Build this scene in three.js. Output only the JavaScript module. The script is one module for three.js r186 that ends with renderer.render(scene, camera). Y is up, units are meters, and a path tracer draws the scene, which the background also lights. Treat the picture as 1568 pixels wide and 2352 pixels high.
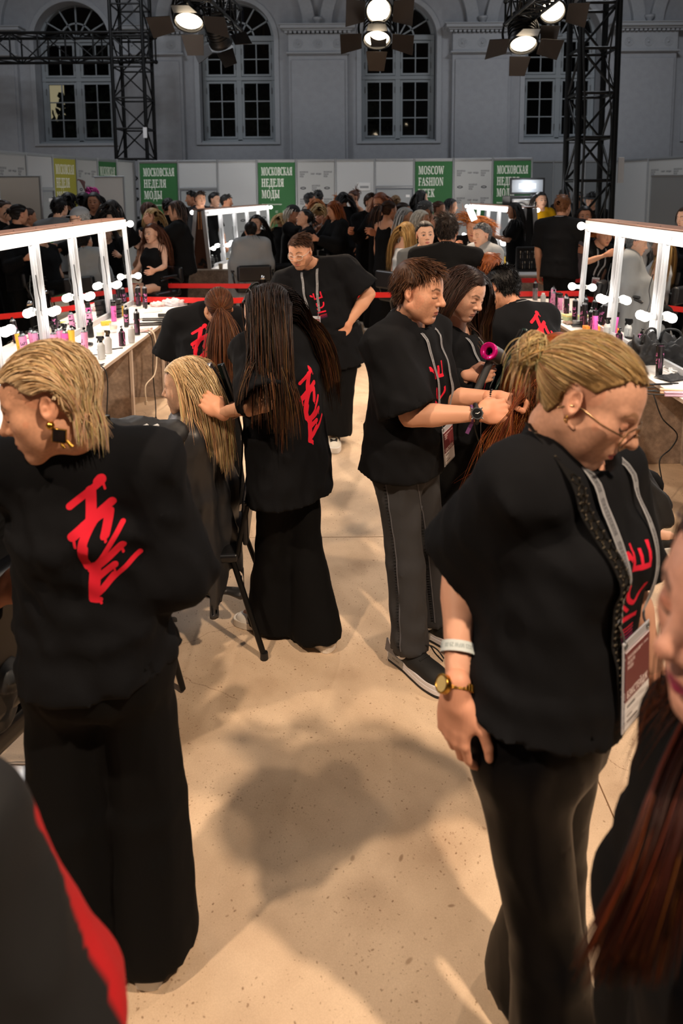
import * as THREE from 'three';
import { mergeGeometries } from 'three/addons/utils/BufferGeometryUtils.js';
import { RoundedBoxGeometry } from 'three/addons/geometries/RoundedBoxGeometry.js';
import { RectAreaLightUniformsLib } from 'three/addons/lights/RectAreaLightUniformsLib.js';
import { createNoise3D, createNoise2D } from 'simplex-noise';

// ---------------------------------------------------------------- camera
const IW = 1568, IH = 2352, FOC = 1600, EYE = 2.0;
const scene = new THREE.Scene();
const camera = new THREE.PerspectiveCamera(2 * Math.atan(IH / 2 / FOC) * 180 / Math.PI, IW / IH, 0.05, 120);
camera.setViewOffset(IW, IH, 0, 537, IW, IH);           // lens shifted down: verticals stay nearly upright
camera.position.set(0, EYE, 0);
camera.rotation.set(-Math.atan(202 / FOC), 0, -0.42 * Math.PI / 180, 'YXZ');
camera.focus = 3.2;
camera.userData.fStop = 3.2;
camera.updateMatrixWorld(true);
const renderer = new THREE.WebGLRenderer({ antialias: true });
renderer.toneMapping = THREE.LinearToneMapping;
renderer.toneMappingExposure = 1.0;
renderer.shadowMap.enabled = true;
scene.background = new THREE.Color(0x05060a);           // night outside the tall windows

// ---------------------------------------------------------------- large lights: stage lamps and unseen ceiling floods
RectAreaLightUniformsLib.init();
const WARM = 0xffe2c4, COOL = 0xf0f3fa;
// [x, y, z, target x, target z, intensity, cone degrees, visible lamp?]
const STAGE = [
  [1.9, 5.0, 0.4, -0.1, -2.6, 66, 40], [-2.6, 5.2, 0.2, 0.1, -3.0, 52, 40],  // out of view, placed to light the aisle and cast floor shadows
  [-1.66, 3.9, -8.0, -1.7, -6.0, 34, 36], [0.44, 3.8, -8.5, 0.2, -6.4, 34, 36], [2.16, 3.73, -8.5, 2.0, -6.4, 34, 36],
  [3.2, 5.2, -3.4, 0.0, -4.6, 30, 40], [-3.2, 5.2, -4.2, 0.2, -5.0, 30, 40],  // out of view at the sides, placed to light the aisle
];
const UNSEEN_FLOODS = [[-5.5, 8.3, -6, 4], [5.5, 8.3, -6, 4], [-5.5, 8.3, -12.5, 19], [5.5, 8.3, -12.5, 19], [0, 8.3, 1, 2.5]];  // out of view, placed to light the hall and its back wall
const BULB_POWER = 0.16;

// ---------------------------------------------------------------- helpers
const V = (x, y, z) => new THREE.Vector3(x, y, z), PI = Math.PI, DEG = PI / 180;
const clamp = (x, a, b) => x < a ? a : x > b ? b : x, lerp = (a, b, t) => a + (b - a) * t;
const sstep = (a, b, x) => { const t = clamp((x - a) / (b - a), 0, 1); return t * t * (3 - 2 * t); };
function rng(seed) { let s = seed >>> 0; return () => { s = (s + 0x6d2b79f5) | 0; let t = Math.imul(s ^ (s >>> 15), 1 | s); t = (t + Math.imul(t ^ (t >>> 7), 61 | t)) ^ t; return ((t ^ (t >>> 14)) >>> 0) / 4294967296; }; }
const n3 = createNoise3D(rng(11)), n2 = createNoise2D(rng(12));
// the place where a line of sight at (px, py) of the frame reaches a given distance in front of the lens, or a given height
const CM = new THREE.Matrix4().copy(camera.matrixWorld), CPX = IW / 2, CPY = IH / 2 - 537;
function sight(px, py) { return V((px - CPX) / FOC, -(py - CPY) / FOC, -1).transformDirection(CM); }
function W(px, py, d) { const v = sight(px, py); return V(0, EYE, 0).addScaledVector(v, -d / v.z); }
function G(px, py, h = 0) { const v = sight(px, py); return V(0, EYE, 0).addScaledVector(v, (h - EYE) / v.y); }

const used = new Map();
function numbered(name) { const k = used.get(name) || 0; used.set(name, k + 1); return k ? name + '_' + String(k).padStart(3, '0') : name; }
function tag(o, label, category, group, kind) {
  if (label) o.userData.label = label; if (category) o.userData.category = category; if (group) o.userData.group = group; if (kind) o.userData.kind = kind; return o;
}
function thing(name, label, category, pos = [0, 0, 0], turn = 0, group) {
  const o = new THREE.Group(); o.name = numbered(name); scene.add(o);
  o.position.set(...(pos.isVector3 ? pos.toArray() : pos)); o.rotation.y = turn; return tag(o, label, category, group);
}
function struct(name, parent = scene) { const o = new THREE.Group(); o.name = parent === scene ? numbered(name) : name; if (parent === scene) o.userData.kind = 'structure'; parent.add(o); return o; }
function put(name, geo, material, parent, label) {
  const m = new THREE.Mesh(Array.isArray(geo) ? join(geo) : geo, material); m.name = parent === scene ? numbered(name) : name; m.castShadow = m.receiveShadow = true; parent.add(m);
  if (label) m.userData.label = label; return m;
}
function copy(o, pos, turn, label) { const c = o.clone(); c.name = numbered(o.name.replace(/_\d+$/, '')); scene.add(c); c.position.set(...pos); if (turn !== undefined) c.rotation.y = turn; if (label) c.userData.label = label; return c; }
function join(list) {
  list = list.filter(Boolean);
  const col = list.some((g) => g.attributes.color);
  list = list.map((g) => {
    g = g.index ? g : g.clone().setIndex([...Array(g.attributes.position.count).keys()]);
    for (const k of Object.keys(g.attributes)) if (!['position', 'normal', 'uv', 'color'].includes(k)) g.deleteAttribute(k);
    if (!g.attributes.uv) g.setAttribute('uv', new THREE.BufferAttribute(new Float32Array(g.attributes.position.count * 2), 2));
    if (!g.attributes.normal) g.computeVertexNormals();
    if (col && !g.attributes.color) g.setAttribute('color', new THREE.BufferAttribute(new Float32Array(g.attributes.position.count * 3).fill(1), 3));
    g.morphAttributes = {}; return g;
  });
  return list.length === 1 ? list[0] : mergeGeometries(list, false);
}
const mats = new Map();
function mat(color, rough = 0.6, metal = 0, o = {}) {
  const key = JSON.stringify([color, rough, metal, o]);
  if (!mats.has(key)) {
    const C = o.transmission !== undefined || o.clearcoat || o.sheen || o.specularIntensity !== undefined || o.anisotropy ? THREE.MeshPhysicalMaterial : THREE.MeshStandardMaterial;
    const m = new C({ color: new THREE.Color(color), roughness: rough, metalness: metal, ...o }); mats.set(key, m);
  }
  return mats.get(key);
}
function texMat(tex, rough = 0.7, metal = 0, o = {}) { return new THREE.MeshStandardMaterial({ map: tex, roughness: rough, metalness: metal, ...o }); }
function canvasTex(w, h, draw, srgb = true) {
  const c = document.createElement('canvas'); c.width = w; c.height = h; const g = c.getContext('2d'); draw(g, w, h);
  const t = new THREE.CanvasTexture(c); if (srgb) t.colorSpace = THREE.SRGBColorSpace; t.magFilter = THREE.LinearFilter; return t;
}
function dataTex(w, h, f, srgb = true, wrap = true) {
  const d = new Uint8Array(w * h * 4);
  for (let y = 0, i = 0; y < h; y++) for (let x = 0; x < w; x++, i += 4) { const c = f(x, y); d[i] = clamp(c[0], 0, 255); d[i + 1] = clamp(c[1], 0, 255); d[i + 2] = clamp(c[2], 0, 255); d[i + 3] = 255; }
  const t = new THREE.DataTexture(d, w, h); t.magFilter = THREE.LinearFilter; if (srgb) t.colorSpace = THREE.SRGBColorSpace; if (wrap) t.wrapS = t.wrapT = THREE.RepeatWrapping; t.needsUpdate = true; return t;
}
// simple shapes
const box = (w, h, d, x = 0, y = 0, z = 0) => new THREE.BoxGeometry(w, h, d).translate(x, y, z);
const rbox = (w, h, d, r, x = 0, y = 0, z = 0, s = 2) => new RoundedBoxGeometry(w, h, d, s, r).translate(x, y, z);
const cyl = (r1, r2, h, x = 0, y = 0, z = 0, s = 20) => new THREE.CylinderGeometry(r1, r2, h, s).translate(x, y, z);
const ball = (r, x = 0, y = 0, z = 0, s = 16) => new THREE.SphereGeometry(r, s, Math.ceil(s * 0.7)).translate(x, y, z);
const lathe = (pts, s = 24) => new THREE.LatheGeometry(pts.map((p) => new THREE.Vector2(p[0], p[1])), s);
const vv = (p) => p.isVector3 ? p : V(...p);
const tube = (pts, r, s = 6, n) => new THREE.TubeGeometry(new THREE.CatmullRomCurve3(pts.map(vv)), n || pts.length * 5, r, s, false);
function rod(a, b, r, s = 8) { a = vv(a); b = vv(b); const d = b.clone().sub(a), g = new THREE.CylinderGeometry(r, r, d.length(), s); return g.applyQuaternion(new THREE.Quaternion().setFromUnitVectors(V(0, 1, 0), d.normalize())).translate((a.x + b.x) / 2, (a.y + b.y) / 2, (a.z + b.z) / 2); }
function bar(a, b, w, h) { a = vv(a); b = vv(b); const d = b.clone().sub(a), g = new THREE.BoxGeometry(w, d.length(), h); return g.applyQuaternion(new THREE.Quaternion().setFromUnitVectors(V(0, 1, 0), d.normalize())).translate((a.x + b.x) / 2, (a.y + b.y) / 2, (a.z + b.z) / 2); }
function prism(pts, depth, bevel = 0, holes = []) {
  const s = new THREE.Shape(pts.map((p) => new THREE.Vector2(p[0], p[1]))); for (const h of holes) s.holes.push(h.isPath ? h : new THREE.Path(h.map((p) => new THREE.Vector2(p[0], p[1]))));
  return new THREE.ExtrudeGeometry(s, { depth, bevelEnabled: bevel > 0, bevelSize: bevel, bevelThickness: bevel, bevelSegments: 2, curveSegments: 20 });
}
function uvMetres(g, s = 1) {                             // uv from the dominant plane of each vertex normal, in metres
  const p = g.attributes.position, n = g.attributes.normal, uv = new Float32Array(p.count * 2);
  for (let i = 0; i < p.count; i++) { const ax = Math.abs(n.getX(i)), ay = Math.abs(n.getY(i)), az = Math.abs(n.getZ(i)), x = p.getX(i), y = p.getY(i), z = p.getZ(i); const a = ay > ax && ay > az ? [x, z] : ax > az ? [z, y] : [x, y]; uv[2 * i] = a[0] * s; uv[2 * i + 1] = a[1] * s; }
  g.setAttribute('uv', new THREE.BufferAttribute(uv, 2)); return g;
}

// ---------------------------------------------------------------- distance fields and their mesher
// a field is a list of rounded cones, ellipsoids and flat-ended elliptic tubes, joined (or cut) one after the other with a soft edge
class Field {
  constructor() { this.p = []; this.warp = null; }
  cone(a, b, ra, rb, k = 0.01, op = 1) {
    const ax = a.x, ay = a.y, az = a.z, dx = b.x - ax, dy = b.y - ay, dz = b.z - az, l2 = dx * dx + dy * dy + dz * dz + 1e-12, dr = rb - ra;
    this.p.push({ k, op, x: ax + dx / 2, y: ay + dy / 2, z: az + dz / 2, R: Math.sqrt(l2) / 2 + Math.max(ra, rb),
      f: (x, y, z) => { const ux = x - ax, uy = y - ay, uz = z - az; let t = (ux * dx + uy * dy + uz * dz) / l2; t = t < 0 ? 0 : t > 1 ? 1 : t; const qx = ux - t * dx, qy = uy - t * dy, qz = uz - t * dz; return Math.sqrt(qx * qx + qy * qy + qz * qz) - ra - dr * t; } });
    return this;
  }
  ell(c, r, X, Y, Z, k = 0.01, op = 1) {
    const i = 1 / r[0], j = 1 / r[1], l = 1 / r[2];
    this.p.push({ k, op, x: c.x, y: c.y, z: c.z, R: Math.max(...r),
      f: (x, y, z) => { x -= c.x; y -= c.y; z -= c.z; const a = (x * X.x + y * X.y + z * X.z) * i, b = (x * Y.x + y * Y.y + z * Y.z) * j, d = (x * Z.x + y * Z.y + z * Z.z) * l; const k0 = Math.sqrt(a * a + b * b + d * d), k1 = Math.sqrt(a * a * i * i + b * b * j * j + d * d * l * l); return k0 < 1e-6 ? -Math.min(...r) : k0 * (k0 - 1) / k1; } });
    return this;
  }
  // from a to b, half sizes [side, front], X the side direction, flat ends rounded by e
  tubeE(a, b, sa, sb, X, k = 0.02, op = 1, e = 0.02) {
    const A = b.clone().sub(a), L = A.length(); A.normalize(); const x0 = X.clone().addScaledVector(A, -X.dot(A)).normalize(), z0 = x0.clone().cross(A);
    this.p.push({ k, op, x: (a.x + b.x) / 2, y: (a.y + b.y) / 2, z: (a.z + b.z) / 2, R: L / 2 + Math.max(...sa, ...sb),
      f: (x, y, z) => {
        x -= a.x; y -= a.y; z -= a.z; const h = x * A.x + y * A.y + z * A.z, u = x * x0.x + y * x0.y + z * x0.z, v = x * z0.x + y * z0.y + z * z0.z; let t = h / L; const over = Math.max(-h, h - L) + e; t = t < 0 ? 0 : t > 1 ? 1 : t;
        const p = sa[0] + (sb[0] - sa[0]) * t, q = sa[1] + (sb[1] - sa[1]) * t, m = u / p, n = v / q, k0 = Math.sqrt(m * m + n * n), k1 = Math.sqrt(m * m / p / p + n * n / q / q);
        const d = (k0 < 1e-6 ? -Math.min(p, q) : k0 * (k0 - 1) / k1) + e;
        return (d > 0 && over > 0 ? Math.sqrt(d * d + over * over) : Math.max(d, over)) - e;
      } });
    return this;
  }
  at(x, y, z) {
    if (this.warp) {
      const w = this.warp(x, y, z); if (!this.axis) return this.raw(x, y, z) - w;
      const dx = x - this.axis.x, dz = z - this.axis.z, r = Math.sqrt(dx * dx + dz * dz) + 0.03; return this.raw(x - dx / r * w, y, z - dz / r * w);   // both faces of the cloth move together
    }
    return this.raw(x, y, z);
  }
  raw(x, y, z) {
    let d = 1e3; const P = this.p;
    for (let i = 0; i < P.length; i++) {
      const q = P[i], dx = x - q.x, dy = y - q.y, dz = z - q.z;
      if (q.op > 0) {
        const far = q.R + d + q.k; if (far > 0 && dx * dx + dy * dy + dz * dz > far * far) continue;
        const e = q.f(x, y, z); if (q.k <= 0) { if (e < d) d = e; continue; }
        const h = q.k - Math.abs(d - e); d = Math.min(d, e) - (h > 0 ? h * h / q.k / 4 : 0);
      } else {
        const far = q.R - d + q.k; if (far <= 0 || dx * dx + dy * dy + dz * dz > far * far) continue;
        const e = -q.f(x, y, z), h = q.k - Math.abs(d - e); d = Math.max(d, e) + (q.k > 0 && h > 0 ? h * h / q.k / 4 : 0);
      }
    }
    return d;
  }
  bounds(pad = 0.03) { const lo = V(1e3, 1e3, 1e3), hi = V(-1e3, -1e3, -1e3); for (const q of this.p) if (q.op > 0) { lo.min(V(q.x - q.R, q.y - q.R, q.z - q.R)); hi.max(V(q.x + q.R, q.y + q.R, q.z + q.R)); } return [lo.subScalar(pad), hi.addScalar(pad)]; }
}
function meshField(f, lo, hi, c, slack = 1.6) {
  const nx = Math.ceil((hi.x - lo.x) / c) + 1, ny = Math.ceil((hi.y - lo.y) / c) + 1, nz = Math.ceil((hi.z - lo.z) / c) + 1, B = 6, sy = nx, sz = nx * ny, v = new Float32Array(nx * ny * nz);
  const hd = c * B * 0.5 * 1.7321 * slack;
  for (let bz = 0; bz < nz; bz += B) for (let by = 0; by < ny; by += B) for (let bx = 0; bx < nx; bx += B) {
    const m = f(lo.x + (bx + B / 2 - 0.5) * c, lo.y + (by + B / 2 - 0.5) * c, lo.z + (bz + B / 2 - 0.5) * c), far = Math.abs(m) > hd, ex = Math.min(bx + B, nx), ey = Math.min(by + B, ny), ez = Math.min(bz + B, nz);
    for (let z = bz; z < ez; z++) for (let y = by; y < ey; y++) for (let x = bx; x < ex; x++) v[x + y * sy + z * sz] = far ? m : f(lo.x + x * c, lo.y + y * c, lo.z + z * c);
  }
  const id = new Int32Array(nx * ny * nz).fill(-1), pos = [], idx = [], off = [0, 1, sy, sy + 1, sz, sz + 1, sz + sy, sz + sy + 1];
  for (let z = 0; z < nz - 1; z++) for (let y = 0; y < ny - 1; y++) for (let x = 0; x < nx - 1; x++) {
    const o = x + y * sy + z * sz; let m = 0; for (let i = 0; i < 8; i++) if (v[o + off[i]] < 0) m |= 1 << i;
    if (m === 0 || m === 255) continue;
    let px = 0, py = 0, pz = 0, n = 0;
    for (let a = 0; a < 3; a++) { const st = 1 << a; for (let i = 0; i < 8; i++) { if (i & st) continue; const j = i | st, s0 = (m >> i) & 1, s1 = (m >> j) & 1; if (s0 === s1) continue; const v0 = v[o + off[i]], v1 = v[o + off[j]], t = v0 / (v0 - v1); px += (i & 1) + (a === 0 ? t : 0); py += ((i >> 1) & 1) + (a === 1 ? t : 0); pz += ((i >> 2) & 1) + (a === 2 ? t : 0); n++; } }
    id[o] = pos.length / 3; pos.push(lo.x + (x + px / n) * c, lo.y + (y + py / n) * c, lo.z + (z + pz / n) * c);
  }
  const quad = (a, b, d, e, flip) => { if (a < 0 || b < 0 || d < 0 || e < 0) return; flip ? idx.push(a, d, b, b, d, e) : idx.push(a, b, d, b, e, d); };
  for (let z = 1; z < nz - 1; z++) for (let y = 1; y < ny - 1; y++) for (let x = 1; x < nx - 1; x++) {
    const o = x + y * sy + z * sz, s = v[o] < 0;
    if (s !== v[o + 1] < 0) quad(id[o - sy - sz], id[o - sz], id[o - sy], id[o], !s);
    if (s !== v[o + sy] < 0) quad(id[o - 1 - sz], id[o - sz], id[o - 1], id[o], s);
    if (s !== v[o + sz] < 0) quad(id[o - 1 - sy], id[o - sy], id[o - 1], id[o], !s);
  }
  const g = new THREE.BufferGeometry(); g.setAttribute('position', new THREE.BufferAttribute(new Float32Array(pos), 3)); g.setIndex(idx); g.computeVertexNormals(); return g;
}
const meshOf = (F, c, pad) => meshField((x, y, z) => F.at(x, y, z), ...F.bounds(pad), c);
function paint(g, f) { const p = g.attributes.position, c = new Float32Array(p.count * 3); for (let i = 0; i < p.count; i++) { const k = f(p.getX(i), p.getY(i), p.getZ(i), i); c[3 * i] = k[0]; c[3 * i + 1] = k[1]; c[3 * i + 2] = k[2]; } g.setAttribute('color', new THREE.BufferAttribute(c, 3)); return g; }
const lin = (hex) => new THREE.Color(hex).toArray();
// a tapered strand along points, flat (width wide, thick deep), coloured
function strand(out, pts, w, t, col, side) {
  const n = pts.length, base = out.pos.length / 3, S = 3; let prev = null;
  for (let i = 0; i < n; i++) {
    const a = pts[Math.max(0, i - 1)], b = pts[Math.min(n - 1, i + 1)], T = b.clone().sub(a).normalize(); let s = (prev || side).clone(); s.addScaledVector(T, -s.dot(T)); if (s.lengthSq() < 1e-6) s.set(1, 0, 0); s.normalize(); prev = s; const u = T.clone().cross(s);
    const k = i / (n - 1), e = (k < 0.12 ? 0.55 + k * 3.7 : 1) * (k > 0.7 ? 1 - (k - 0.7) / 0.3 * 0.85 : 1), c = Array.isArray(col[0]) ? [0, 1, 2].map((j) => lerp(col[0][j], col[1][j], k)) : col;
    for (let q = 0; q < S; q++) { const an = q / S * 2 * PI + PI / 2, ca = Math.cos(an) * w * e, sa = Math.sin(an) * t * e; out.pos.push(pts[i].x + s.x * ca + u.x * sa, pts[i].y + s.y * ca + u.y * sa, pts[i].z + s.z * ca + u.z * sa); { const cs = Math.cos(an) * 0.45, sn = Math.sin(an); out.nor.push(s.x * cs + u.x * sn, s.y * cs + u.y * sn, s.z * cs + u.z * sn); } out.col.push(...c); }
    if (i) for (let q = 0; q < S; q++) { const A = base + (i - 1) * S + q, B2 = base + (i - 1) * S + (q + 1) % S; out.idx.push(A, B2, A + S, B2, B2 + S, A + S); }
  }
}
const strands = () => ({ pos: [], nor: [], col: [], idx: [] });
function strandGeo(o) { const g = new THREE.BufferGeometry(); g.setAttribute('position', new THREE.BufferAttribute(new Float32Array(o.pos), 3)); g.setAttribute('normal', new THREE.BufferAttribute(new Float32Array(o.nor), 3)); g.setAttribute('color', new THREE.BufferAttribute(new Float32Array(o.col), 3)); g.setIndex(o.idx); return g; }

// ---------------------------------------------------------------- the hall
const paintTex = dataTex(512, 512, (x, y) => { const v = 236 + 4 * n2(x / 60, y / 60) + 3 * n2(x / 14, y / 14) + 3 * n2(x / 3, y / 3); return [v * 0.985, v * 0.99, v]; });
const wallMat = texMat(paintTex, 0.85, 0, { color: 0xaeb1b5 }), trimMat = texMat(paintTex, 0.8, 0, { color: 0xb3b7bb });
// floor: polished tan concrete, dark grit, hairline cracks
const floorTex = (() => {
  const N = 2048, R = rng(5), base = new Float32Array(N * N), per = (x, y, s, o) => { const a = x / N * 2 * PI, b = y / N * 2 * PI; return n3(Math.cos(a) * s + o, Math.sin(a) * s + Math.cos(b) * s * 0.9, Math.sin(b) * s + o * 2); };
  const C = 256, coarse = new Float32Array(C * C);
  for (let y = 0; y < C; y++) for (let x = 0; x < C; x++) coarse[y * C + x] = 0.6 * per(x * 8, y * 8, 1.1, 3) + 0.5 * per(x * 8, y * 8, 3, 9) + 0.35 * per(x * 8, y * 8, 9, 4);
  for (let y = 0; y < N; y++) for (let x = 0; x < N; x++) { const fx = x / 8, fy = y / 8, x0 = fx | 0, y0 = fy | 0, tx = fx - x0, ty = fy - y0, x1 = (x0 + 1) % C, y1 = (y0 + 1) % C; base[y * N + x] = 0.5 * lerp(lerp(coarse[y0 * C + x0], coarse[y0 * C + x1], tx), lerp(coarse[y1 * C + x0], coarse[y1 * C + x1], tx), ty) + (R() - 0.5) * 0.55; }
  const spot = (cx, cy, r, a, el, an) => { const R2 = Math.ceil(r * 2.2), c = Math.cos(an), s = Math.sin(an); for (let dy = -R2; dy <= R2; dy++) for (let dx = -R2; dx <= R2; dx++) { const u = (dx * c + dy * s) / el, v = -dx * s + dy * c, d = Math.sqrt(u * u + v * v) / r; if (d < 1.2) { const i = ((cy + dy + N) % N) * N + ((cx + dx + N) % N); base[i] -= a * (1 - sstep(0.5, 1.2, d)); } } };
  for (let i = 0; i < 52000; i++) { const x = R() * N | 0, y = R() * N | 0, k = per(x, y, 2, 7); if (R() < 0.45 + k * 0.5) spot(x, y, 0.5 + R() * R() * 1.0, 0.9 + R() * 2.6, 1 + R() * 1.2, R() * PI); }
  for (let i = 0; i < 120; i++) spot(R() * N | 0, R() * N | 0, 1.5 + R() * 2.2, 1 + R() * 1.2, 1 + R() * 2, R() * PI);
  for (let i = 0; i < 130; i++) spot(R() * N | 0, R() * N | 0, 14 + R() * 50, 0.25 + R() * 0.3, 1 + R(), R() * PI);
  const crack = (x, y, an, n) => { for (let i = 0; i < n; i++) { an += (R() - 0.5) * 0.5; x += Math.cos(an) * 2; y += Math.sin(an) * 2; spot((x + N * 4 | 0) % N, (y + N * 4 | 0) % N, 0.9 + 0.5 * R(), 1.3 + R(), 1, 0); if (R() < 0.004) crack(x, y, an + (R() < 0.5 ? 1 : -1), n * 0.4 | 0); } };
  crack(900, 300, 1.7, 420); crack(1500, 1200, 0.4, 380); crack(300, 1500, 2.5, 300); crack(300, 700, 0.2, 180); crack(1200, 1800, 1.2, 260); crack(700, 1100, 5.2, 300); crack(1800, 500, 2.0, 240);
  return dataTex(N, N, (x, y) => { const b = base[y * N + x]; return [210 + 22 * b, 184 + 23 * b, 155 + 22 * b]; });
})();
floorTex.repeat.set(0.25, 0.25);
const floorMat = texMat(floorTex, 0.62), jointMat = mat(0x3a332b, 0.9);
const floor = struct('floor');
put('bed', box(34, 0.3, 30, 0, -0.17, -7), jointMat, floor);
const slabX = [-16, -11.14, -8.14, -5.14, -2.14, 0.86, 3.86, 6.86, 9.86, 16], slabZ = [7, 4.9, 2, -0.93, -3.83, -6.72, -9.6, -12.5, -15.4, -19];
for (let i = 0; i < slabX.length - 1; i++) for (let j = 0; j < slabZ.length - 1; j++) {
  const g = rbox(slabX[i + 1] - slabX[i] - 0.004, 0.04, slabZ[j] - slabZ[j + 1] - 0.004, 0.002, (slabX[i] + slabX[i + 1]) / 2, -0.02, (slabZ[j] + slabZ[j + 1]) / 2, 1);
  const s = put('slab', uvMetres(g), floorMat, floor); s.name = 'slab';
}
const WZ = -18.5, WINX = [-11.1, -6.88, -2.66, 1.52, 5.74, 9.94], SPR = 5.85, SILL = 3.25, HW = 0.98;
const arch = (cx, hw, y0, ys, path) => { path.moveTo(cx - hw, y0); path.lineTo(cx + hw, y0); path.lineTo(cx + hw, ys); path.absarc(cx, ys, hw, 0, PI, false); path.lineTo(cx - hw, y0); return path; };
{
  const w = struct('wall_back'), s = new THREE.Shape([[-16, 0], [16, 0], [16, 9], [-16, 9]].map((p) => new THREE.Vector2(...p)));
  for (const x of WINX) s.holes.push(arch(x, HW, SILL, SPR, new THREE.Path()));
  put('masonry', uvMetres(new THREE.ExtrudeGeometry(s, { depth: 0.6, bevelEnabled: false, curveSegments: 24 }).translate(0, 0, WZ - 0.6), 0.5), wallMat, w);
  const reveal = new THREE.Shape(); arch(0, HW + 0.1, SILL - 0.04, SPR, reveal); reveal.holes.push(arch(0, HW, SILL, SPR, new THREE.Path()));
  const rg = new THREE.ExtrudeGeometry(reveal, { depth: 0.03, bevelEnabled: true, bevelSize: 0.012, bevelThickness: 0.012, bevelSegments: 2, curveSegments: 24 });
  const ringS = new THREE.Shape(); ringS.absarc(0, 0, 2.02, 0, PI, false); ringS.absarc(0, 0, 1.74, PI, 0, true);
  const ring = new THREE.ExtrudeGeometry(ringS, { depth: 0.14, bevelEnabled: true, bevelSize: 0.02, bevelThickness: 0.02, bevelSegments: 2, curveSegments: 32 });
  for (const x of WINX) { put('window_surround', rg.clone().translate(x, 0, WZ), trimMat, w); put('arch_band', ring.clone().translate(x, 6.12, WZ), trimMat, w); }
  const rosette = join([new THREE.TorusGeometry(0.105, 0.014, 8, 24), new THREE.TorusGeometry(0.066, 0.012, 8, 20), ball(0.036, 0, 0, 0.004, 10), ...Array.from({ length: 10 }, (_, i) => new THREE.SphereGeometry(0.016, 8, 6).scale(1, 1.6, 0.7).rotateZ(i * PI / 5).translate(-Math.sin(i * PI / 5) * 0.085, Math.cos(i * PI / 5) * 0.085, 0))]);
  const knob = lathe([[0, 0], [0.06, 0], [0.05, 0.05], [0.1, 0.11], [0.125, 0.15], [0.13, 0.19], [0, 0.19]]);
  for (let i = -1; i < WINX.length; i++) {
    const x = i < 0 ? WINX[0] - 2.11 : WINX[i] + 2.1, f = WZ + 0.1;
    put('pilaster', uvMetres(rbox(1.5, 5.5, 0.24, 0.012, x, 2.75, f - 0.06), 0.5), wallMat, w);
    put('pilaster_shaft', uvMetres(rbox(1.36, 5.3, 0.06, 0.012, x, 2.65, f + 0.07), 0.5), wallMat, w);
    put('frieze_block', uvMetres(rbox(1.5, 0.5, 0.26, 0.01, x, 5.7, f - 0.03), 0.5), trimMat, w);
    put('neck_moulding', rbox(1.62, 0.05, 0.32, 0.02, x, 5.47, f), trimMat, w);
    for (let k = -1; k <= 1; k++) put('rosette', rosette.clone().translate(x + k * 0.5, 5.7, f + 0.1), trimMat, w);
    const d = []; for (let k = 0; k < 15; k++) d.push(box(0.07, 0.06, 0.07, x - 0.8 + k * 1.6 / 14, 5.98, f + 0.15)); put('dentil_row', join(d), trimMat, w);
    put('cornice', [rbox(1.76, 0.05, 0.42, 0.012, x, 6.03, f + 0.02), rbox(1.9, 0.09, 0.5, 0.02, x, 6.09, f + 0.05), rbox(1.96, 0.03, 0.54, 0.01, x, 6.14, f + 0.06)], trimMat, w);
    put('finial', knob.clone().translate(x, 6.15, f + 0.1), trimMat, w);
  }
}
struct('wall_left').add(put('masonry', box(0.4, 9, 27, -16.2, 4.5, -6), wallMat, scene)); struct('wall_right').add(put('masonry_001', box(0.4, 9, 27, 16.2, 4.5, -6), wallMat, scene));
struct('wall_front').add(put('masonry_002', box(33, 9, 0.4, 0, 4.5, 7.2), wallMat, scene)); struct('ceiling').add(put('soffit', box(34, 0.4, 28, 0, 9.2, -6), mat(0x6a6866, 0.9), scene));
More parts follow.
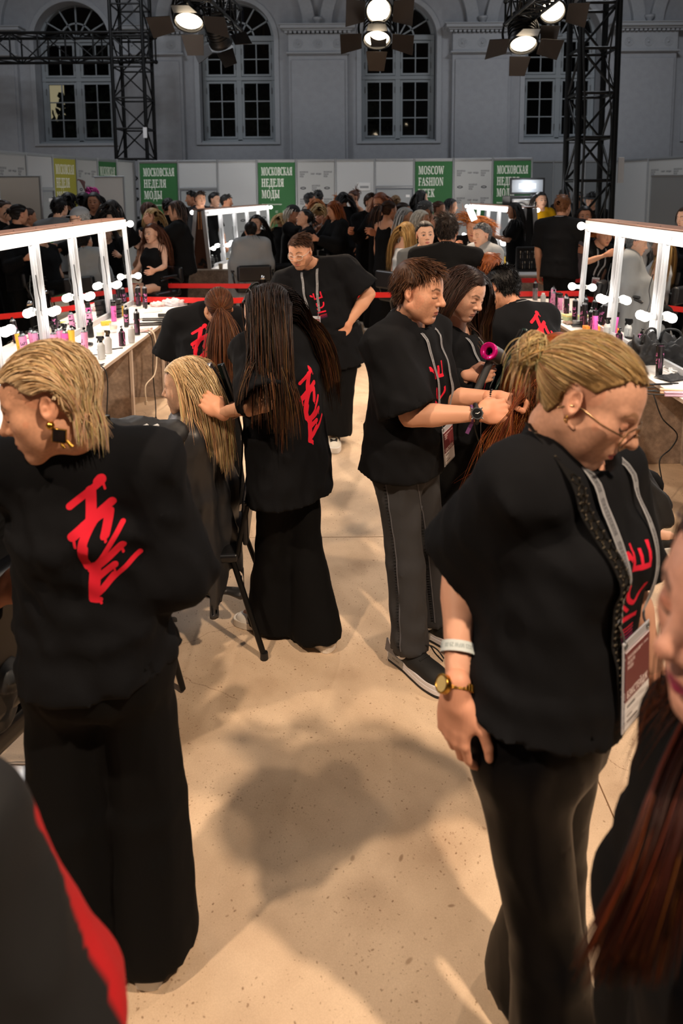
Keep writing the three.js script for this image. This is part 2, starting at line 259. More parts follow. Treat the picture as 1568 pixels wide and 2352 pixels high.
// windows: grey timber casements, a fan light above
const frameMat = mat(0x8f979c, 0.55), paneMat = new THREE.MeshPhysicalMaterial({ color: 0xffffff, roughness: 0.03, transmission: 1, thickness: 0, ior: 1.5 }), hingeMat = mat(0x7c7f80, 0.4, 0.8);
function windowUnit(k) {
  const w = struct('window_' + (k + 1)); w.position.set(WINX[k], 0, WZ - 0.42);
  const y0 = SILL + 0.02, yt = 4.93, ys = SPR + 0.1, o = HW - 0.02;
  put('sill', rbox(2 * HW - 0.02, 0.07, 0.4, 0.015, 0, SILL + 0.02, 0.2), frameMat, w);
  for (const s of [-1, 1]) put('frame_stile', rbox(0.1, ys - y0, 0.12, 0.012, s * (o - 0.05), (y0 + ys) / 2, 0), frameMat, w);
  put('mullion', rbox(0.14, ys - y0, 0.1, 0.015, 0, (y0 + ys) / 2, 0.02), frameMat, w);
  put('transom', rbox(2 * o, 0.14, 0.14, 0.02, 0, ys, 0.02), frameMat, w); put('transom', rbox(2 * o, 0.1, 0.12, 0.02, 0, yt, 0.02), frameMat, w); put('bottom_rail', rbox(2 * o, 0.08, 0.12, 0.015, 0, y0 + 0.06, 0.01), frameMat, w);
  const leaf = (x0, x1, a, b, rows) => {
    for (const x of [x0 + 0.03, x1 - 0.03]) put('sash_stile', rbox(0.06, b - a, 0.06, 0.01, x, (a + b) / 2, 0.03), frameMat, w);
    for (const y of [a + 0.03, b - 0.03]) put('sash_rail', rbox(x1 - x0 - 0.11, 0.06, 0.055, 0.01, (x0 + x1) / 2, y, 0.03), frameMat, w);
    put('muntin', rbox(0.03, b - a - 0.1, 0.04, 0.008, (x0 + x1) / 2, (a + b) / 2, 0.03), frameMat, w);
    const h = (b - a - 0.12) / rows, pw = (x1 - x0 - 0.12 - 0.03) / 2;
    for (let r = 0; r < rows; r++) { if (r) put('muntin', rbox(x1 - x0 - 0.11, 0.03, 0.036, 0.008, (x0 + x1) / 2, a + 0.06 + r * h, 0.03), frameMat, w); for (const s of [-1, 1]) put('pane', new THREE.PlaneGeometry(pw, h - 0.02).translate((x0 + x1) / 2 + s * (pw / 2 + 0.015), a + 0.06 + (r + 0.5) * h, 0.03), paneMat, w); }
    for (const y of [a + 0.25, b - 0.25]) for (const s of [x0 + 0.005, x1 - 0.005]) put('hinge', cyl(0.013, 0.013, 0.16, s, y, 0.075, 8), hingeMat, w);
  };
  for (const s of [-1, 1]) { const a = s < 0 ? -o + 0.1 : 0.07, b = s < 0 ? -0.07 : o - 0.1; leaf(a, b, y0 + 0.11, yt - 0.06, 3); leaf(a, b, yt + 0.06, ys - 0.08, 2); }
  const ro = HW - 0.02, ri = 0.42, rs = new THREE.Shape(); rs.absarc(0, 0, ro, 0, PI, false); rs.absarc(0, 0, ro - 0.09, PI, 0, true);
  put('fan_frame', new THREE.ExtrudeGeometry(rs, { depth: 0.1, bevelEnabled: false, curveSegments: 24 }).translate(0, ys, -0.05), frameMat, w);
  const rr = new THREE.Shape(); rr.absarc(0, 0, ri + 0.02, 0, PI, false); rr.absarc(0, 0, ri - 0.02, PI, 0, true); put('fan_ring', new THREE.ExtrudeGeometry(rr, { depth: 0.05, bevelEnabled: false }).translate(0, ys, 0), frameMat, w);
  put('fan_hub', new THREE.SphereGeometry(0.1, 16, 8, 0, PI * 2, 0, PI / 2).translate(0, ys, 0.03), frameMat, w);
  for (let i = 0; i < 6; i++) {
    if (i) put('fan_spoke', bar([0.08 * Math.cos(i * PI / 6), ys + 0.08 * Math.sin(i * PI / 6), 0.03], [(ro - 0.05) * Math.cos(i * PI / 6), ys + (ro - 0.05) * Math.sin(i * PI / 6), 0.03], 0.035, 0.04), frameMat, w);
    put('pane', new THREE.RingGeometry(ri + 0.02, ro - 0.07, 8, 1, i * PI / 6 + 0.03, PI / 6 - 0.06).translate(0, ys, 0.02), paneMat, w);
  }
  put('pane', new THREE.RingGeometry(0.09, ri - 0.02, 20, 1, 0.03, PI - 0.06).translate(0, ys, 0.02), paneMat, w);
}
WINX.forEach((_, k) => windowUnit(k));
// across the street: facades, a few lit windows, street trees
{
  const fac = mat(0x4a463e, 0.9), dark = mat(0x14161a, 0.3), lit = new THREE.MeshStandardMaterial({ color: 0x332211, emissive: 0xffb45a, emissiveIntensity: 0.35 }), pale = new THREE.MeshStandardMaterial({ color: 0x333322, emissive: 0xfff0c0, emissiveIntensity: 0.22 });
  const spec = [[-12, 13, 0x4f4a40, [[0, 1], [1, 1]]], [1.5, 12, 0x3c3b3a, [[1, 0], [2, 0], [3, 1]]], [14, 12, 0x45433f, []]];
  spec.forEach(([x, w, c, on], i) => {
    const b = thing('building', ['dark street facade with pale lit windows beyond the left hall windows', 'dark street facade with orange lit windows beyond the third hall window', 'dark street facade beyond the hall window behind the right tower'][i], 'building', [x, 0, -34]);
    put('facade', box(w, 12, 6, 0, 6, -3), mat(c, 0.9), b);
    for (let r = 0; r < 3; r++) for (let k = 0; k < 4; k++) { const L = on.some((q) => q[0] === k && q[1] === r), f = put('window', rbox(1.3, 1.9, 0.12, 0.03, -w / 2 + (k + 0.5) * w / 4, 3 + r * 3.2, 0.02), fac, b); put('pane', box(1.06, 1.66, 0.06, -w / 2 + (k + 0.5) * w / 4, 3 + r * 3.2, 0.07), L ? (i ? lit : pale) : dark, f); }
    put('cornice', box(w + 0.3, 0.35, 0.6, 0, 11.9, 0.1), fac, b);
  });
  const pave = struct('pavement'); put('asphalt', box(44, 0.2, 20, 0, -0.1, -29.3), mat(0x26262a, 0.9), pave);
  const leafG = new THREE.CircleGeometry(0.09, 5), leafM = mat(0x1d2a16, 0.8), R = rng(31);
  [[-8.2, -24], [-3.6, -25], [0.4, -24.5], [4.9, -25], [10.5, -24]].forEach(([x, z], i) => {
    const t = thing('street_tree', ['street tree beyond the leftmost hall window', 'street tree beyond the second hall window', 'street tree beyond the third hall window', 'street tree beyond the window behind the right tower', 'street tree beyond the rightmost hall window'][i], 'tree', [x, 0, z]);
    put('trunk', cyl(0.1, 0.16, 3.4, 0, 1.7, 0, 10), mat(0x2a221b, 0.9), t);
    const n = 900, im = new THREE.InstancedMesh(leafG, leafM, n), m = new THREE.Matrix4(), q = new THREE.Quaternion(); im.name = 'foliage'; im.userData.kind = 'stuff';
    for (let k = 0; k < n; k++) { const a = R() * 2 * PI, u = R() * 2 - 1, r = Math.cbrt(R()), s = Math.sqrt(1 - u * u); q.setFromEuler(new THREE.Euler(R() * 6, R() * 6, R() * 6)); m.compose(V(Math.cos(a) * s * r * 1.5, 4.1 + u * r * 1.7, Math.sin(a) * s * r * 1.3), q, V(1.4, 1.4, 1.4)); im.setMatrixAt(k, m); } t.add(im);
  });
}
// ---------------------------------------------------------------- exhibition partition, banners
const aluMat = mat(0xa9adb0, 0.4, 0.7), panelMat = mat(0xb9bcbd, 0.75), PH = 2.5;
const GREEN = '#2f6a39';
const serifText = (g, s, x, y, size, cond, font = 'bold ') => { g.save(); g.translate(x, y); g.scale(cond, 1); g.font = font + size + 'px serif'; g.fillText(s, 0, 0); g.restore(); };
function bannerTex(lines, bg, sub) {
  return canvasTex(512, 1280, (g, w, h) => {
    g.fillStyle = bg; g.fillRect(0, 0, w, h); g.fillStyle = '#f1f2ea'; g.strokeStyle = '#f1f2ea';
    lines.forEach((t, i) => { g.save(); g.translate(44, 155 + i * 125); g.font = 'bold 118px serif'; const k = Math.min(0.62, 430 / g.measureText(t).width); g.scale(k, 1.05); g.fillText(t, 0, 0); g.restore(); });
    if (sub) { g.font = 'bold 21px sans-serif'; g.fillText(sub, 48, 480); g.font = 'bold 22px serif'; [['MOSKVA', 60, 560], ['MFW', 230, 560], ['FASHION', 330, 560], ['DESIGN', 60, 650], ['MODA', 230, 650]].forEach(([t, x, y]) => { g.globalAlpha = 0.75; g.fillRect(x, y - 16, t.length * 14, 4); g.fillRect(x, y - 6, t.length * 11, 5); g.fillRect(x, y + 4, t.length * 12, 4); g.globalAlpha = 1; }); }
  });
}
const ruTex = bannerTex(['МОСКОВСКАЯ', 'НЕДЕЛЯ', 'МОДЫ'], GREEN, '#московскаянеделямоды'), enTex = bannerTex(['MOSCOW', 'FASHION', 'WEEK'], GREEN, '#moscowfashionweek'), yelTex = bannerTex(['МОСКОВСКАЯ', 'НЕДЕЛЯ', 'МОДЫ'], '#a9a53c', '');
const logoTex = canvasTex(512, 1280, (g, w, h) => {
  g.fillStyle = '#aeb0af'; g.fillRect(0, 0, w, h); g.fillStyle = '#33363a';
  for (let r = 0; r < 7; r++) for (let c = 0; c < 3; c++) { const x = 34 + c * 165, y = 130 + r * 150; if ((r + c) % 2 === 0) ['МОСКОВСКАЯ', 'НЕДЕЛЯ', 'МОДЫ'].forEach((t, i) => serifText(g, t, x, y + i * 24, 25, 0.62)); else if (c === 1) { g.font = 'bold 24px sans-serif'; g.fillText('СБЕР · МОДА', x - 16, y + 20, 150); } else { g.beginPath(); g.ellipse(x + 45, y + 18, 40, 15, 0, 0, 7); g.fill(); g.fillStyle = '#aeb0af'; g.fillRect(x + 24, y + 13, 42, 9); g.fillStyle = '#33363a'; } }
});
let panelId = 0;
function panelRun(name, ax, az, bx, bz, kinds) {
  const partition = struct(name);
  const L = Math.hypot(bx - ax, bz - az), ux = (bx - ax) / L, uz = (bz - az) / L, turn = Math.atan2(-uz, ux), w = L / kinds.length;
  kinds.forEach((k, i) => {
    const cx = ax + ux * w * (i + 0.5), cz = az + uz * w * (i + 0.5), H = k.h || PH + 0.2, place = (m) => { m.position.set(cx, 0, cz); m.rotation.y = turn; return m; };
    const post = put('post', [cyl(0.022, 0.022, H + 0.02, -w / 2, H / 2, 0.01, 8)], aluMat, partition); place(post); if (i === kinds.length - 1) place(put('post', cyl(0.022, 0.022, H + 0.02, w / 2, H / 2, 0.01, 8), aluMat, partition));
    if (k.t === 'gap') return;
    place(put('top_rail', rbox(w - 0.04, 0.045, 0.04, 0.006, 0, H - 0.02, 0.01), aluMat, partition));
    if (k.t === 'door') {
      place(put('header_panel', rbox(w - 0.04, 0.56, 0.02, 0.004, 0, H - 0.33, 0), panelMat, partition)); place(put('door_lintel', rbox(w - 0.04, 0.05, 0.05, 0.006, 0, H - 0.64, 0.01), aluMat, partition));
      const d = struct('door_' + (++panelId)); place(d); put('leaf', rbox(w - 0.1, H - 0.69, 0.03, 0.005, 0, (H - 0.69) / 2, 0), mat(0x9fa4a6, 0.6), d); put('handle', [box(0.12, 0.02, 0.02, w / 2 - 0.16, 1.0, 0.05), box(0.03, 0.14, 0.02, w / 2 - 0.11, 1.0, 0.025)], mat(0xcfd2d4, 0.3, 0.9), d); put('notice', box(0.09, 0.06, 0.006, w / 2 - 0.14, 1.86, 0.018), mat(0xf1f1f0, 0.7), d);
    } else if (k.tex) {
      place(put('panel', rbox(w - 0.04, H - 0.06, 0.02, 0.004, 0, H / 2, -0.012), panelMat, partition));
      const b = thing('banner', k.label, 'banner'); place(b); const g = new THREE.BoxGeometry(w - 0.05, H - 0.07, 0.008).translate(0, H / 2, 0.004);
      put('print', g, texMat(k.tex, 0.7), b); put('top_strip', rbox(w - 0.045, 0.03, 0.014, 0.004, 0, H - 0.05, 0.006), aluMat, b);
    } else place(put('panel', rbox(w - 0.04, H - 0.06, 0.02, 0.004, 0, H / 2, 0), k.m || panelMat, partition));
    if (k.sign) { const s = thing('door_plate', 'small glossy plate on the grey panel right of the middle logo panel', 'sign'); place(s); put('plate', rbox(0.3, 0.18, 0.012, 0.004, w / 2 - 0.25, 2.08, 0.018), mat(0xd6d8d8, 0.25), s); put('lettering', box(0.2, 0.05, 0.003, w / 2 - 0.24, 2.07, 0.0255), mat(0x8d9092, 0.6), s); }
  });
}
const B = (label, tex = ruTex) => ({ tex, label }), P0 = {}, D0 = { t: 'door' }, LG = (label) => ({ tex: logoTex, label });
panelRun('booth_panels', -4.58, -16, 4.34, -16, [B('brightly lit green banner in Russian, left end of the back partition'), D0, P0, B('dark green banner in Russian left of a white logo panel'), LG('pale logo panel right of the second green banner'), { sign: 1 }, D0, B('dark green banner with English lettering', enTex), LG('pale logo panel between the English and the last Russian banner'), B('green Russian banner half hidden behind the lit fridge header')].flatMap((x) => [x]));
panelRun('booth_panels', -6.25, -9.6, -4.72, -16.1, [B('sliver of green banner at the left edge of the frame'), P0, LG('pale logo panel near the left end of the side partition'), LG('pale logo panel left of the lit doorway'), D0, B('yellow-green banner behind the pink hair ornament', yelTex), LG('narrow pale logo panel between yellow and green banners'), B('small dark green banner at the side partition corner'), P0]);
panelRun('booth_panels', 4.5, -17.6, 7.0, -17.9, [{ m: mat(0x6f7477, 0.8) }, { m: mat(0x7d8285, 0.8) }, { m: mat(0x6f7477, 0.8) }]);
panelRun('booth_panels', 7.0, -17.9, 9.2, -8.0, [P0, LG('logo panel on the dark right partition beside the tower'), P0, D0, { tex: logoTex, label: 'dark-framed logo panel at the far right edge' }, P0, P0, P0]);
// loose white hoardings standing before the partition
for (const [x0, x1, d, top, label] of [[0, 92, 10.6, 408, 'plain white hoarding at the left edge behind the seated crowd'], [218, 284, 13.2, 408, 'plain white hoarding left of the bright green banner'], [1495, 1580, 13, 405, 'plain grey hoarding at the far right above the mirrors']]) {
  const a = W(x0, top, d), b = W(x1, top, d), h = thing('hoarding', label, 'partition', [(a.x + b.x) / 2, 0, -d]); put('board', rbox(b.x - a.x, a.y, 0.04, 0.006, 0, a.y / 2, 0), mat(x0 > 900 ? 0x8b9093 : 0xc9c6c0, 0.7), h); put('edge_trim', [rbox(0.03, a.y, 0.05, 0.005, (b.x - a.x) / 2, a.y / 2, 0), rbox(b.x - a.x + 0.03, 0.03, 0.05, 0.005, 0, a.y + 0.012, 0)], aluMat, h);
}
// ---------------------------------------------------------------- unseen ceiling floods, trusses, stage lamps
const black = mat(0x111213, 0.55), blackMetal = mat(0x131415, 0.42, 0.5), chrome = mat(0xd8dadc, 0.12, 1), steel = mat(0x9a9da0, 0.3, 0.9);
UNSEEN_FLOODS.forEach(([x, y, z, I], i) => {
  const f = thing('unseen_ceiling_light', 'wide flood fitting under the hall ceiling, out of the picture', 'light', [x, y, z], 0, 'unseen ceiling flood fittings'); put('housing', rbox(2.1, 0.2, 2.1, 0.03, 0, 0.12, 0), mat(0x55585a, 0.5, 0.5), f);
  put('diffuser', box(2.0, 0.02, 2.0, 0, 0.012, 0), new THREE.MeshStandardMaterial({ color: 0x888888, emissive: COOL, emissiveIntensity: 0.5 }), f); put('hanger', cyl(0.015, 0.015, 0.5, 0, 0.46, 0, 8), steel, f);
  const l = new THREE.RectAreaLight(COOL, I, 2, 2); l.position.set(0, -0.02, 0); l.rotation.x = -PI / 2; l.name = 'flood'; f.add(l);
});
function truss(label, a, b, w, h, n, cr = 0.026, br = 0.011, group) {
  a = vv(a); b = vv(b); const t = thing('lighting_truss', label, 'truss', a, 0, group), A = b.clone().sub(a), L = A.length(); A.normalize();
  const X = Math.abs(A.y) > 0.9 ? V(1, 0, 0) : V(0, 1, 0).cross(A).normalize(), Z = X.clone().cross(A).normalize();
  const at = (s, u, v) => V(0, 0, 0).addScaledVector(A, s).addScaledVector(X, u * w / 2).addScaledVector(Z, v * h / 2), c4 = [[-1, -1], [1, -1], [1, 1], [-1, 1]];
  for (const [u, v] of c4) put('chord', rod(at(0, u, v), at(L, u, v), cr, 10), blackMetal, t);
  for (let i = 0; i <= n; i++) c4.forEach(([u, v], k) => { const [u2, v2] = c4[(k + 1) % 4]; put('crossbar', rod(at(L * i / n, u, v), at(L * i / n, u2, v2), br * 1.25, 6), blackMetal, t); if (i < n) put('brace', (i + k) % 2 ? rod(at(L * i / n, u, v), at(L * (i + 1) / n, u2, v2), br, 6) : rod(at(L * i / n, u2, v2), at(L * (i + 1) / n, u, v), br, 6), blackMetal, t); });
  for (const s of [0, L]) for (const [u, v] of c4) put('coupler', ball(cr * 1.5, ...at(s, u, v).toArray(), 8), blackMetal, t);
  return t;
}
const tA = truss('black truss tower standing behind the left partition', [-4.84, 0, -16.75], [-4.84, 7.6, -16.75], 0.72, 0.72, 11, 0.042, 0.018);
truss('black horizontal truss crossing to the left tower', [-9.4, 5.32, -16.7], [-4.35, 5.32, -16.7], 0.6, 0.56, 8, 0.034, 0.016);
const tB = truss('thick black truss tower standing right of the aisle', [4.22, 0, -12], [4.22, 6.4, -12], 0.6, 0.6, 9, 0.05, 0.022);
put('tag', rbox(0.1, 0.42, 0.02, 0.005, 0.43, 2.3, 0.3), mat(0xc9cbcd, 0.6), tB); put('cable', tube([[0.2, 6.3, 0.34], [0.23, 5, 0.36], [0.14, 4, 0.36], [0.22, 3, 0.36], [0.17, 1.6, 0.36], [0.2, 0.1, 0.36]], 0.014), black, tB); put('cable', tube([[-0.26, 6.3, 0.36], [-0.3, 4.6, 0.38], [-0.22, 3, 0.37], [-0.28, 0.1, 0.38]], 0.02), black, tB);
put('tag', rbox(0.09, 0.24, 0.02, 0.005, 0.34, 2.9 - 0 + 0.45, 0.4), mat(0xd9dadb, 0.6), tA);
truss('short black truss overhead above the left stage lamps', W(452, -30, 7.6), W(530, 45, 9.4), 0.26, 0.26, 5, 0.02, 0.01); truss('short black truss overhead left of the right tower', W(1185, 30, 8.6), W(1265, -40, 7.4), 0.26, 0.26, 5, 0.02, 0.01);
truss('black lamp bar overhead, out of the picture', [-3.4, 4.6, -8.2], [3.4, 4.6, -8.4], 0.3, 0.3, 9, 0.024, 0.011); truss('black lamp bar overhead behind the viewer, out of the picture', [-3.6, 5.5, 0.3], [3.6, 5.5, 0.3], 0.3, 0.3, 9, 0.024, 0.011);
const lensOn = new THREE.MeshStandardMaterial({ color: 0xfff4e0, emissive: 0xffe9c8, emissiveIntensity: 14 }), doorMat = new THREE.MeshStandardMaterial({ color: 0x2a2522, roughness: 0.45, metalness: 0.4 }), lampBody = mat(0x161616, 0.4, 0.4);
function stageLamp(pos, target, label, on, size = 1, group) {
  const t = thing('stage_light', label, 'stage light', pos, 0, group), dir = vv(target).clone().sub(vv(pos)).normalize(), body = new THREE.Group(); body.name = 'lamp_head'; body.quaternion.setFromUnitVectors(V(0, 0, 1), dir); body.scale.setScalar(size); t.add(body);
  put('housing', [lathe([[0, -0.3], [0.1, -0.3], [0.125, -0.27], [0.125, -0.02], [0.14, 0], [0.14, 0.05], [0.122, 0.05], [0.118, 0.0], [0, -0.02]].reverse(), 24).rotateX(PI / 2).scale(1, 1, -1).scale(1, 1, -1), ...Array.from({ length: 5 }, (_, i) => new THREE.TorusGeometry(0.128, 0.008, 6, 24).translate(0, 0, -0.06 - i * 0.04))], lampBody, body);
  put('lens', new THREE.SphereGeometry(0.16, 20, 8, 0, 2 * PI, 0, 0.8).rotateX(PI / 2).translate(0, 0, -0.09), on ? lensOn : mat(0x40454a, 0.05, 0.6), body);
  for (let i = 0; i < 4; i++) put('barn_door', prism([[-0.1, 0], [0.1, 0], [0.075 + (i % 2) * 0.06, 0.2], [-0.075 - (i % 2) * 0.06, 0.2]], 0.004, 0.0015).rotateX(0.42 - (i % 2) * 0.2 + PI / 2 - PI / 2).translate(0, 0.145, 0.06).applyMatrix4(new THREE.Matrix4().makeRotationX(0)).rotateX(0).rotateZ(i * PI / 2), doorMat, body);
  put('yoke', [tube([[0.16, 0, -0.1], [0.17, 0.12, -0.1], [0.12, 0.24, -0.1], [0, 0.27, -0.1], [-0.12, 0.24, -0.1], [-0.17, 0.12, -0.1], [-0.16, 0, -0.1]], 0.012)].map((g) => g), lampBody, t).scale.setScalar(size);
  put('hanger', [cyl(0.014, 0.014, 0.3, 0, 0.4, -0.1, 8), rbox(0.07, 0.09, 0.05, 0.01, 0, 0.52, -0.1)], lampBody, t).scale.setScalar(size);
  return { t, dir };
}
STAGE.forEach(([x, y, z, tx, tz, I, cone], i) => {
  const { t, dir } = stageLamp([x, y, z], [tx, 0, tz], ['', '', 'glowing stage lamp with open flaps, upper left of the picture', 'lower glowing stage lamp of the middle pair', 'glowing stage lamp beside the right tower', '', ''][i] || 'stage lamp over the aisle, out of the picture', true, i > 1 && i < 5 ? 1.25 : 1, i > 1 && i < 5 ? undefined : 'unseen stage lamps');
  const l = new THREE.SpotLight(WARM, I, 0, cone * DEG, 0.5, 2); l.position.copy(dir.clone().multiplyScalar(0.22)); l.target.position.copy(dir.clone().multiplyScalar(3)); l.shadow.radius = 4; l.castShadow = true; l.name = 'stage_beam'; t.add(l, l.target);
});
stageLamp(W(505, 92, 8.6), [-0.6, 0, -13], 'unlit stage lamp right of the glowing upper left one', false, 1.0); stageLamp(W(868, 22, 8.4), [1.2, 1, -3], 'upper stage lamp of the middle pair', true, 1.15); stageLamp(W(1268, 22, 8.6), [1.6, 0, -4], 'stage lamp partly hidden at the top left of the right tower', true, 1.15);
// ---------------------------------------------------------------- make-up counters and lamp mirrors
const laminate = mat(0xe9e5e0, 0.35), stoneTex = dataTex(256, 256, (x, y) => { const v = 178 + 18 * n2(x / 40, y / 40) + 14 * n2(x / 12, y / 12) + 12 * n2(x / 3, y / 3); return [v * 1.02, v * 0.97, v * 0.93]; }), stoneMat = texMat(stoneTex, 0.7, 0, { color: 0xe8dcd2 }), edgeMat = mat(0xc9b9ab, 0.6);
function counter(label, xf, xb, zEnd, n, mod, yaw = 0, pivot) {
  // xf: aisle edge, xb: far edge; modules run from zEnd towards the viewer
  const t = thing('makeup_counter', label, 'counter', [xf, 0, zEnd]), w = xb - xf, s = Math.sign(w), mid = w * 0.48; t.rotation.y = yaw;
  for (let i = 0; i < n; i++) {
    const z = i * mod;
    put('worktop', rbox(Math.abs(w), 0.024, mod - 0.003, 0.003, w / 2, 0.738, z + mod / 2), laminate, t); put('front_edge', rbox(0.006, 0.026, mod - 0.004, 0.002, -s * 0.003, 0.737, z + mod / 2), edgeMat, t);
    put('side_panel', uvMetres(rbox(Math.abs(w) - 0.03, 0.726, 0.022, 0.003, w / 2, 0.363, z + 0.012)), stoneMat, t);
    put('back_panel', uvMetres(rbox(0.02, 0.7, mod - 0.03, 0.003, mid, 0.35, z + mod / 2)), stoneMat, t); put('apron_batten', [box(0.02, 0.72, 0.03, s * 0.02, 0.36, z + 0.04)], edgeMat, t);
  }
  put('side_panel', uvMetres(rbox(Math.abs(w) - 0.03, 0.726, 0.022, 0.003, w / 2, 0.363, n * mod - 0.012)), stoneMat, t);
  return t;
}
counter('long white-topped counter crowded with cans on the left of the aisle', -1.72, -3.0, -7.66, 7, 1.0);
counter('long white-topped counter with boxes and cables right of the aisle', 2.03, 2.95, -7.9, 7, 1.0);
counter('far counter behind the red tape left of the aisle', -1.62, -2.95, -15.0, 4, 0.95, -0.05);
counter('far counter with brush case behind the red tape right of the aisle', 2.22, 3.6, -14.4, 5, 0.85, -0.02);
const railMat = mat(0xdadcdd, 0.4), postMat = mat(0xc4c7ca, 0.42, 0.2), mirrorMat = mat(0xe8ecee, 0.015, 1), woodMat = texMat(dataTex(256, 256, (x, y) => { const v = 0.75 + 0.16 * n2(x / 50 + 0.3 * n2(x / 70, y / 70), y / 7) + 0.1 * n2(x / 9, y / 3); return [176 * v, 122 * v, 92 * v]; }), 0.6), woodDark = mat(0x5a3320, 0.6);
const bulbMat = new THREE.MeshStandardMaterial({ color: 0xffffff, emissive: 0xfff8f2, emissiveIntensity: 4, roughness: 0.3 }), socketMat = mat(0xf2f2f0, 0.4), bulbG = lathe([[0, -0.032], [0.017, -0.03], [0.02, -0.02], [0.034, 0.0], [0.037, 0.018], [0.03, 0.038], [0.016, 0.048], [0, 0.051]], 18).rotateX(PI / 2), sockG = cyl(0.018, 0.022, 0.024, 0, 0, 0, 14).rotateX(PI / 2);
const MH = 0.95;
function vanityMirror(label, pos, turn, lean, w, light, group) {
  const t = thing('vanity_mirror', label, 'mirror', pos, turn, group), f = new THREE.Group(); f.name = 'panel'; f.rotation.x = -lean; t.add(f);
  for (const s of [-1, 1]) { put('stile', [rbox(0.05, MH, 0.03, 0.004, s * (w / 2 - 0.027), MH / 2, 0), rbox(0.012, MH - 0.1, 0.012, 0.003, s * (w / 2 - 0.032), MH / 2, 0.018)], postMat, f); }
  put('top_rail', rbox(w - 0.004, 0.1, 0.034, 0.005, 0, MH - 0.05, 0.003), railMat, f); put('bottom_rail', rbox(w - 0.108, 0.05, 0.026, 0.004, 0, 0.026, 0), postMat, f);
  put('mirror_pane', box(w - 0.108, MH - 0.15, 0.006, 0, 0.05 + (MH - 0.15) / 2, -0.004), mirrorMat, f); put('backboard', box(w - 0.01, MH - 0.02, 0.008, 0, MH / 2, -0.02), woodDark, f);
  const spots = [[-w * 0.34, MH - 0.05], [0, MH - 0.05], [w * 0.34, MH - 0.05], [-(w / 2 - 0.03), 0.32], [w / 2 - 0.03, 0.32]];
  for (const [x, y] of spots) {
    const b = put('bulb', bulbG, bulbMat, f); b.position.set(x, y, 0.082); b.castShadow = false; const k = put('socket', sockG, socketMat, b); k.position.set(0, 0, -0.044);
    if (light) { const l = new THREE.PointLight(0xfff7f0, BULB_POWER * light); l.shadow.radius = 1.5; l.position.set(x, y, 0.09); l.name = 'bulb_light'; f.add(l); }
  }
  const c = put('switch_cord', tube([[w / 2 - 0.07, 0.62, 0.02], [w / 2 - 0.085, 0.5, 0.03], [w / 2 - 0.06, 0.42, 0.025], [w / 2 - 0.08, 0.34, 0.03]], 0.004, 5), black, f); c.name = 'switch_cord';
  return t;
}
function mirrorRow(n, w, ax, az, bx, bz, names, back, light, leanB = 0.06) {
  const L = Math.hypot(bx - ax, bz - az), face = Math.atan2(bz - az, -(bx - ax));            // row runs a -> b, front looks to its left side
  for (let i = 0; i < n; i++) {
    const t = (i + 0.5) / n, x = lerp(ax, bx, t), z = lerp(az, bz, t), nx = -(bz - az) / L, nz = (bx - ax) / L, turn = Math.atan2(nx, nz);
    vanityMirror(names(i), [x, 0.751, z], turn, leanB, L / n - 0.012, light);
    vanityMirror(back(i), [x - nx * 0.3, 0.751, z - nz * 0.3], turn + PI, 0.1, L / n - 0.012, light * 0.8, 'mirrors facing away from the aisle');
  }
  const nx = -(bz - az) / L, nz = (bx - ax) / L, c = thing('mirror_top_board', names(-1), 'board', [(ax + bx) / 2 - nx * 0.16, 0.751 + MH + 0.006, (az + bz) / 2 - nz * 0.16], Math.atan2(-(bz - az), bx - ax));
  put('plank', rbox(L - 0.02, 0.018, 0.21, 0.004, 0, 0.0, 0), woodMat, c); put('screws', join(Array.from({ length: n * 2 }, (_, i) => cyl(0.006, 0.006, 0.006, -L / 2 + (i + 0.5) * L / n / 2, 0.01, 0.05, 6))), steel, c);
}
const ord = ['nearest', 'second nearest', 'third', 'fourth', 'farthest', 'sixth'];
mirrorRow(5, 0.77, -2.33, -3.85, -2.33, -7.7, (i) => i < 0 ? 'thin wooden board along the top of the near left mirror row' : ord[i] + ' bulb-lit mirror of the near left row, above the crowded counter', (i) => 'mirror of the near left row seen only from behind', 1);
mirrorRow(4, 0.8, 2.27, -6.6, 2.27, -3.4, (i) => i < 0 ? 'thin wooden board along the top of the near right mirror row' : ['end bulb-lit mirror of the near right row, nearest the red tape', 'second bulb-lit mirror of the near right row from the tape', 'third bulb-lit mirror of the near right row from the tape', 'bulb-lit mirror of the near right row closest to the viewer'][i], (i) => 'mirror of the near right row seen only from behind', 1);
mirrorRow(5, 0.75, -2.16, -11.3, -1.5, -14.9, (i) => i < 0 ? 'wooden board on top of the far left mirror row' : ord[i] + ' bulb-lit mirror of the far left row behind the tape', (i) => 'far left row mirror facing away from the aisle', 1);
mirrorRow(5, 0.75, 2.6, -14.4, 2.89, -11.2, (i) => i < 0 ? 'wooden board on top of the far right mirror row' : ['farthest', 'fourth', 'third', 'second nearest', 'nearest'][i] + ' bulb-lit mirror of the far right row behind the tape', (i) => 'far right row mirror facing away from the aisle', 1);
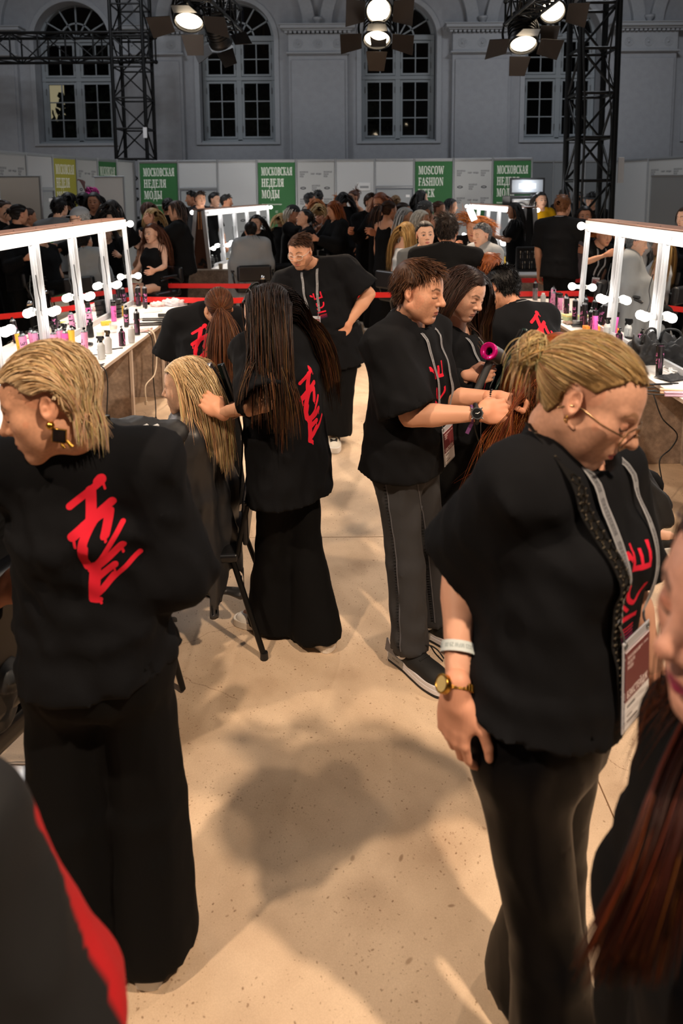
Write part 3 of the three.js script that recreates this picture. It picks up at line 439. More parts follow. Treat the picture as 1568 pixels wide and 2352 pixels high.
// open gable of the far left mirror row: two grey posts, a brown board and pale tan strips
{ const g = thing('mirror_gable', 'grey posts with brown board closing the end of the far left mirror row', 'board', [-2.24, 0.751, -11.27], 0.1); put('post', bar([-0.2, 0, 0.03], [-0.1, 0.94, 0.03], 0.06, 0.04), postMat, g); put('post', bar([0.1, 0, 0.03], [0.02, 0.94, 0.03], 0.06, 0.04), postMat, g); put('board', prism([[-0.16, 0], [0.07, 0], [0.0, 0.93], [-0.08, 0.93]], 0.012), woodDark, g); put('pale_strip', [box(0.02, 0.28, 0.01, -0.055, 0.78, 0.02), box(0.02, 0.28, 0.01, -0.015, 0.78, 0.02)], mat(0xc98a55, 0.6), g); }
{ const g = thing('mirror_gable', 'grey posts with dark board closing the end of the far right mirror row', 'board', [2.98, 0.751, -11.16], -0.06); put('post', bar([-0.09, 0, 0.03], [-0.06, 0.94, 0.03], 0.07, 0.04), postMat, g); put('post', bar([0.17, 0, 0.03], [0.1, 0.94, 0.03], 0.07, 0.04), postMat, g); put('board', prism([[-0.07, 0], [0.15, 0], [0.08, 0.93], [-0.04, 0.93]], 0.012), black, g); }
// ---------------------------------------------------------------- queue posts and red tape
const redTape = mat(0xd8140f, 0.55), postBlack = mat(0x17181a, 0.25, 0.6);
function queuePost(label, x, z) { const t = thing('queue_post', label, 'queue post', [x, 0, z]); put('base', lathe([[0, 0], [0.17, 0], [0.17, 0.012], [0.15, 0.03], [0.04, 0.045], [0, 0.045]]), postBlack, t); put('pole', cyl(0.034, 0.034, 0.84, 0, 0.46, 0), postBlack, t); put('tape_head', [cyl(0.038, 0.038, 0.09, 0, 0.86, 0), rbox(0.03, 0.07, 0.02, 0.004, 0.04, 0.86, 0), rbox(0.03, 0.07, 0.02, 0.004, -0.04, 0.86, 0)], postBlack, t); put('cap', lathe([[0, 0.96], [0.016, 0.955], [0.032, 0.935], [0.038, 0.91], [0, 0.905]].reverse()), chrome, t); return t; }
queuePost('black queue post with chrome cap behind the ponytail stylist', -1.28, -7.5); queuePost('black queue post behind the dark-haired stylist and grey cape', -0.98, -8.6); queuePost('black queue post left of the brush case on the right', 2.2, -8.9);
queuePost('black queue post hidden behind the glasses man', 0.05, -7.8); queuePost('black queue post at the far left beyond the counter', -3.4, -7.9); queuePost('black queue post beyond the right counter cans', 3.6, -8.0);
queuePost('black queue post left of the seated long-haired client', -3.4, -9.2);
function tape(label, a, b, sag = 0.012) { a = vv(a); b = vv(b); const t = thing('barrier_tape', label, 'barrier tape', a.clone().lerp(b, 0.5)), d = b.clone().sub(a), L = d.length(), n = 16, sh = new THREE.PlaneGeometry(L, 0.062, n, 1), p = sh.attributes.position; const g = box(L, 0.062, 0.003); put('webbing', rbox(L, 0.062, 0.003, 0.001, 0, 0, 0, 1), redTape, t); put('stitching', [box(L, 0.002, 0.004, 0, 0.026, 0), box(L, 0.002, 0.004, 0, -0.026, 0)], mat(0xa80f0b, 0.6), t); t.rotation.y = Math.atan2(-d.z, d.x); t.rotation.z = Math.atan2(d.y, Math.hypot(d.x, d.z)); return t; }
tape('lower bright red tape ending at the chrome-capped post behind the counter', [-3.36, 0.8, -7.9], [-1.32, 0.81, -7.53]); tape('upper red tape in front of the seated client left of the aisle', [-3.35, 0.78, -9.1], [-1.02, 0.82, -8.62]);
tape('red tape between the ponytail stylist and the glasses man', [-1.24, 0.81, -7.52], [0.01, 0.82, -7.78]); tape('red tape across the middle of the aisle right of the glasses man', [0.09, 0.82, -7.8], [3.56, 0.79, -8.0]); tape('dark red tape in front of the brush case on the right', [2.24, 0.83, -8.9], [4.6, 0.84, -8.75]);
// lit drinks fridge
{ const p = W(1203, 437, 12.6), t = thing('drinks_fridge', 'black glass-door fridge with glowing header sign beside the right tower', 'fridge', [p.x, 0, -12.6]);
  put('cabinet', [rbox(0.6, 1.86, 0.04, 0.01, 0, 0.93, -0.28), rbox(0.04, 1.86, 0.58, 0.01, -0.3, 0.93, 0), rbox(0.04, 1.86, 0.58, 0.01, 0.3, 0.93, 0), rbox(0.64, 0.1, 0.58, 0.01, 0, 0.05, 0), rbox(0.64, 0.04, 0.58, 0.01, 0, 1.86, 0)], black, t);
  put('header_sign', [rbox(0.6, 0.03, 0.06, 0.006, 0, 1.92, 0.2), rbox(0.6, 0.03, 0.06, 0.006, 0, 2.18, 0.2), rbox(0.03, 0.28, 0.06, 0.006, -0.29, 2.05, 0.2), rbox(0.03, 0.28, 0.06, 0.006, 0.29, 2.05, 0.2), box(0.58, 0.26, 0.04, 0, 2.05, 0.18)], black, t);
  put('lit_panel', box(0.54, 0.22, 0.008, 0, 2.05, 0.222), new THREE.MeshStandardMaterial({ color: 0x888c90, emissive: 0xffffff, emissiveMap: canvasTex(256, 104, (g, w, h) => { g.fillStyle = '#33373a'; g.fillRect(0, 0, w, h); g.fillStyle = '#c9ced2'; g.fillRect(56, 30, 144, 44); g.fillStyle = '#ffffff'; g.fillRect(70, 36, 116, 30); }), emissiveIntensity: 0.9 }), t); const l = new THREE.PointLight(0xf4f8ff, 0.5); l.position.set(0, 2.05, 0.4); l.name = 'sign_glow'; t.add(l);
  put('door_frame', [rbox(0.03, 1.72, 0.03, 0.005, -0.27, 0.96, 0.3), rbox(0.03, 1.72, 0.03, 0.005, 0.27, 0.96, 0.3), rbox(0.56, 0.03, 0.03, 0.005, 0, 1.81, 0.3), rbox(0.56, 0.03, 0.03, 0.005, 0, 0.12, 0.3)], aluMat, t); put('door_glass', box(0.52, 1.66, 0.008, 0, 0.96, 0.3), paneMat, t);
  put('lining', box(0.54, 1.7, 0.02, 0, 0.96, -0.25), mat(0xdfe2e4, 0.5), t); for (let k = 0; k < 4; k++) put('shelf', box(0.54, 0.015, 0.46, 0, 0.35 + k * 0.38, 0), steel, t); put('vent_fan', [new THREE.TorusGeometry(0.13, 0.012, 8, 28).translate(0, 1.62, -0.22), new THREE.TorusGeometry(0.08, 0.01, 8, 24).translate(0, 1.62, -0.22), cyl(0.04, 0.04, 0.03, 0, 1.62, -0.22).rotateX(0)], steel, t);
}
// ---------------------------------------------------------------- people: head, hands, body, clothes, hair
const XA = V(1, 0, 0), YA = V(0, 1, 0), ZA = V(0, 0, 1);
const headFields = new Map();
function headField(o) {                                   // head axes: +z face, +y crown, +x the person's left; about 0.235 m tall
  const key = [o.jaw, o.nose, o.eye, o.full].join(); if (headFields.has(key)) return headFields.get(key);
  const F = new Field(), jw = o.jaw || 1, ns = o.nose || 1, fl = o.full || 0, m = (s, x, y, z) => V(s * x, y, z);
  F.ell(V(0, 0.032, -0.014), [0.077, 0.088, 0.098], XA, YA, ZA, 0); F.ell(V(0, 0.028, 0.022), [0.066, 0.07, 0.068], XA, YA, ZA, 0.02);
  F.ell(V(0, -0.035, 0.03), [0.057 + fl * 0.007, 0.08, 0.062], XA, YA, ZA, 0.03);
  for (const s of [-1, 1]) { F.cone(m(s, 0.049 * jw + fl * 0.006, -0.058, 0.0), m(s, 0.018 * jw, -0.1, 0.06), 0.021 + fl * 0.004, 0.018, 0.02); F.ell(m(s, 0.043, -0.02, 0.052), [0.026 + fl * 0.004, 0.024 + fl * 0.004, 0.026], XA, YA, ZA, 0.025); }
  for (const s of [-1, 1]) F.ell(m(s, 0.036, -0.052, 0.04), [0.027 + fl * 0.008, 0.036, 0.03], XA, YA, ZA, 0.025);
  F.cone(V(-0.009 * jw, -0.101, 0.07), V(0.009 * jw, -0.101, 0.07), 0.016, 0.016, 0.018);
  F.ell(V(0, -0.066, 0.064), [0.034, 0.028, 0.03], XA, YA, ZA, 0.02);
  for (const s of [-1, 1]) F.cone(m(s, 0.044, 0.026, 0.066), m(s, 0.012, 0.021, 0.082), 0.009, 0.009, 0.014);
  for (const s of [-1, 1]) F.ell(m(s, 0.032, 0.003, 0.098), [0.021, 0.0125, 0.017], XA, YA, ZA, 0.012, -1);
  F.cone(V(0, 0.016, 0.083), V(0, -0.022, 0.1 + 0.008 * ns), 0.0085, 0.0115 * ns, 0.012); F.ell(V(0, -0.027, 0.1 + 0.008 * ns), [0.0115 * ns, 0.0095, 0.0115], XA, YA, ZA, 0.008);
  for (const s of [-1, 1]) { F.ell(m(s, 0.0135, -0.031, 0.093), [0.0088, 0.0085, 0.0105], XA, YA, ZA, 0.006); F.ell(m(s, 0.0068, -0.0385, 0.1), [0.0035, 0.0035, 0.005], XA, YA, ZA, 0.002, -1); }
  F.cone(V(-0.021, -0.0635, 0.083), V(-0.0045, -0.0585, 0.0925), 0.0035, 0.0052, 0.006); F.cone(V(0.021, -0.0635, 0.083), V(0.0045, -0.0585, 0.0925), 0.0035, 0.0052, 0.006);
  F.cone(V(-0.0175, -0.067, 0.0835), V(0, -0.071, 0.0905), 0.0035, 0.0066, 0.005); F.cone(V(0.0175, -0.067, 0.0835), V(0, -0.071, 0.0905), 0.0035, 0.0066, 0.005);
  F.cone(V(-0.022, -0.0648, 0.089), V(0, -0.0648, 0.099), 0.0012, 0.0014, 0.0025, -1); F.cone(V(0.022, -0.0648, 0.089), V(0, -0.0648, 0.099), 0.0012, 0.0014, 0.0025, -1);
  F.ell(V(0, -0.083, 0.092), [0.018, 0.0045, 0.008], XA, YA, ZA, 0.008, -1);
  for (const s of [-1, 1]) { F.ell(m(s, 0.0315, 0.0025, 0.0765), [0.0148, 0.0128, 0.0132], XA, YA, ZA, 0.0035);
    if (o.eye !== 'open') F.cone(m(s, 0.02, -0.0035, 0.0865), m(s, 0.043, -0.0032, 0.083), 0.0022, 0.0022, 0.003); else { F.cone(m(s, 0.02, 0.008, 0.0868), m(s, 0.043, 0.0075, 0.083), 0.0026, 0.0026, 0.003); F.cone(m(s, 0.021, -0.0055, 0.0862), m(s, 0.042, -0.005, 0.083), 0.0017, 0.0017, 0.003); } }
  for (const s of [-1, 1]) { const X = V(s * 0.95, 0, -0.42 * 1).normalize(), Y = V(0, 0.97, -0.22).normalize(), Z = X.clone().cross(Y).normalize(); const Y2 = Z.clone().cross(X).normalize();
    F.ell(m(s, 0.078, -0.004, -0.012), [0.0075, 0.031, 0.0195], X, Y2, Z, 0.006); F.ell(m(s, 0.086, 0.0, -0.006), [0.006, 0.019, 0.0105], X, Y2, Z, 0.005, -1); F.ell(m(s, 0.079, -0.003, -0.003), [0.004, 0.0065, 0.0045], X, Y2, Z, 0.003); F.ell(m(s, 0.0765, -0.03, -0.003), [0.006, 0.0085, 0.007], X, Y2, Z, 0.005); }
  F.cone(V(0, -0.055, -0.022), V(0, -0.09, -0.026), 0.05 * (0.92 + 0.08 * jw), 0.049, 0.025);
  headFields.set(key, F); return F;
}
const hairLine = (z, up) => (z > 0.05 ? 0.083 : z > 0.012 ? lerp(0.03, 0.083, (z - 0.012) / 0.038) : z > -0.014 ? lerp(0.028, 0.03, (z + 0.014) / 0.026) : z > -0.04 ? lerp(-0.062, 0.028, (z + 0.04) / 0.026) : -0.062) + up;
const headGeos = new Map();
function headGeo(o, cell) {
  const key = JSON.stringify([o, cell]); if (headGeos.has(key)) return headGeos.get(key);
  const F = headField(o), g = meshField((x, y, z) => F.at(x, y, z), V(-0.1, -0.165, -0.125), V(0.1, 0.13, 0.132), cell);
  const skin = lin(o.skin), lip = lin(o.lip || 0xb05a55), brow = lin(o.brow || 0x4a3325), hairC = lin(o.scalp || 0x2a1d16), white = [0.62, 0.58, 0.55], iris = lin(o.iris || 0x3a2a1e), lash = [0.012, 0.009, 0.008], R = rng(77), beard = o.beard ? lin(o.beard) : null;
  const mx = (a, b, t) => [0, 1, 2].map((i) => lerp(a[i], b[i], t));
  paint(g, (x, y, z) => {
    let c = skin; const ax = Math.abs(x);
    c = mx(c, [c[0] * 1.02, c[1] * 0.84, c[2] * 0.8], 0.55 * Math.max(0, 1 - Math.hypot((ax - 0.045) / 0.022, (y + 0.022) / 0.02)) + 0.5 * Math.max(0, 1 - Math.hypot(x / 0.016, (y + 0.027) / 0.014)) + (ax > 0.072 ? 0.5 : 0));
    c = mx(c, c.map((v) => v * (0.92 + 0.08 * n3(x * 90, y * 90, z * 90))), 1);
    if (o.makeup && z > 0.05) c = mx(c, [c[0] * 0.62, c[1] * 0.42, c[2] * 0.38], 0.8 * clamp(1.1 - Math.hypot((ax - 0.034) / 0.02, (y - 0.006) / 0.011), 0, 1));
    if (z > 0.06) {
      const lw = Math.hypot(x / 0.0225, (y + 0.0655) / (0.0098 * (1 - 0.35 * ax / 0.0225)));
      if (z > 0.078) c = mx(c, lip, 1 - sstep(0.8, 1.08, lw)); if (z > 0.078 && Math.abs(y + 0.0648) < 0.0011 && ax < 0.022) c = mx(c, [0.06, 0.02, 0.02], 0.75);  // lip parting: shade of the crease painted into the colour
      const by = 0.0265 + 0.006 * sstep(0.012, 0.034, ax) - 0.008 * sstep(0.036, 0.05, ax), bt = 0.0052 * (1 - 0.5 * sstep(0.03, 0.052, ax)) * (o.browW || 1);
      if (ax > 0.012 && ax < 0.053) c = mx(c, brow, 0.85 * (1 - sstep(bt * 0.5, bt * 1.25, Math.abs(y - by))) * sstep(0.01, 0.016, ax));
      const ex = (ax - 0.0315) / 0.0145, ey = (y - 0.002) / (o.eye === 'open' ? 0.0068 : 0.0042);
      if (Math.abs(ex) < 1.15) {
        if (o.eye === 'open') { const lid = 1 - ex * ex * 0.9, ins = Math.abs(ey) < lid; if (ins && z > 0.07) c = Math.hypot(ax - 0.0315 - (o.look || 0) * Math.sign(x), y - 0.0022) < 0.0062 ? (Math.hypot(ax - 0.0315, y - 0.002) < 0.0028 ? lash : iris) : white; if (Math.abs(ey - lid) < 0.34 && ey > 0) c = lash; else if (Math.abs(ey + lid) < 0.18 && ey < 0) c = mx(c, lash, 0.5); }
        else { const ly = -0.0036 - 0.0016 * (1 - ex * ex); if (Math.abs(y - ly) < (o.makeup ? 0.0026 : 0.0017)) c = mx(c, lash, 0.9); else if (y < ly - 0.0015 && y > ly - 0.0045 && o.eye === 'down') c = mx(c, mx(c, [0.35, 0.28, 0.25], 0.5), 1); if (Math.abs(y - 0.0115) < 0.0013) c = mx(c, c.map((v) => v * 0.55), 0.7); }  // lash line, and lid crease shade painted as darker skin
      }
      if (Math.hypot((ax - 0.007) / 0.0035, (y + 0.0385) / 0.003) < 1.05 && z > 0.085) c = mx(c, [0.05, 0.02, 0.015], 0.8);  // nostril shade painted into the skin colour
    }
    if (beard && y < -0.018) { const m = clamp(sstep(-0.018, -0.05, y) * (z > -0.01 ? 1 : 0) * (z < 0.07 || y < -0.075 ? 1 : 0) + (z > 0.07 && y < -0.042 && y > -0.06 && ax < 0.03 ? 0.9 : 0), 0, 1) * (y > -0.118 ? 1 : 0); if (m > 0 && !(z > 0.076 && Math.hypot(x / 0.022, (y + 0.0655) / 0.009) < 1)) c = mx(c, beard, m * (o.beardD || 0.7) * (0.75 + 0.25 * n3(x * 300, y * 300, z * 300))); }
    if (o.scalp && y > hairLine(z, o.recede || 0) + 0.006 + 0.004 * n3(x * 60, y * 60, z * 60) && !(ax > 0.072 && y < 0.03 && y > -0.04)) c = mx(c, hairC, 0.85);
    return c;
  });
  if (o.scalp) { const p = g.attributes.position, ix = g.index.array, keep = [], under = (i) => p.getY(i) > hairLine(p.getZ(i), o.recede || 0) + 0.02 && !(Math.abs(p.getX(i)) > 0.066 && p.getY(i) < 0.04); for (let t = 0; t < ix.length; t += 3) if (!(under(ix[t]) && under(ix[t + 1]) && under(ix[t + 2]))) keep.push(ix[t], ix[t + 1], ix[t + 2]); g.setIndex(keep); }
  headGeos.set(key, g); return g;
}
// hand axes: +x along the fingers, +y the back of the hand, +z the thumb side
const HAND = { relaxed: [[18, 24, 14], [24, 28, 16], [30, 32, 18], [36, 34, 18], 0], fist: [[74, 92, 50], [78, 92, 52], [82, 92, 52], [86, 92, 52], 2], grip: [[46, 62, 34], [54, 66, 36], [60, 68, 36], [64, 68, 36], 1.4], pinch: [[52, 58, 22], [50, 62, 26], [58, 70, 34], [66, 72, 36], 1], hold: [[30, 50, 28], [36, 52, 28], [42, 54, 30], [46, 54, 30], 1], flat: [[6, 8, 6], [5, 8, 6], [6, 8, 6], [8, 10, 8], -0.3], point: [[8, 12, 8], [60, 80, 40], [70, 84, 44], [76, 84, 44], 1.2] };
const handGeos = new Map();
function handGeo(pose, cell, nail) {
  const key = pose + cell; if (handGeos.has(key)) return handGeos.get(key);
  const F = new Field(), P = HAND[pose];
  F.cone(V(-0.03, 0, 0), V(0.012, 0, 0), 0.026, 0.025, 0); F.ell(V(-0.01, 0, 0), [0.04, 0.021, 0.028], XA, YA, ZA, 0.01); F.ell(V(0.045, 0, -0.001), [0.052, 0.0155, 0.043], XA, YA, ZA, 0.018); F.cone(V(0.02, -0.005, 0.022), V(0.05, -0.006, 0.034), 0.017, 0.013, 0.014); F.cone(V(0.02, -0.005, -0.022), V(0.06, -0.004, -0.03), 0.016, 0.012, 0.014);
  const tips = [];
  [[0.087, 0.0305, 0.074, 0.0092, 4], [0.091, 0.0105, 0.082, 0.0095, 1], [0.088, -0.0105, 0.075, 0.009, -2], [0.08, -0.03, 0.058, 0.008, -6]].forEach(([x, z, L, r, spread], i) => {
    let p = V(x - 0.02, 0.002, z * 0.94), q, a = 0; const sz = Math.sin(spread * DEG); q = V(x, 0.003, z); F.cone(p, q, r * 1.1, r * 1.12, 0.009); p = q;
    for (let k = 0; k < 3; k++) { a += P[i][k] * DEG; const l = L * [0.46, 0.3, 0.24][k]; q = p.clone().add(V(Math.cos(a) * l, -Math.sin(a) * l, sz * l)); F.cone(p, q, r * (1.06 - 0.1 * k), r * (0.98 - 0.11 * k), k ? 0.002 : 0.004); p = q; }
    tips.push([p, a, r]);
  });
  const tb = P[4]; let p = V(0.016, -0.006, 0.026), d = V(0.62, -0.18 - 0.28 * clamp(tb, 0, 1), 0.62 - 0.18 * tb).normalize(), q = p.clone().addScaledVector(d, 0.046); F.cone(p, q, 0.0165, 0.0118, 0.012); p = q; d = V(0.86, -0.18 - 0.35 * clamp(tb, 0, 2), 0.32 - 0.42 * tb).normalize(); q = p.clone().addScaledVector(d, 0.032); F.cone(p, q, 0.0118, 0.0105, 0.003); p = q; d = V(0.9, -0.1 - 0.32 * clamp(tb, 0, 2), 0.1 - 0.5 * tb).normalize(); q = p.clone().addScaledVector(d, 0.024); F.cone(p, q, 0.0105, 0.0082, 0.003);
  const g = meshOf(F, cell, 0.008); handGeos.set(key, g); return g;
}
function surfaceUV(g, P) {                                // print on one side of a garment: uv inside the rectangle, plain cloth elsewhere
  const p = g.attributes.position, n = g.attributes.normal, N = p.count, idx = Array.from(g.index.array), pos = Array.from(p.array), nor = Array.from(n.array), uv = new Array(N * 2).fill(0.004), twin = new Map(), v = V(0, 0, 0);
  const local = (i) => { v.set(pos[3 * i], pos[3 * i + 1], pos[3 * i + 2]).sub(P.o); return [v.dot(P.x) / P.w + 0.5, v.dot(P.y) / P.h + 0.5]; };
  for (let t = 0; t < idx.length; t += 3) {
    let f = 0, inside = false; const L = [];
    for (let k = 0; k < 3; k++) { const i = idx[t + k]; f += nor[3 * i] * P.n.x + nor[3 * i + 1] * P.n.y + nor[3 * i + 2] * P.n.z; const l = local(i); L.push(l); if (l[0] > -0.02 && l[0] < 1.02 && l[1] > -0.02 && l[1] < 1.02) inside = true; }
    if (f < 0.25 || !inside) continue;
    for (let k = 0; k < 3; k++) { const i = idx[t + k]; if (!twin.has(i)) { twin.set(i, pos.length / 3); pos.push(pos[3 * i], pos[3 * i + 1], pos[3 * i + 2]); nor.push(nor[3 * i], nor[3 * i + 1], nor[3 * i + 2]); uv.push(clamp(L[k][0], 0.004, 0.996), clamp(L[k][1], 0.004, 0.996)); } idx[t + k] = twin.get(i); }
  }
  const o = new THREE.BufferGeometry(); o.setAttribute('position', new THREE.BufferAttribute(new Float32Array(pos), 3)); o.setAttribute('normal', new THREE.BufferAttribute(new Float32Array(nor), 3)); o.setAttribute('uv', new THREE.BufferAttribute(new Float32Array(uv), 2)); o.setIndex(idx); return o;
}
// prints
function iceBack(bg) { return canvasTex(640, 1100, (g, w, h) => {
  g.fillStyle = bg; g.fillRect(0, 0, w, h); g.translate(-500, -1000); g.strokeStyle = g.fillStyle = '#e8283c'; g.lineCap = g.lineJoin = 'round';
  const s = (wd, ...p) => { g.lineWidth = wd * 1.16; g.beginPath(); g.moveTo(p[0], p[1]); if (p.length === 4) g.lineTo(p[2], p[3]); else for (let i = 2; i < p.length - 2; i += 2) g.quadraticCurveTo(p[i], p[i + 1], i + 4 >= p.length ? p[i + 2] : (p[i] + p[i + 2]) / 2, i + 4 >= p.length ? p[i + 3] : (p[i + 1] + p[i + 3]) / 2); g.stroke(); };
  s(46, 592, 1232, 800, 1112); s(66, 800, 1100, 812, 1090); s(62, 740, 1150, 716, 1380); s(58, 590, 1436, 700, 1368, 856, 1278); s(14, 826, 1110, 832, 1164); s(18, 598, 1440, 600, 1515);
  s(52, 832, 1350, 815, 1430, 796, 1486); s(14, 796, 1490, 797, 1532); s(54, 832, 1345, 760, 1330, 690, 1420, 645, 1510, 632, 1620, 655, 1690); s(34, 650, 1680, 690, 1705, 780, 1620, 905, 1456); s(50, 660, 1530, 640, 1620);
  s(56, 676, 1722, 760, 1690, 882, 1612); s(14, 878, 1630, 880, 1682); s(66, 700, 1700, 680, 1800, 655, 1935); s(50, 700, 1800, 740, 1780, 812, 1748); s(12, 806, 1760, 809, 1800); s(46, 640, 1955, 720, 1900, 800, 1830); s(34, 690, 1930, 820, 1830, 988, 1722); s(42, 640, 1965, 680, 1985); s(16, 685, 1980, 688, 2018);
}); }
function iceFront(bg, fg = '#e2263f') { return canvasTex(320, 900, (g, w, h) => {
  g.fillStyle = bg; g.fillRect(0, 0, w, h); g.save(); g.translate(160, 450); g.rotate(-PI / 2); iceWord(g, -390, 110, 220, fg, true); g.restore();
}); }
function iceWord(g, x, y, H, c, fade) {                   // the three-letter word with slanted serifs, baseline at y
  g.strokeStyle = g.fillStyle = c; g.lineWidth = H * 0.16; g.lineCap = 'butt'; g.lineJoin = 'miter';
  if (fade) for (let i = 0; i < 5; i++) { g.fillStyle = ['#5a2050', '#7d2350', '#a0244b', '#c52545', '#e2263f'][i]; g.fillRect(x + i * H * 0.09, y - H, H * 0.035, H); }
  g.fillStyle = c; const a = x + H * 0.62; g.fillRect(a, y - H, H * 0.17, H); g.beginPath(); g.moveTo(a + H * 0.28, y - H * 0.72); g.lineTo(a + H * 0.44, y - H); g.lineTo(a + H * 0.6, y - H); g.lineTo(a + H * 0.36, y - H * 0.62); g.fill();
  g.beginPath(); g.arc(a + H * 1.0, y - H * 0.48, H * 0.42, PI * 1.65, PI * 0.4, true); g.stroke();
  const e = a + H * 1.62; g.fillRect(e, y - H, H * 0.17, H); g.fillRect(e, y - H * 0.16, H * 0.78, H * 0.16); g.fillRect(e, y - H, H * 0.78, H * 0.16); g.fillRect(e, y - H * 0.58, H * 0.6, H * 0.15); g.beginPath(); g.moveTo(e + H * 0.3, y - H * 1.08); g.lineTo(e + H * 0.62, y - H * 1.42); g.lineTo(e + H * 0.82, y - H * 1.36); g.lineTo(e + H * 0.46, y - H * 1.04); g.fill();
}
const BLACKTEE = '#111215', backTex = iceBack(BLACKTEE), frontTex = iceFront(BLACKTEE);
const CLOTH = { specularIntensity: 0.3 }, phys = (map) => new THREE.MeshPhysicalMaterial({ map, roughness: 0.9, specularIntensity: 0.3 }), teeBack = phys(backTex), teeFront = phys(frontTex);
const lanyardTex = canvasTex(64, 1024, (g, w, h) => { g.fillStyle = '#8f9196'; g.fillRect(0, 0, w, h); g.fillStyle = '#c3c5ca'; g.fillRect(0, 0, 5, h); g.fillRect(w - 5, 0, 5, h); g.fillStyle = '#1b1c20'; g.save(); g.translate(16, 20); g.rotate(PI / 2); g.font = 'bold 44px serif'; for (let i = 0; i < 2; i++) g.fillText('МОСКОВСКАЯ НЕДЕЛЯ МОДЫ', i * 512, 0, 440); g.restore(); }); lanyardTex.wrapT = THREE.RepeatWrapping;
const badgeTex = canvasTex(256, 400, (g, w, h) => { g.fillStyle = '#6e2f33'; g.fillRect(0, 0, w, h); g.fillStyle = '#e9e8ea'; g.fillRect(0, 258, w, 142); g.fillStyle = '#f0e6e4'; ['МОСКОВСКАЯ', 'НЕДЕЛЯ', 'МОДЫ'].forEach((t, i) => serifText(g, t, 20, 44 + i * 26, 24, 0.75)); g.font = 'bold 15px sans-serif'; g.fillText('29.08 — 03.09', 140, 38); g.font = 'bold 46px sans-serif'; g.save(); g.translate(16, 246); g.scale(224 / g.measureText('БЭКСТЕЙДЖ').width, 1.15); g.fillText('БЭКСТЕЙДЖ', 0, 0); g.restore(); g.fillStyle = '#4b4b50'; g.fillRect(20, 284, 84, 11); g.fillRect(20, 336, 54, 6); g.fillRect(20, 362, 110, 8); });
const lanyardMat = texMat(lanyardTex, 0.6), badgeMat = texMat(badgeTex, 0.5), sleeveMat = mat(0xb9bcc4, 0.15, 0, { clearcoat: 0.6 });
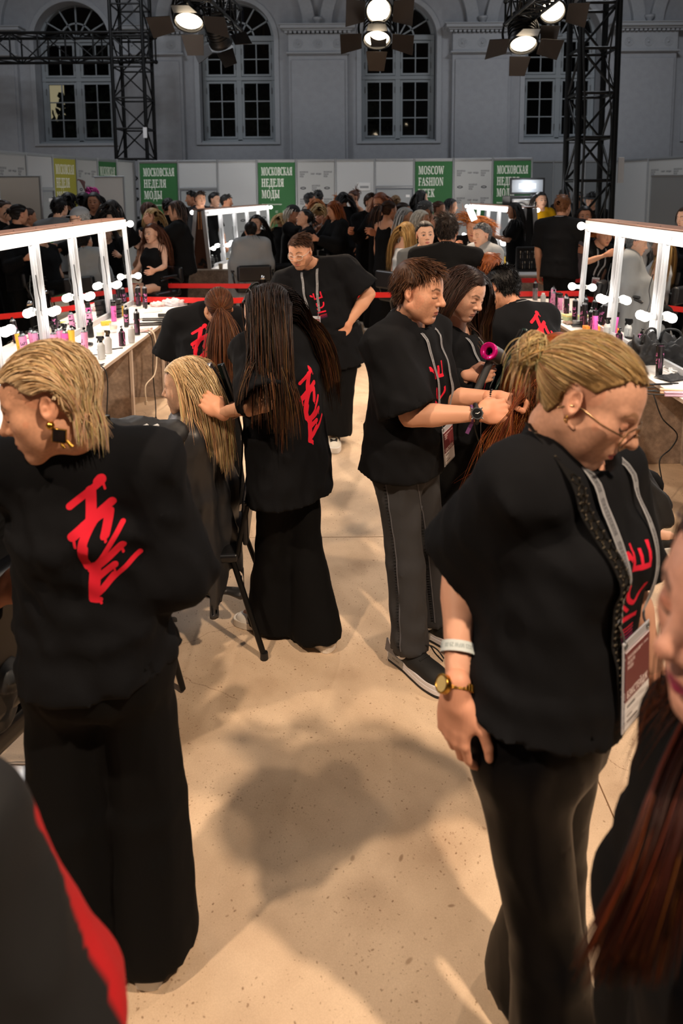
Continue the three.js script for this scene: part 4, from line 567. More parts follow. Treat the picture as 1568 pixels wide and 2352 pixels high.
// ---------------------------------------------------------------- hair
const G3 = V(0, -1, 0);
function hairMesh(o, M, hs, headOpt, hit, detail, seed) {
  const R = rng(seed), inv = M.clone().invert(), HF = headField(headOpt), out = strands(), cols = (o.colors || [0x2a1d16]).map(lin), tips = o.tips ? o.tips.map(lin) : null;
  const up = o.recede || 0, w0 = (o.w || [0.0021, 0.0046, 0.0095][2 - detail]) * hs, N = Math.round((o.n || 1) * [70, 220, 1150][detail] * (o.style === 'short' ? 1.6 : 1)), q = V(0, 0, 0), e = 0.003;
  const hd = (p) => { q.copy(p).applyMatrix4(inv); return HF.at(q.x, q.y, q.z) * hs; };
  const pushOut = (p, off) => { const d = hd(p); if (d < off) { const lp = p.clone().applyMatrix4(inv); const gx = HF.at(lp.x + e, lp.y, lp.z) - HF.at(lp.x - e, lp.y, lp.z), gy = HF.at(lp.x, lp.y + e, lp.z) - HF.at(lp.x, lp.y - e, lp.z), gz = HF.at(lp.x, lp.y, lp.z + e) - HF.at(lp.x, lp.y, lp.z - e); p.addScaledVector(V(gx, gy, gz).normalize().transformDirection(M), off - d); }
    if (hit) for (let k = 0; k < 2; k++) { const b = hit(p.x, p.y, p.z); if (b < off * 0.8) { const n = V(hit(p.x + 0.01, p.y, p.z) - hit(p.x - 0.01, p.y, p.z), hit(p.x, p.y + 0.01, p.z) - hit(p.x, p.y - 0.01, p.z), hit(p.x, p.y, p.z + 0.01) - hit(p.x, p.y, p.z - 0.01)); if (n.lengthSq() > 1e-9) p.addScaledVector(n.normalize(), off * 0.8 - b); } } return p; };
  const onScalp = (d) => { let t = 0.2; for (let i = 0; i < 30; i++) { const s = HF.at(d.x * t, d.y * t + 0.02, d.z * t - 0.012); if (Math.abs(s) < 0.0006) break; t -= s * 0.9; } return V(d.x * t, d.y * t + 0.02, d.z * t - 0.012); };
  const roots = []; let guard = 0;
  while (roots.length < N && guard++ < N * 40) { const u = R() * 2 - 1, a = R() * 2 * PI, s = Math.sqrt(1 - u * u), p = onScalp(V(s * Math.cos(a), u, s * Math.sin(a))); if (p.y > hairLine(p.z, up) + (Math.abs(p.x) > 0.07 && p.z > -0.03 ? 0.006 : 0)) roots.push(p); }
  const toW = (p) => p.clone().applyMatrix4(M), dirW = (d) => d.clone().transformDirection(M), pick = () => { const a = cols[R() * cols.length | 0], k = 0.86 + 0.28 * R(), c = a.map((x) => x * k); if (!tips) return c; const t = tips[R() * tips.length | 0].map((x) => x * (0.8 + 0.4 * R())); return [c, t]; };
  const tuck = (sg) => o.tuck && o.tuck[sg > 0 ? 0 : 1];
  const zMax = (sg) => (o.zMax ? o.zMax[sg > 0 ? 0 : 1] : 0.06);
  const fallFrom = (p, d, L, off, stiff, n = 12, face = true) => {      // let a lock run on and fall over head, shoulders and back
    const pts = [p.clone()], st = L / n; d = d.clone();
    for (let i = 0; i < n; i++) { d.multiplyScalar(stiff).addScaledVector(G3, 1 - stiff).add(V((R() - 0.5) * (o.wild || 0.1), (R() - 0.5) * 0.04, (R() - 0.5) * (o.wild || 0.1))).normalize(); p = p.clone().addScaledVector(d, st); pushOut(p, off);
      if (face) { const l = p.clone().applyMatrix4(inv); if (o.tuck && tuck(Math.sign(l.x)) && l.y < 0.034 && l.y > -0.2 && l.z > -0.036 && Math.abs(l.x) > 0.02) { l.z = -0.036; p = l.applyMatrix4(M); pushOut(p, off); l.copy(p).applyMatrix4(inv); } if (l.z > 0.02 && l.y < 0.07 && l.y > -0.2) { const lim = (o.open || 0.07) + 0.01 * R(), sg = Math.sign(l.x || 1); if (Math.abs(l.x) < lim || l.z > zMax(sg)) { if (Math.abs(l.x) < lim) l.x = sg * lim; if (l.z > zMax(sg)) l.z = zMax(sg); p = l.applyMatrix4(M); pushOut(p, off); } } }
      d.copy(p).sub(pts[pts.length - 1]).normalize(); pts.push(p); }
    return pts;
  };
  const style = o.style;
  for (const r of roots) {
    const off = (0.004 + 0.012 * R() * (o.vol || 1)) * hs, p = pushOut(toW(r), off * 0.7), nrm = r.clone().sub(V(0, 0.02, -0.012)).normalize(), sd = dirW(V(nrm.z, 0, -nrm.x).lengthSq() > 0.01 ? V(nrm.z, 0, -nrm.x) : XA);
    let pts;
    if (style === 'short') {
      const top = sstep(0.05, 0.11, r.y), L = lerp(o.side || 0.022, o.top || 0.05, top) * (0.7 + 0.6 * R()) * hs, comb = dirW(V(...(o.comb || [0.5, 0, 0.7])).multiplyScalar(top).add(V(nrm.x * 0.15, -0.75 * (1 - top), nrm.z * 0.1 - 0.25 * (1 - top))).addScaledVector(nrm, (o.lift || 0.5) * (0.25 + top)).add(V(R() - 0.5, R() - 0.5, R() - 0.5).multiplyScalar(o.mess || 0.5))).normalize();
      pts = [p.clone()]; const d = comb.clone(); for (let i = 1; i <= 5; i++) { d.add(V((R() - 0.5) * 0.14, (R() - 0.5) * 0.14 - 0.06, (R() - 0.5) * 0.14)).normalize(); pts.push(pushOut(pts[i - 1].clone().addScaledVector(d, L / 5), (0.003 + 0.012 * top * i / 5) * hs)); }
    } else if (style === 'pulled') {
      const T = V(...o.knot), n = detail ? 7 : 5; pts = []; for (let i = 0; i <= n; i++) { const t = i / n, l = r.clone().lerp(T, t), c = l.clone().sub(V(0, 0.02, -0.012)); const lift = onScalp(c.clone().normalize()); const w = toW(lift.lerp(T, t > 0.85 ? (t - 0.85) / 0.15 : 0)); pts.push(pushOut(w, off * 0.6 + 0.002)); }
    } else if (style === 'swept') {                      // combed back over the ears to the nape, ends free
      const m = V(r.x * 1.02, Math.max(r.y, 0.05), Math.min(r.z, -0.03) - 0.02), T = V(clamp(r.x * 1.15, -0.075, 0.075), (o.nape || -0.055) + 0.03 * R(), -0.075 + 0.02 * R()), n = 6; pts = [];
      for (let i = 0; i <= n; i++) { const t = i / n, l = r.z > -0.03 ? r.clone().multiplyScalar((1 - t) * (1 - t)).addScaledVector(m, 2 * t * (1 - t)).addScaledVector(T, t * t) : r.clone().lerp(T, t); pts.push(pushOut(toW(onScalp(l.sub(V(0, 0.02, -0.012)).normalize())), off + 0.002 + (o.flip || 0.016) * t * hs)); }
      const d = pts[n].clone().sub(pts[n - 2]).normalize().add(V(0, -0.8, 0)).normalize(); pts.push(...fallFrom(pts[n], d, o.fall * (0.7 + 0.6 * R()), off, 0.55, 3, false).slice(1));
    } else {
      const px = (o.part || 0), sgn = r.x > px ? 1 : -1, bk = o.backs ? o.backs[sgn > 0 ? 0 : 1] : o.back === undefined ? -0.35 : o.back, d = dirW(V(sgn * (0.9 - 0.4 * Math.abs(r.x) / 0.08), 0.25, bk - (bk > 0 ? -0.3 : 0.3) * sstep(0.02, 0.08, r.z))).normalize();
      pts = fallFrom(p, d, o.len * (0.82 + 0.3 * R()), off, o.stiff || 0.6, detail === 0 ? 5 : detail === 1 ? 6 : 8);
    }
    strand(out, pts, w0 * (0.7 + 0.7 * R()), w0 * 0.4, pick(), sd);
  }
  if (style === 'pulled') {
    const T = toW(V(...o.knot)), dn = dirW(V(...o.knot).sub(V(0, 0.02, -0.012)).normalize());
    if (o.tail) { const n = Math.round(N * 0.4); for (let i = 0; i < n; i++) { const d = dn.clone().multiplyScalar(0.5).add(V((R() - 0.5) * 0.5, 0.1, (R() - 0.5) * 0.5)).normalize(); strand(out, fallFrom(T.clone().add(V((R() - 0.5) * 0.02, (R() - 0.5) * 0.02, (R() - 0.5) * 0.02)), d, o.tail * (0.75 + 0.4 * R()), 0.006 + 0.03 * R() * (o.tailW || 1), 0.72, 8, false), w0 * (0.8 + 0.6 * R()), w0 * 0.5, pick(), V(R() - 0.5, 0, R() - 0.5).normalize()); } }
    else { const n = Math.round(N * 0.3), u = V(dn.z, 0.2, -dn.x).normalize(), v = dn.clone().cross(u).normalize(); u.copy(v).cross(dn); const br = (o.bun || 0.03) * hs; for (let i = 0; i < n; i++) { const a0 = R() * 2 * PI, tw = (R() - 0.5) * 1.6, pts = [], rr = br * (0.55 + 0.45 * R()), turn = 2.2 + R() * 1.6; for (let k = 0; k <= 7; k++) { const a = a0 + turn * k / 7, b = tw + Math.sin(a * 2 + i) * 0.5; pts.push(T.clone().addScaledVector(dn, br * 0.55 + Math.sin(b) * rr * 0.7).addScaledVector(u, Math.cos(a) * rr * Math.cos(b)).addScaledVector(v, Math.sin(a) * rr * Math.cos(b))); } strand(out, pts, w0, w0 * 0.6, pick(), dn); } }
    if (o.wisps) for (let i = 0; i < o.wisps; i++) { const d = dn.clone().multiplyScalar(0.9).add(V((R() - 0.5) * 1.8, (R() - 0.35) * 1.6, (R() - 0.5) * 1.8)).normalize(); strand(out, fallFrom(T.clone().addScaledVector(dn, 0.01).add(V((R() - 0.5) * 0.05, (R() - 0.5) * 0.06, (R() - 0.5) * 0.05)), d, 0.05 + R() * (o.wispL || 0.1), 0.004, o.wispS || 0.86, 9, false), w0 * 0.8, w0 * 0.4, pick(), V(R() - 0.5, R() - 0.5, R() - 0.5).normalize()); }
  }
  // the mass of hair under the locks
  const th = o.cap === undefined ? 0.006 : o.cap, capKey = JSON.stringify([headOpt.jaw, headOpt.nose, headOpt.eye, headOpt.full, th, up, detail]);
  if (!headGeos.has(capKey)) headGeos.set(capKey, meshField((x, y, z) => Math.max(HF.at(x, y, z) - th, (hairLine(z, up) + 0.005 * n3(x * 50, 3, z * 50) - y) * 0.55, Math.abs(x) > 0.06 && z > -0.035 && z < 0.03 ? (0.032 - y) * 0.8 : -1), V(-0.1, -0.08, -0.125), V(0.1, 0.135, 0.1), [0.011, 0.008, 0.0055][detail]));
  const cap = headGeos.get(capKey).clone().applyMatrix4(M), c0 = cols[0].map((x) => x * 0.9); paint(cap, (x, y, z) => { const k = 0.8 + 0.3 * n3(x * 40, y * 160, z * 40); return c0.map((v) => v * k); });
  return join([cap, strandGeo(out)]);
}
const hairMat = new THREE.MeshPhysicalMaterial({ color: 0xffffff, vertexColors: true, roughness: 0.46, specularIntensity: 0.45 }), hairDull = new THREE.MeshStandardMaterial({ color: 0xffffff, vertexColors: true, roughness: 0.6 });
const skinMat = new THREE.MeshPhysicalMaterial({ color: 0xffffff, vertexColors: true, roughness: 0.5, specularIntensity: 0.7 });
// ---------------------------------------------------------------- pose and build
function poseJoints(o) {
  const h = o.h || 1.7, J = {}, F = V(Math.sin(o.yaw), 0, Math.cos(o.yaw)), L = V(Math.cos(o.yaw), 0, -Math.sin(o.yaw)), U = V(0, 1, 0), root = V(o.x, o.y0 || 0, o.z), fem = o.sex !== 'm';
  const mix = (v, s = 1) => V(0, 0, 0).addScaledVector(L, v[0] * s).addScaledVector(U, v[1]).addScaledVector(F, v[2]);
  Object.assign(J, { F, L, U, h, root });
  const ph = o.seat ? o.seat : 0.53 * h - (o.crouch || 0); J.pelvis = root.clone().addScaledVector(U, ph).addScaledVector(F, o.hipF || 0).addScaledVector(L, o.hipL || 0);
  if (o.pelvisAt) J.pelvis = o.pelvisAt.clone();
  const ln = o.lean || 0, sd = o.side || 0, S = o.neckAt ? o.neckAt.clone().sub(J.pelvis).normalize() : mix([Math.sin(sd), Math.cos(ln) * Math.cos(sd), Math.sin(ln)]).normalize(); J.S = S;
  const tw = o.twist || 0, CL = L.clone().applyAxisAngle(S, tw); J.CL = CL.addScaledVector(S, -CL.dot(S)).normalize(); J.CF = J.CL.clone().cross(S).normalize();
  J.neck = o.neckAt ? o.neckAt.clone() : J.pelvis.clone().addScaledVector(S, 0.322 * h);
  const sw = (fem ? 0.098 : 0.112) * h * (o.bw || 1), sh = o.shrug || [0, 0];
  J.shL = J.neck.clone().addScaledVector(S, -0.035 * h + sh[0]).addScaledVector(J.CL, sw); J.shR = J.neck.clone().addScaledVector(S, -0.035 * h + sh[1]).addScaledVector(J.CL, -sw);
  const nd = S.clone().addScaledVector(J.CF, o.neckF === undefined ? 0.25 : o.neckF).addScaledVector(J.CL, o.neckL || 0).normalize(); J.head = J.neck.clone().addScaledVector(nd, 0.074 * h + 0.012);
  for (const [k, s] of [['L', 1], ['R', -1]]) {
    J['hip' + k] = J.pelvis.clone().addScaledVector(L, s * 0.05 * h).addScaledVector(U, -0.02 * h);
    const a = o['arm' + k] || { e: [0.18, -1, 0.05], w: [0.05, -1, 0.25] }, ml = (v) => V(0, 0, 0).addScaledVector(J.CL, v[0] * s).addScaledVector(a.world ? U : U, v[1]).addScaledVector(a.world ? F : J.CF, v[2]).normalize();
    J['el' + k] = J['sh' + k].clone().addScaledVector(ml(a.e), 0.172 * h); J['wr' + k] = J['el' + k].clone().addScaledVector(ml(a.w), 0.15 * h);
    const ft = (o['foot' + k]) || [s * 0.06 * h * (o.stance || 1) * (o.seat ? 1.3 : 1), 0];
    if (o.seat) { J['kn' + k] = J['hip' + k].clone().addScaledVector(F, 0.25 * h).addScaledVector(L, s * 0.02).addScaledVector(U, 0.02); J['an' + k] = J['kn' + k].clone().addScaledVector(F, ft[1] || 0.02); J['an' + k].y = (o.footY || 0) + 0.055 * h; }
    else { J['an' + k] = root.clone().addScaledVector(L, ft[0]).addScaledVector(F, ft[1]).addScaledVector(U, 0.046 * h); J['kn' + k] = J['hip' + k].clone().lerp(J['an' + k], 0.5).addScaledVector(F, 0.012 + (o['bend' + k] || 0)); }
    J['toe' + k] = F.clone().addScaledVector(L, s * 0.16 + ((o['turn' + k]) || 0)).normalize();
  }
  if (o.J) for (const k of Object.keys(o.J)) J[k] = o.J[k];
  const [hy, hp, hr] = o.head || [0, 0, 0]; J.headQ = new THREE.Quaternion().setFromEuler(new THREE.Euler(hp, (o.headAbs ? 0 : o.yaw) + hy, hr, 'YXZ'));
  return J;
}
function solveElbow(sh, wr, l1, l2, hint) { const d = wr.clone().sub(sh); let D = d.length(); const m = l1 + l2 - 0.002; if (D > m) { wr = sh.clone().addScaledVector(d.normalize(), m); D = m; d.copy(wr).sub(sh); } d.normalize(); const a = (l1 * l1 - l2 * l2 + D * D) / (2 * D), hgt = Math.sqrt(Math.max(0, l1 * l1 - a * a)), p = hint.clone().addScaledVector(d, -hint.dot(d)).normalize(); return [sh.clone().addScaledVector(d, a).addScaledVector(p, hgt), wr]; }
let pid = 0; const DBG = [];
function toPx(p) { const v = p.clone().applyMatrix4(CM.clone().invert()); return [Math.round(CPX - v.x / v.z * FOC), Math.round(CPY + v.y / v.z * FOC)]; }
function person(o) {
  pid++; const J = poseJoints(o), h = J.h, s = h / 1.7, det = o.detail === undefined ? 0 : o.detail, fem = o.sex !== 'm', bw = o.bw || 1, seed = 1000 + pid * 17, hs = (0.45 + 0.55 * s) * (o.hs || 1);
  for (const k of ['L', 'R']) if (o['wr' + k]) { const [e, w] = solveElbow(J['sh' + k], o['wr' + k], 0.172 * h, 0.15 * h, o['hint' + k] || V(0, -1, 0)); J['el' + k] = e; J['wr' + k] = w; }
  DBG.push(() => console.log(o.label.slice(0, 28), ...['head', 'neck', 'shL', 'shR', 'elL', 'elR', 'wrL', 'wrR', 'pelvis', 'anL', 'anR'].map((k) => k + ' ' + toPx(J[k].clone().add(T.position)).join(','))));
  const root = J.root.clone(), T = thing('person', o.label, 'person', [root.x, o.y0 || 0, root.z], 0, o.group); root.y = o.y0 || 0;
  for (const k of Object.keys(J)) if (J[k].isVector3 && !['F', 'L', 'U', 'S', 'CL', 'CF', 'toeL', 'toeR'].includes(k)) J[k].sub(root);
  const { F, L, U, S, CL, CF } = J, P = (base, a, b, c) => base.clone().addScaledVector(S, a).addScaledVector(CL, b).addScaledVector(CF, c), cell = [0.036, 0.023, 0.0135][det];
  const skin = lin(o.skin || 0xd9a587), M = new THREE.Matrix4().compose(J.head, J.headQ, V(hs, hs, hs)), fat = o.fat || 0;
  // bare body
  const body = new Field(), chinB = V(0, -0.066, -0.024).applyMatrix4(M);
  body.cone(chinB, J.neck.clone().addScaledVector(S, -0.01), 0.05 * s, 0.056 * s, 0.02); for (const k of ['L', 'R']) body.cone(P(J.neck, -0.02, 0, -0.005), J['sh' + k], 0.052 * s, 0.05 * s, 0.03);
  body.tubeE(P(J.neck, -0.06 * s, 0, 0.005), P(J.neck, -0.2 * s, 0, 0.015), [0.13 * s * bw, 0.085 * s], [0.135 * s * bw, 0.1 * s], CL, 0.05); body.tubeE(P(J.neck, -0.2 * s, 0, 0.015), J.pelvis.clone().addScaledVector(U, 0.05), [0.13 * s * bw, 0.1 * s], [0.13 * s * bw, 0.1 * s], CL, 0.05); body.ell(J.pelvis, [0.15 * s * bw, 0.11 * s, 0.11 * s], L, U, F, 0.05);
  for (const k of ['L', 'R']) {
    const am = (o.armW || 1) * (fem ? 0.93 : 1.06) * s; body.cone(J['sh' + k], J['el' + k], 0.047 * am, 0.039 * am, 0.02); body.cone(J['el' + k], J['el' + k].clone().lerp(J['wr' + k], 0.35), 0.039 * am, 0.042 * am, 0.015); body.cone(J['el' + k].clone().lerp(J['wr' + k], 0.3), J['wr' + k], 0.041 * am, 0.026 * am, 0.01);
    body.cone(J['hip' + k], J['kn' + k], 0.075 * s, 0.05 * s, 0.03); body.cone(J['kn' + k], J['an' + k], 0.05 * s, 0.035 * s, 0.02); body.cone(J['an' + k], J['an' + k].clone().addScaledVector(J['toe' + k], 0.13).setY(J['an' + k].y - 0.035 * s), 0.034, 0.026, 0.02);
  }
  const face = { skin: o.skin || 0xd9a587, jaw: fem ? 0.93 : 1.08, nose: fem ? 0.92 : 1.12, eye: 'down', full: fat, ...o.face }; const hairO = o.hair ? { ...o.hair } : null; if (hairO && face.scalp === undefined) face.scalp = (hairO.colors || [0x2a1d16])[0];
  const headCell = o.headCell || [0.0096, 0.0064, 0.0034][det], parts = [paint(meshOf(body, [0.045, 0.032, 0.02][det]), () => skin), headGeo(face, headCell).clone().applyMatrix4(M)];
  const hands = {};
  for (const k of ['L', 'R']) {
    const hp = (o.hands || {})[k] || {}; if (hp.pose === 'none') continue; const X = hp.dir ? hp.dir.clone().normalize() : J['wr' + k].clone().sub(J['el' + k]).normalize(), up0 = hp.back ? hp.back.clone() : CL.clone().multiplyScalar(k === 'L' ? 1 : -1).addScaledVector(X, 0); const Y = up0.addScaledVector(X, -up0.dot(X)).normalize(), Z = X.clone().cross(Y).multiplyScalar(k === 'L' ? 1 : -1);
    const hm = new THREE.Matrix4().makeBasis(X, Y, Z).setPosition(J['wr' + k].clone().addScaledVector(X, 0.012)).scale(V(1, 1, 1).multiplyScalar(s * (fem ? 0.95 : 1.05))); hands[k] = hm;
    let g = handGeo(hp.pose || 'relaxed', [0.0085, 0.0062, 0.0039][det]).clone().applyMatrix4(hm); if (hm.determinant() < 0) { const ix = g.index.array.slice(); for (let i = 0; i < ix.length; i += 3) { const t = ix[i]; ix[i] = ix[i + 1]; ix[i + 1] = t; } g.setIndex(new THREE.BufferAttribute(ix, 1)); g.computeVertexNormals(); }
    const hc = skin.map((v, i) => v * [1, 0.9, 0.86][i]); parts.push(paint(g, () => hc));
  }
  put('body', join(parts), skinMat, T);
  // trousers or skirt
  const b = o.bottom || {}, solids = [body];
  if (b.type !== 'none') {
    const Q = new Field(), e = 0.016 + (b.ease || 0), r = { slim: [0.088, 0.062, 0.05], straight: [0.096, 0.078, 0.078], wide: [0.112, 0.112, 0.135], flare: [0.092, 0.07, 0.105], skirt: [0.1, 0.1, 0.1] }[b.cut || 'straight'].map((v) => v * s * (b.w || 1)), waist = J.pelvis.clone().addScaledVector(o.seat ? U : S, 0.09 * s);
    Q.tubeE(waist, J.pelvis.clone().addScaledVector(U, -0.03 * s), [0.135 * s * bw + e, 0.1 * s + e + fat * 0.03], [0.155 * s * bw + e, 0.112 * s + e + fat * 0.02], L, 0.03); Q.ell(J.pelvis.clone().addScaledVector(U, -0.05 * s), [0.152 * s * bw + e, 0.1 * s, 0.11 * s + e], L, U, F, 0.03);
    if (b.cut === 'skirt') Q.tubeE(J.pelvis.clone().addScaledVector(U, -0.02), V(J.pelvis.x, 0.03, J.pelvis.z), [0.17 * s, 0.13 * s], [0.26 * s, 0.22 * s], L, 0.06);
    else for (const k of ['L', 'R']) { const hem = J['an' + k].clone().lerp(J['kn' + k], b.crop || 0).addScaledVector(U, b.hem === undefined ? -0.035 * s : b.hem), X = L; Q.cone(J['hip' + k], J['kn' + k], r[0], r[1], 0.04); if (b.tight) Q.cone(J['kn' + k], hem, r[1], r[2], 0.03); else Q.tubeE(J['kn' + k], hem, [r[1], r[1]], [r[2], r[2] * (b.cut === 'flare' ? 1.25 : 1.05)], X, 0.03, 1, 0.006); Q.tubeE(hem.clone().addScaledVector(U, 0.05), hem.clone().addScaledVector(U, -0.08), [r[2] - Math.max(0.012, 2.4 * cell), r[2] - Math.max(0.012, 2.4 * cell)], [r[2] - Math.max(0.012, 2.4 * cell), r[2] - Math.max(0.012, 2.4 * cell)], X, 0.003, -1); }
    const A = (b.fold === undefined ? 0.008 : b.fold), st = b.stack || 0; Q.warp = (x, y, z) => A * (n3(x * 9 + seed, y * (b.cut === 'wide' ? 1.3 : 5), z * 9) + 0.5 * n3(x * 18, y * 8 + seed, z * 18)) + (st ? st * sstep(0.5, 0.05, y) * Math.sin(y * 58 + 4 * n3(x * 5, y * 3, z * 5 + seed)) : 0);
    Q.axis = J.pelvis; solids.pants = Q; put('trousers', meshOf(Q, cell * 1.45), b.mat || mat(b.color || 0x0c0c0d, b.rough || 0.9, 0, CLOTH), T, b.label).name = b.cut === 'skirt' ? 'skirt' : 'trousers';
  }
  // shoes
  if (o.shoes !== null) {
    const sc = { color: 0x121212, sole: 0xd8d6d2, ...(o.shoes || {}) };
    for (const k of ['L', 'R']) { const Z = J['toe' + k].clone().setY(0).normalize(), X = YA.clone().cross(Z), q = new THREE.Quaternion().setFromRotationMatrix(new THREE.Matrix4().makeBasis(X, YA, Z)), an = J['an' + k], sg = new THREE.Group(); sg.name = 'shoe'; sg.position.set(an.x, an.y - 0.046 * h * (o.seat ? 1.2 : 1), an.z); sg.quaternion.copy(q); sg.scale.set((k === 'L' ? 1 : -1) * s * (fem ? 0.95 : 1.06), s * (fem ? 0.95 : 1.06), s * (fem ? 0.95 : 1.06)); T.add(sg); shoe(sg, sc, det); }
  }
  // top
  const t = o.top || {}; let shirt = null;
  if (t.type !== 'none') {
    const Q = new Field(), e = t.ease === undefined ? 0.03 : t.ease, hem = t.hem === undefined ? 0.1 : t.hem, X = CL, bl = t.belly || 0;
    const yk = P(J.neck, -0.05 * s, 0, 0), ch = P(J.neck, -0.2 * s, 0, 0.012), wa = J.pelvis.clone().addScaledVector(S, 0.1 * s).addScaledVector(CF, bl * 0.3), he = J.pelvis.clone().addScaledVector(o.seat ? S : U, o.seat ? -0.02 : -hem).addScaledVector(CF, o.seat ? 0.02 : -0.01);
    const cw = [0.145 * s * bw + e * 0.7, 0.105 * s + e * 0.8 + (fem ? 0.012 : 0) + bl * 0.2], ww = [0.135 * s * bw + e * 1.2, 0.1 * s + e * 1.1 + bl * 0.6], hw = [0.155 * s * bw + e * 1.15, 0.115 * s + e * 1.1 + bl * 0.5];
    if (t.type !== 'tank') for (const k of ['L', 'R']) Q.cone(P(J.neck, -0.022 * s, 0, -0.006), J['sh' + k].clone(), 0.068 * s + e * 0.12, 0.055 * s + e * 0.35, 0.05);
    Q.tubeE(yk, ch, [0.125 * s * bw + e * 0.4, 0.085 * s + e * 0.4], cw, X, 0.065); Q.tubeE(ch, wa, cw, ww, X, 0.05); Q.tubeE(wa, he, ww, hw, X, 0.05, 1, 0.004);
    if (fem && t.type !== 'cape') for (const sd of [-1, 1]) Q.ell(P(J.neck, -0.2 * s, sd * 0.07 * s, 0.085 * s + e * 0.4), [0.06, 0.065, 0.05].map((v) => v * s * (o.bust || 1)), CL, S, CF, 0.05);
    const sl = t.type === 'tank' ? 0 : t.type === 'long' ? 1.94 : (t.sleeve || 0.85);
    if (sl) for (const k of ['L', 'R']) { const sh = J['sh' + k], el = J['el' + k], wr = J['wr' + k], r1 = 0.058 * s + e * 0.35, r2 = (t.type === 'long' ? 0.048 : 0.062) * s + e * 0.85 * (t.flare || 1), D = el.clone().sub(sh).normalize(), px = Math.abs(D.y) > 0.8 ? CF : U;
      const end = sl <= 1 ? sh.clone().lerp(el, sl) : el.clone().lerp(wr, sl - 1), D2 = sl <= 1 ? D : wr.clone().sub(el).normalize();
      if (sl <= 1) Q.tubeE(sh.clone().addScaledVector(D, -0.01), end, [r1, r1], [r2, r2], px, 0.075, 1, 0.004); else { Q.cone(sh, el, r1, r2, 0.04); Q.tubeE(el, end, [r2, r2], [0.04 * s + e * 0.5, 0.04 * s + e * 0.5], px, 0.03); Q.cone(el, el, r2, r2, 0.03); }
      const ri = (sl <= 1 ? r2 : 0.04 * s + e * 0.5) - Math.max(0.012, 1.9 * cell); Q.tubeE(end.clone().addScaledVector(D2, -0.05), end.clone().addScaledVector(D2, 0.07), [ri, ri], [ri, ri], px, 0.004, -1); }
    if (!o.seat || t.open) Q.tubeE(he.clone().addScaledVector(U, 0.04), he.clone().addScaledVector(U, -0.1), [hw[0] - Math.max(0.013, 2 * cell), hw[1] - Math.max(0.013, 2 * cell)], [hw[0] - Math.max(0.012, 1.8 * cell), hw[1] - Math.max(0.012, 1.8 * cell)], X, 0.004, -1);
    if (t.collar) Q.cone(P(J.neck, -0.03, 0, -0.005), P(J.neck, t.collar, 0, 0.0), 0.092 * s, 0.08 * s, 0.03);
    const nr = (t.neck || 0.064) * s; Q.cone(P(J.neck, -0.006, 0, t.scoop || 0.022), P(J.neck, 0.12, 0, 0.05), nr, nr + 0.02, 0.008, -1);
    const A = t.fold === undefined ? 0.013 : t.fold * 1.35; Q.warp = (x, y, z) => { const a = n3(x * 4.2 + seed, y * 3.1, z * 4.2), c = n3(x * 8 + y * 4, y * 5 - x * 3, z * 8 + seed), d = n3(x * 17 + y * 6, y * 7, z * 17 + seed); const fl = Math.hypot(x - J.neck.x, y - J.neck.y, z - J.neck.z); return A * (0.55 * a + 0.75 * (0.5 - Math.abs(c)) + 0.28 * d) * sstep(0.07, 0.24, fl); };
    if (t.extra) t.extra(Q, J, s, P, e);
    Q.axis = J.pelvis.clone().lerp(J.neck, 0.5); if (t.type === 'cape') Q.axis = null; shirt = Q; solids.push(Q); let g = meshOf(Q, t.cell || cell * (o.topFine || 1)); let m = t.mat || mat(t.color || 0x111215, t.rough || 0.9, 0, CLOTH);
    if (t.print) { const back = t.print === 'back', n = CF.clone().multiplyScalar(back ? -1 : 1), x = CL.clone().multiplyScalar(back ? -1 : 1); g = surfaceUV(g, { o: P(J.neck, (t.pv === undefined ? (back ? -0.31 : -0.25) : t.pv) * s, (t.ps || 0), 0), x: x.clone().applyAxisAngle(n, t.pr || 0), y: S.clone().applyAxisAngle(n, t.pr || 0), n, w: t.pw || (back ? 0.25 : 0.12), h: t.ph || (back ? 0.43 : 0.34) }); m = back ? teeBack : teeFront; }
    put(t.name || 'shirt', g, m, T, t.label);
  }
  const hit = (x, y, z) => { let d = body.raw(x, y, z); if (shirt) d = Math.min(d, shirt.at(x, y, z)); return d; };
  if (hairO) { const g = hairMesh(hairO, M, hs, face, hairO.style === 'short' ? null : hit, Math.min(det, o.hairDet === undefined ? 2 : o.hairDet), seed + 5); put('hair', g, det ? hairMat : hairDull, T); }
  const ctx = { pants: solids.pants, T, J, M, hs, s, hit, shirt, body, hands, P, root, onFront: (a, b2, dir = 1, lift = 0.004) => { const p = P(J.neck, a, b2, 0), d = CF.clone().multiplyScalar(dir); let q = p.clone().addScaledVector(d, 0.45); for (let i = 0; i < 60; i++) { const v = hit(q.x, q.y, q.z); if (v < lift) break; q.addScaledVector(d, -Math.max(v * 0.6, 0.002)); } return q; } };
  if (o.lanyard) lanyard(ctx, o.lanyard);
  if (o.extra) o.extra(ctx);
  return ctx;
}
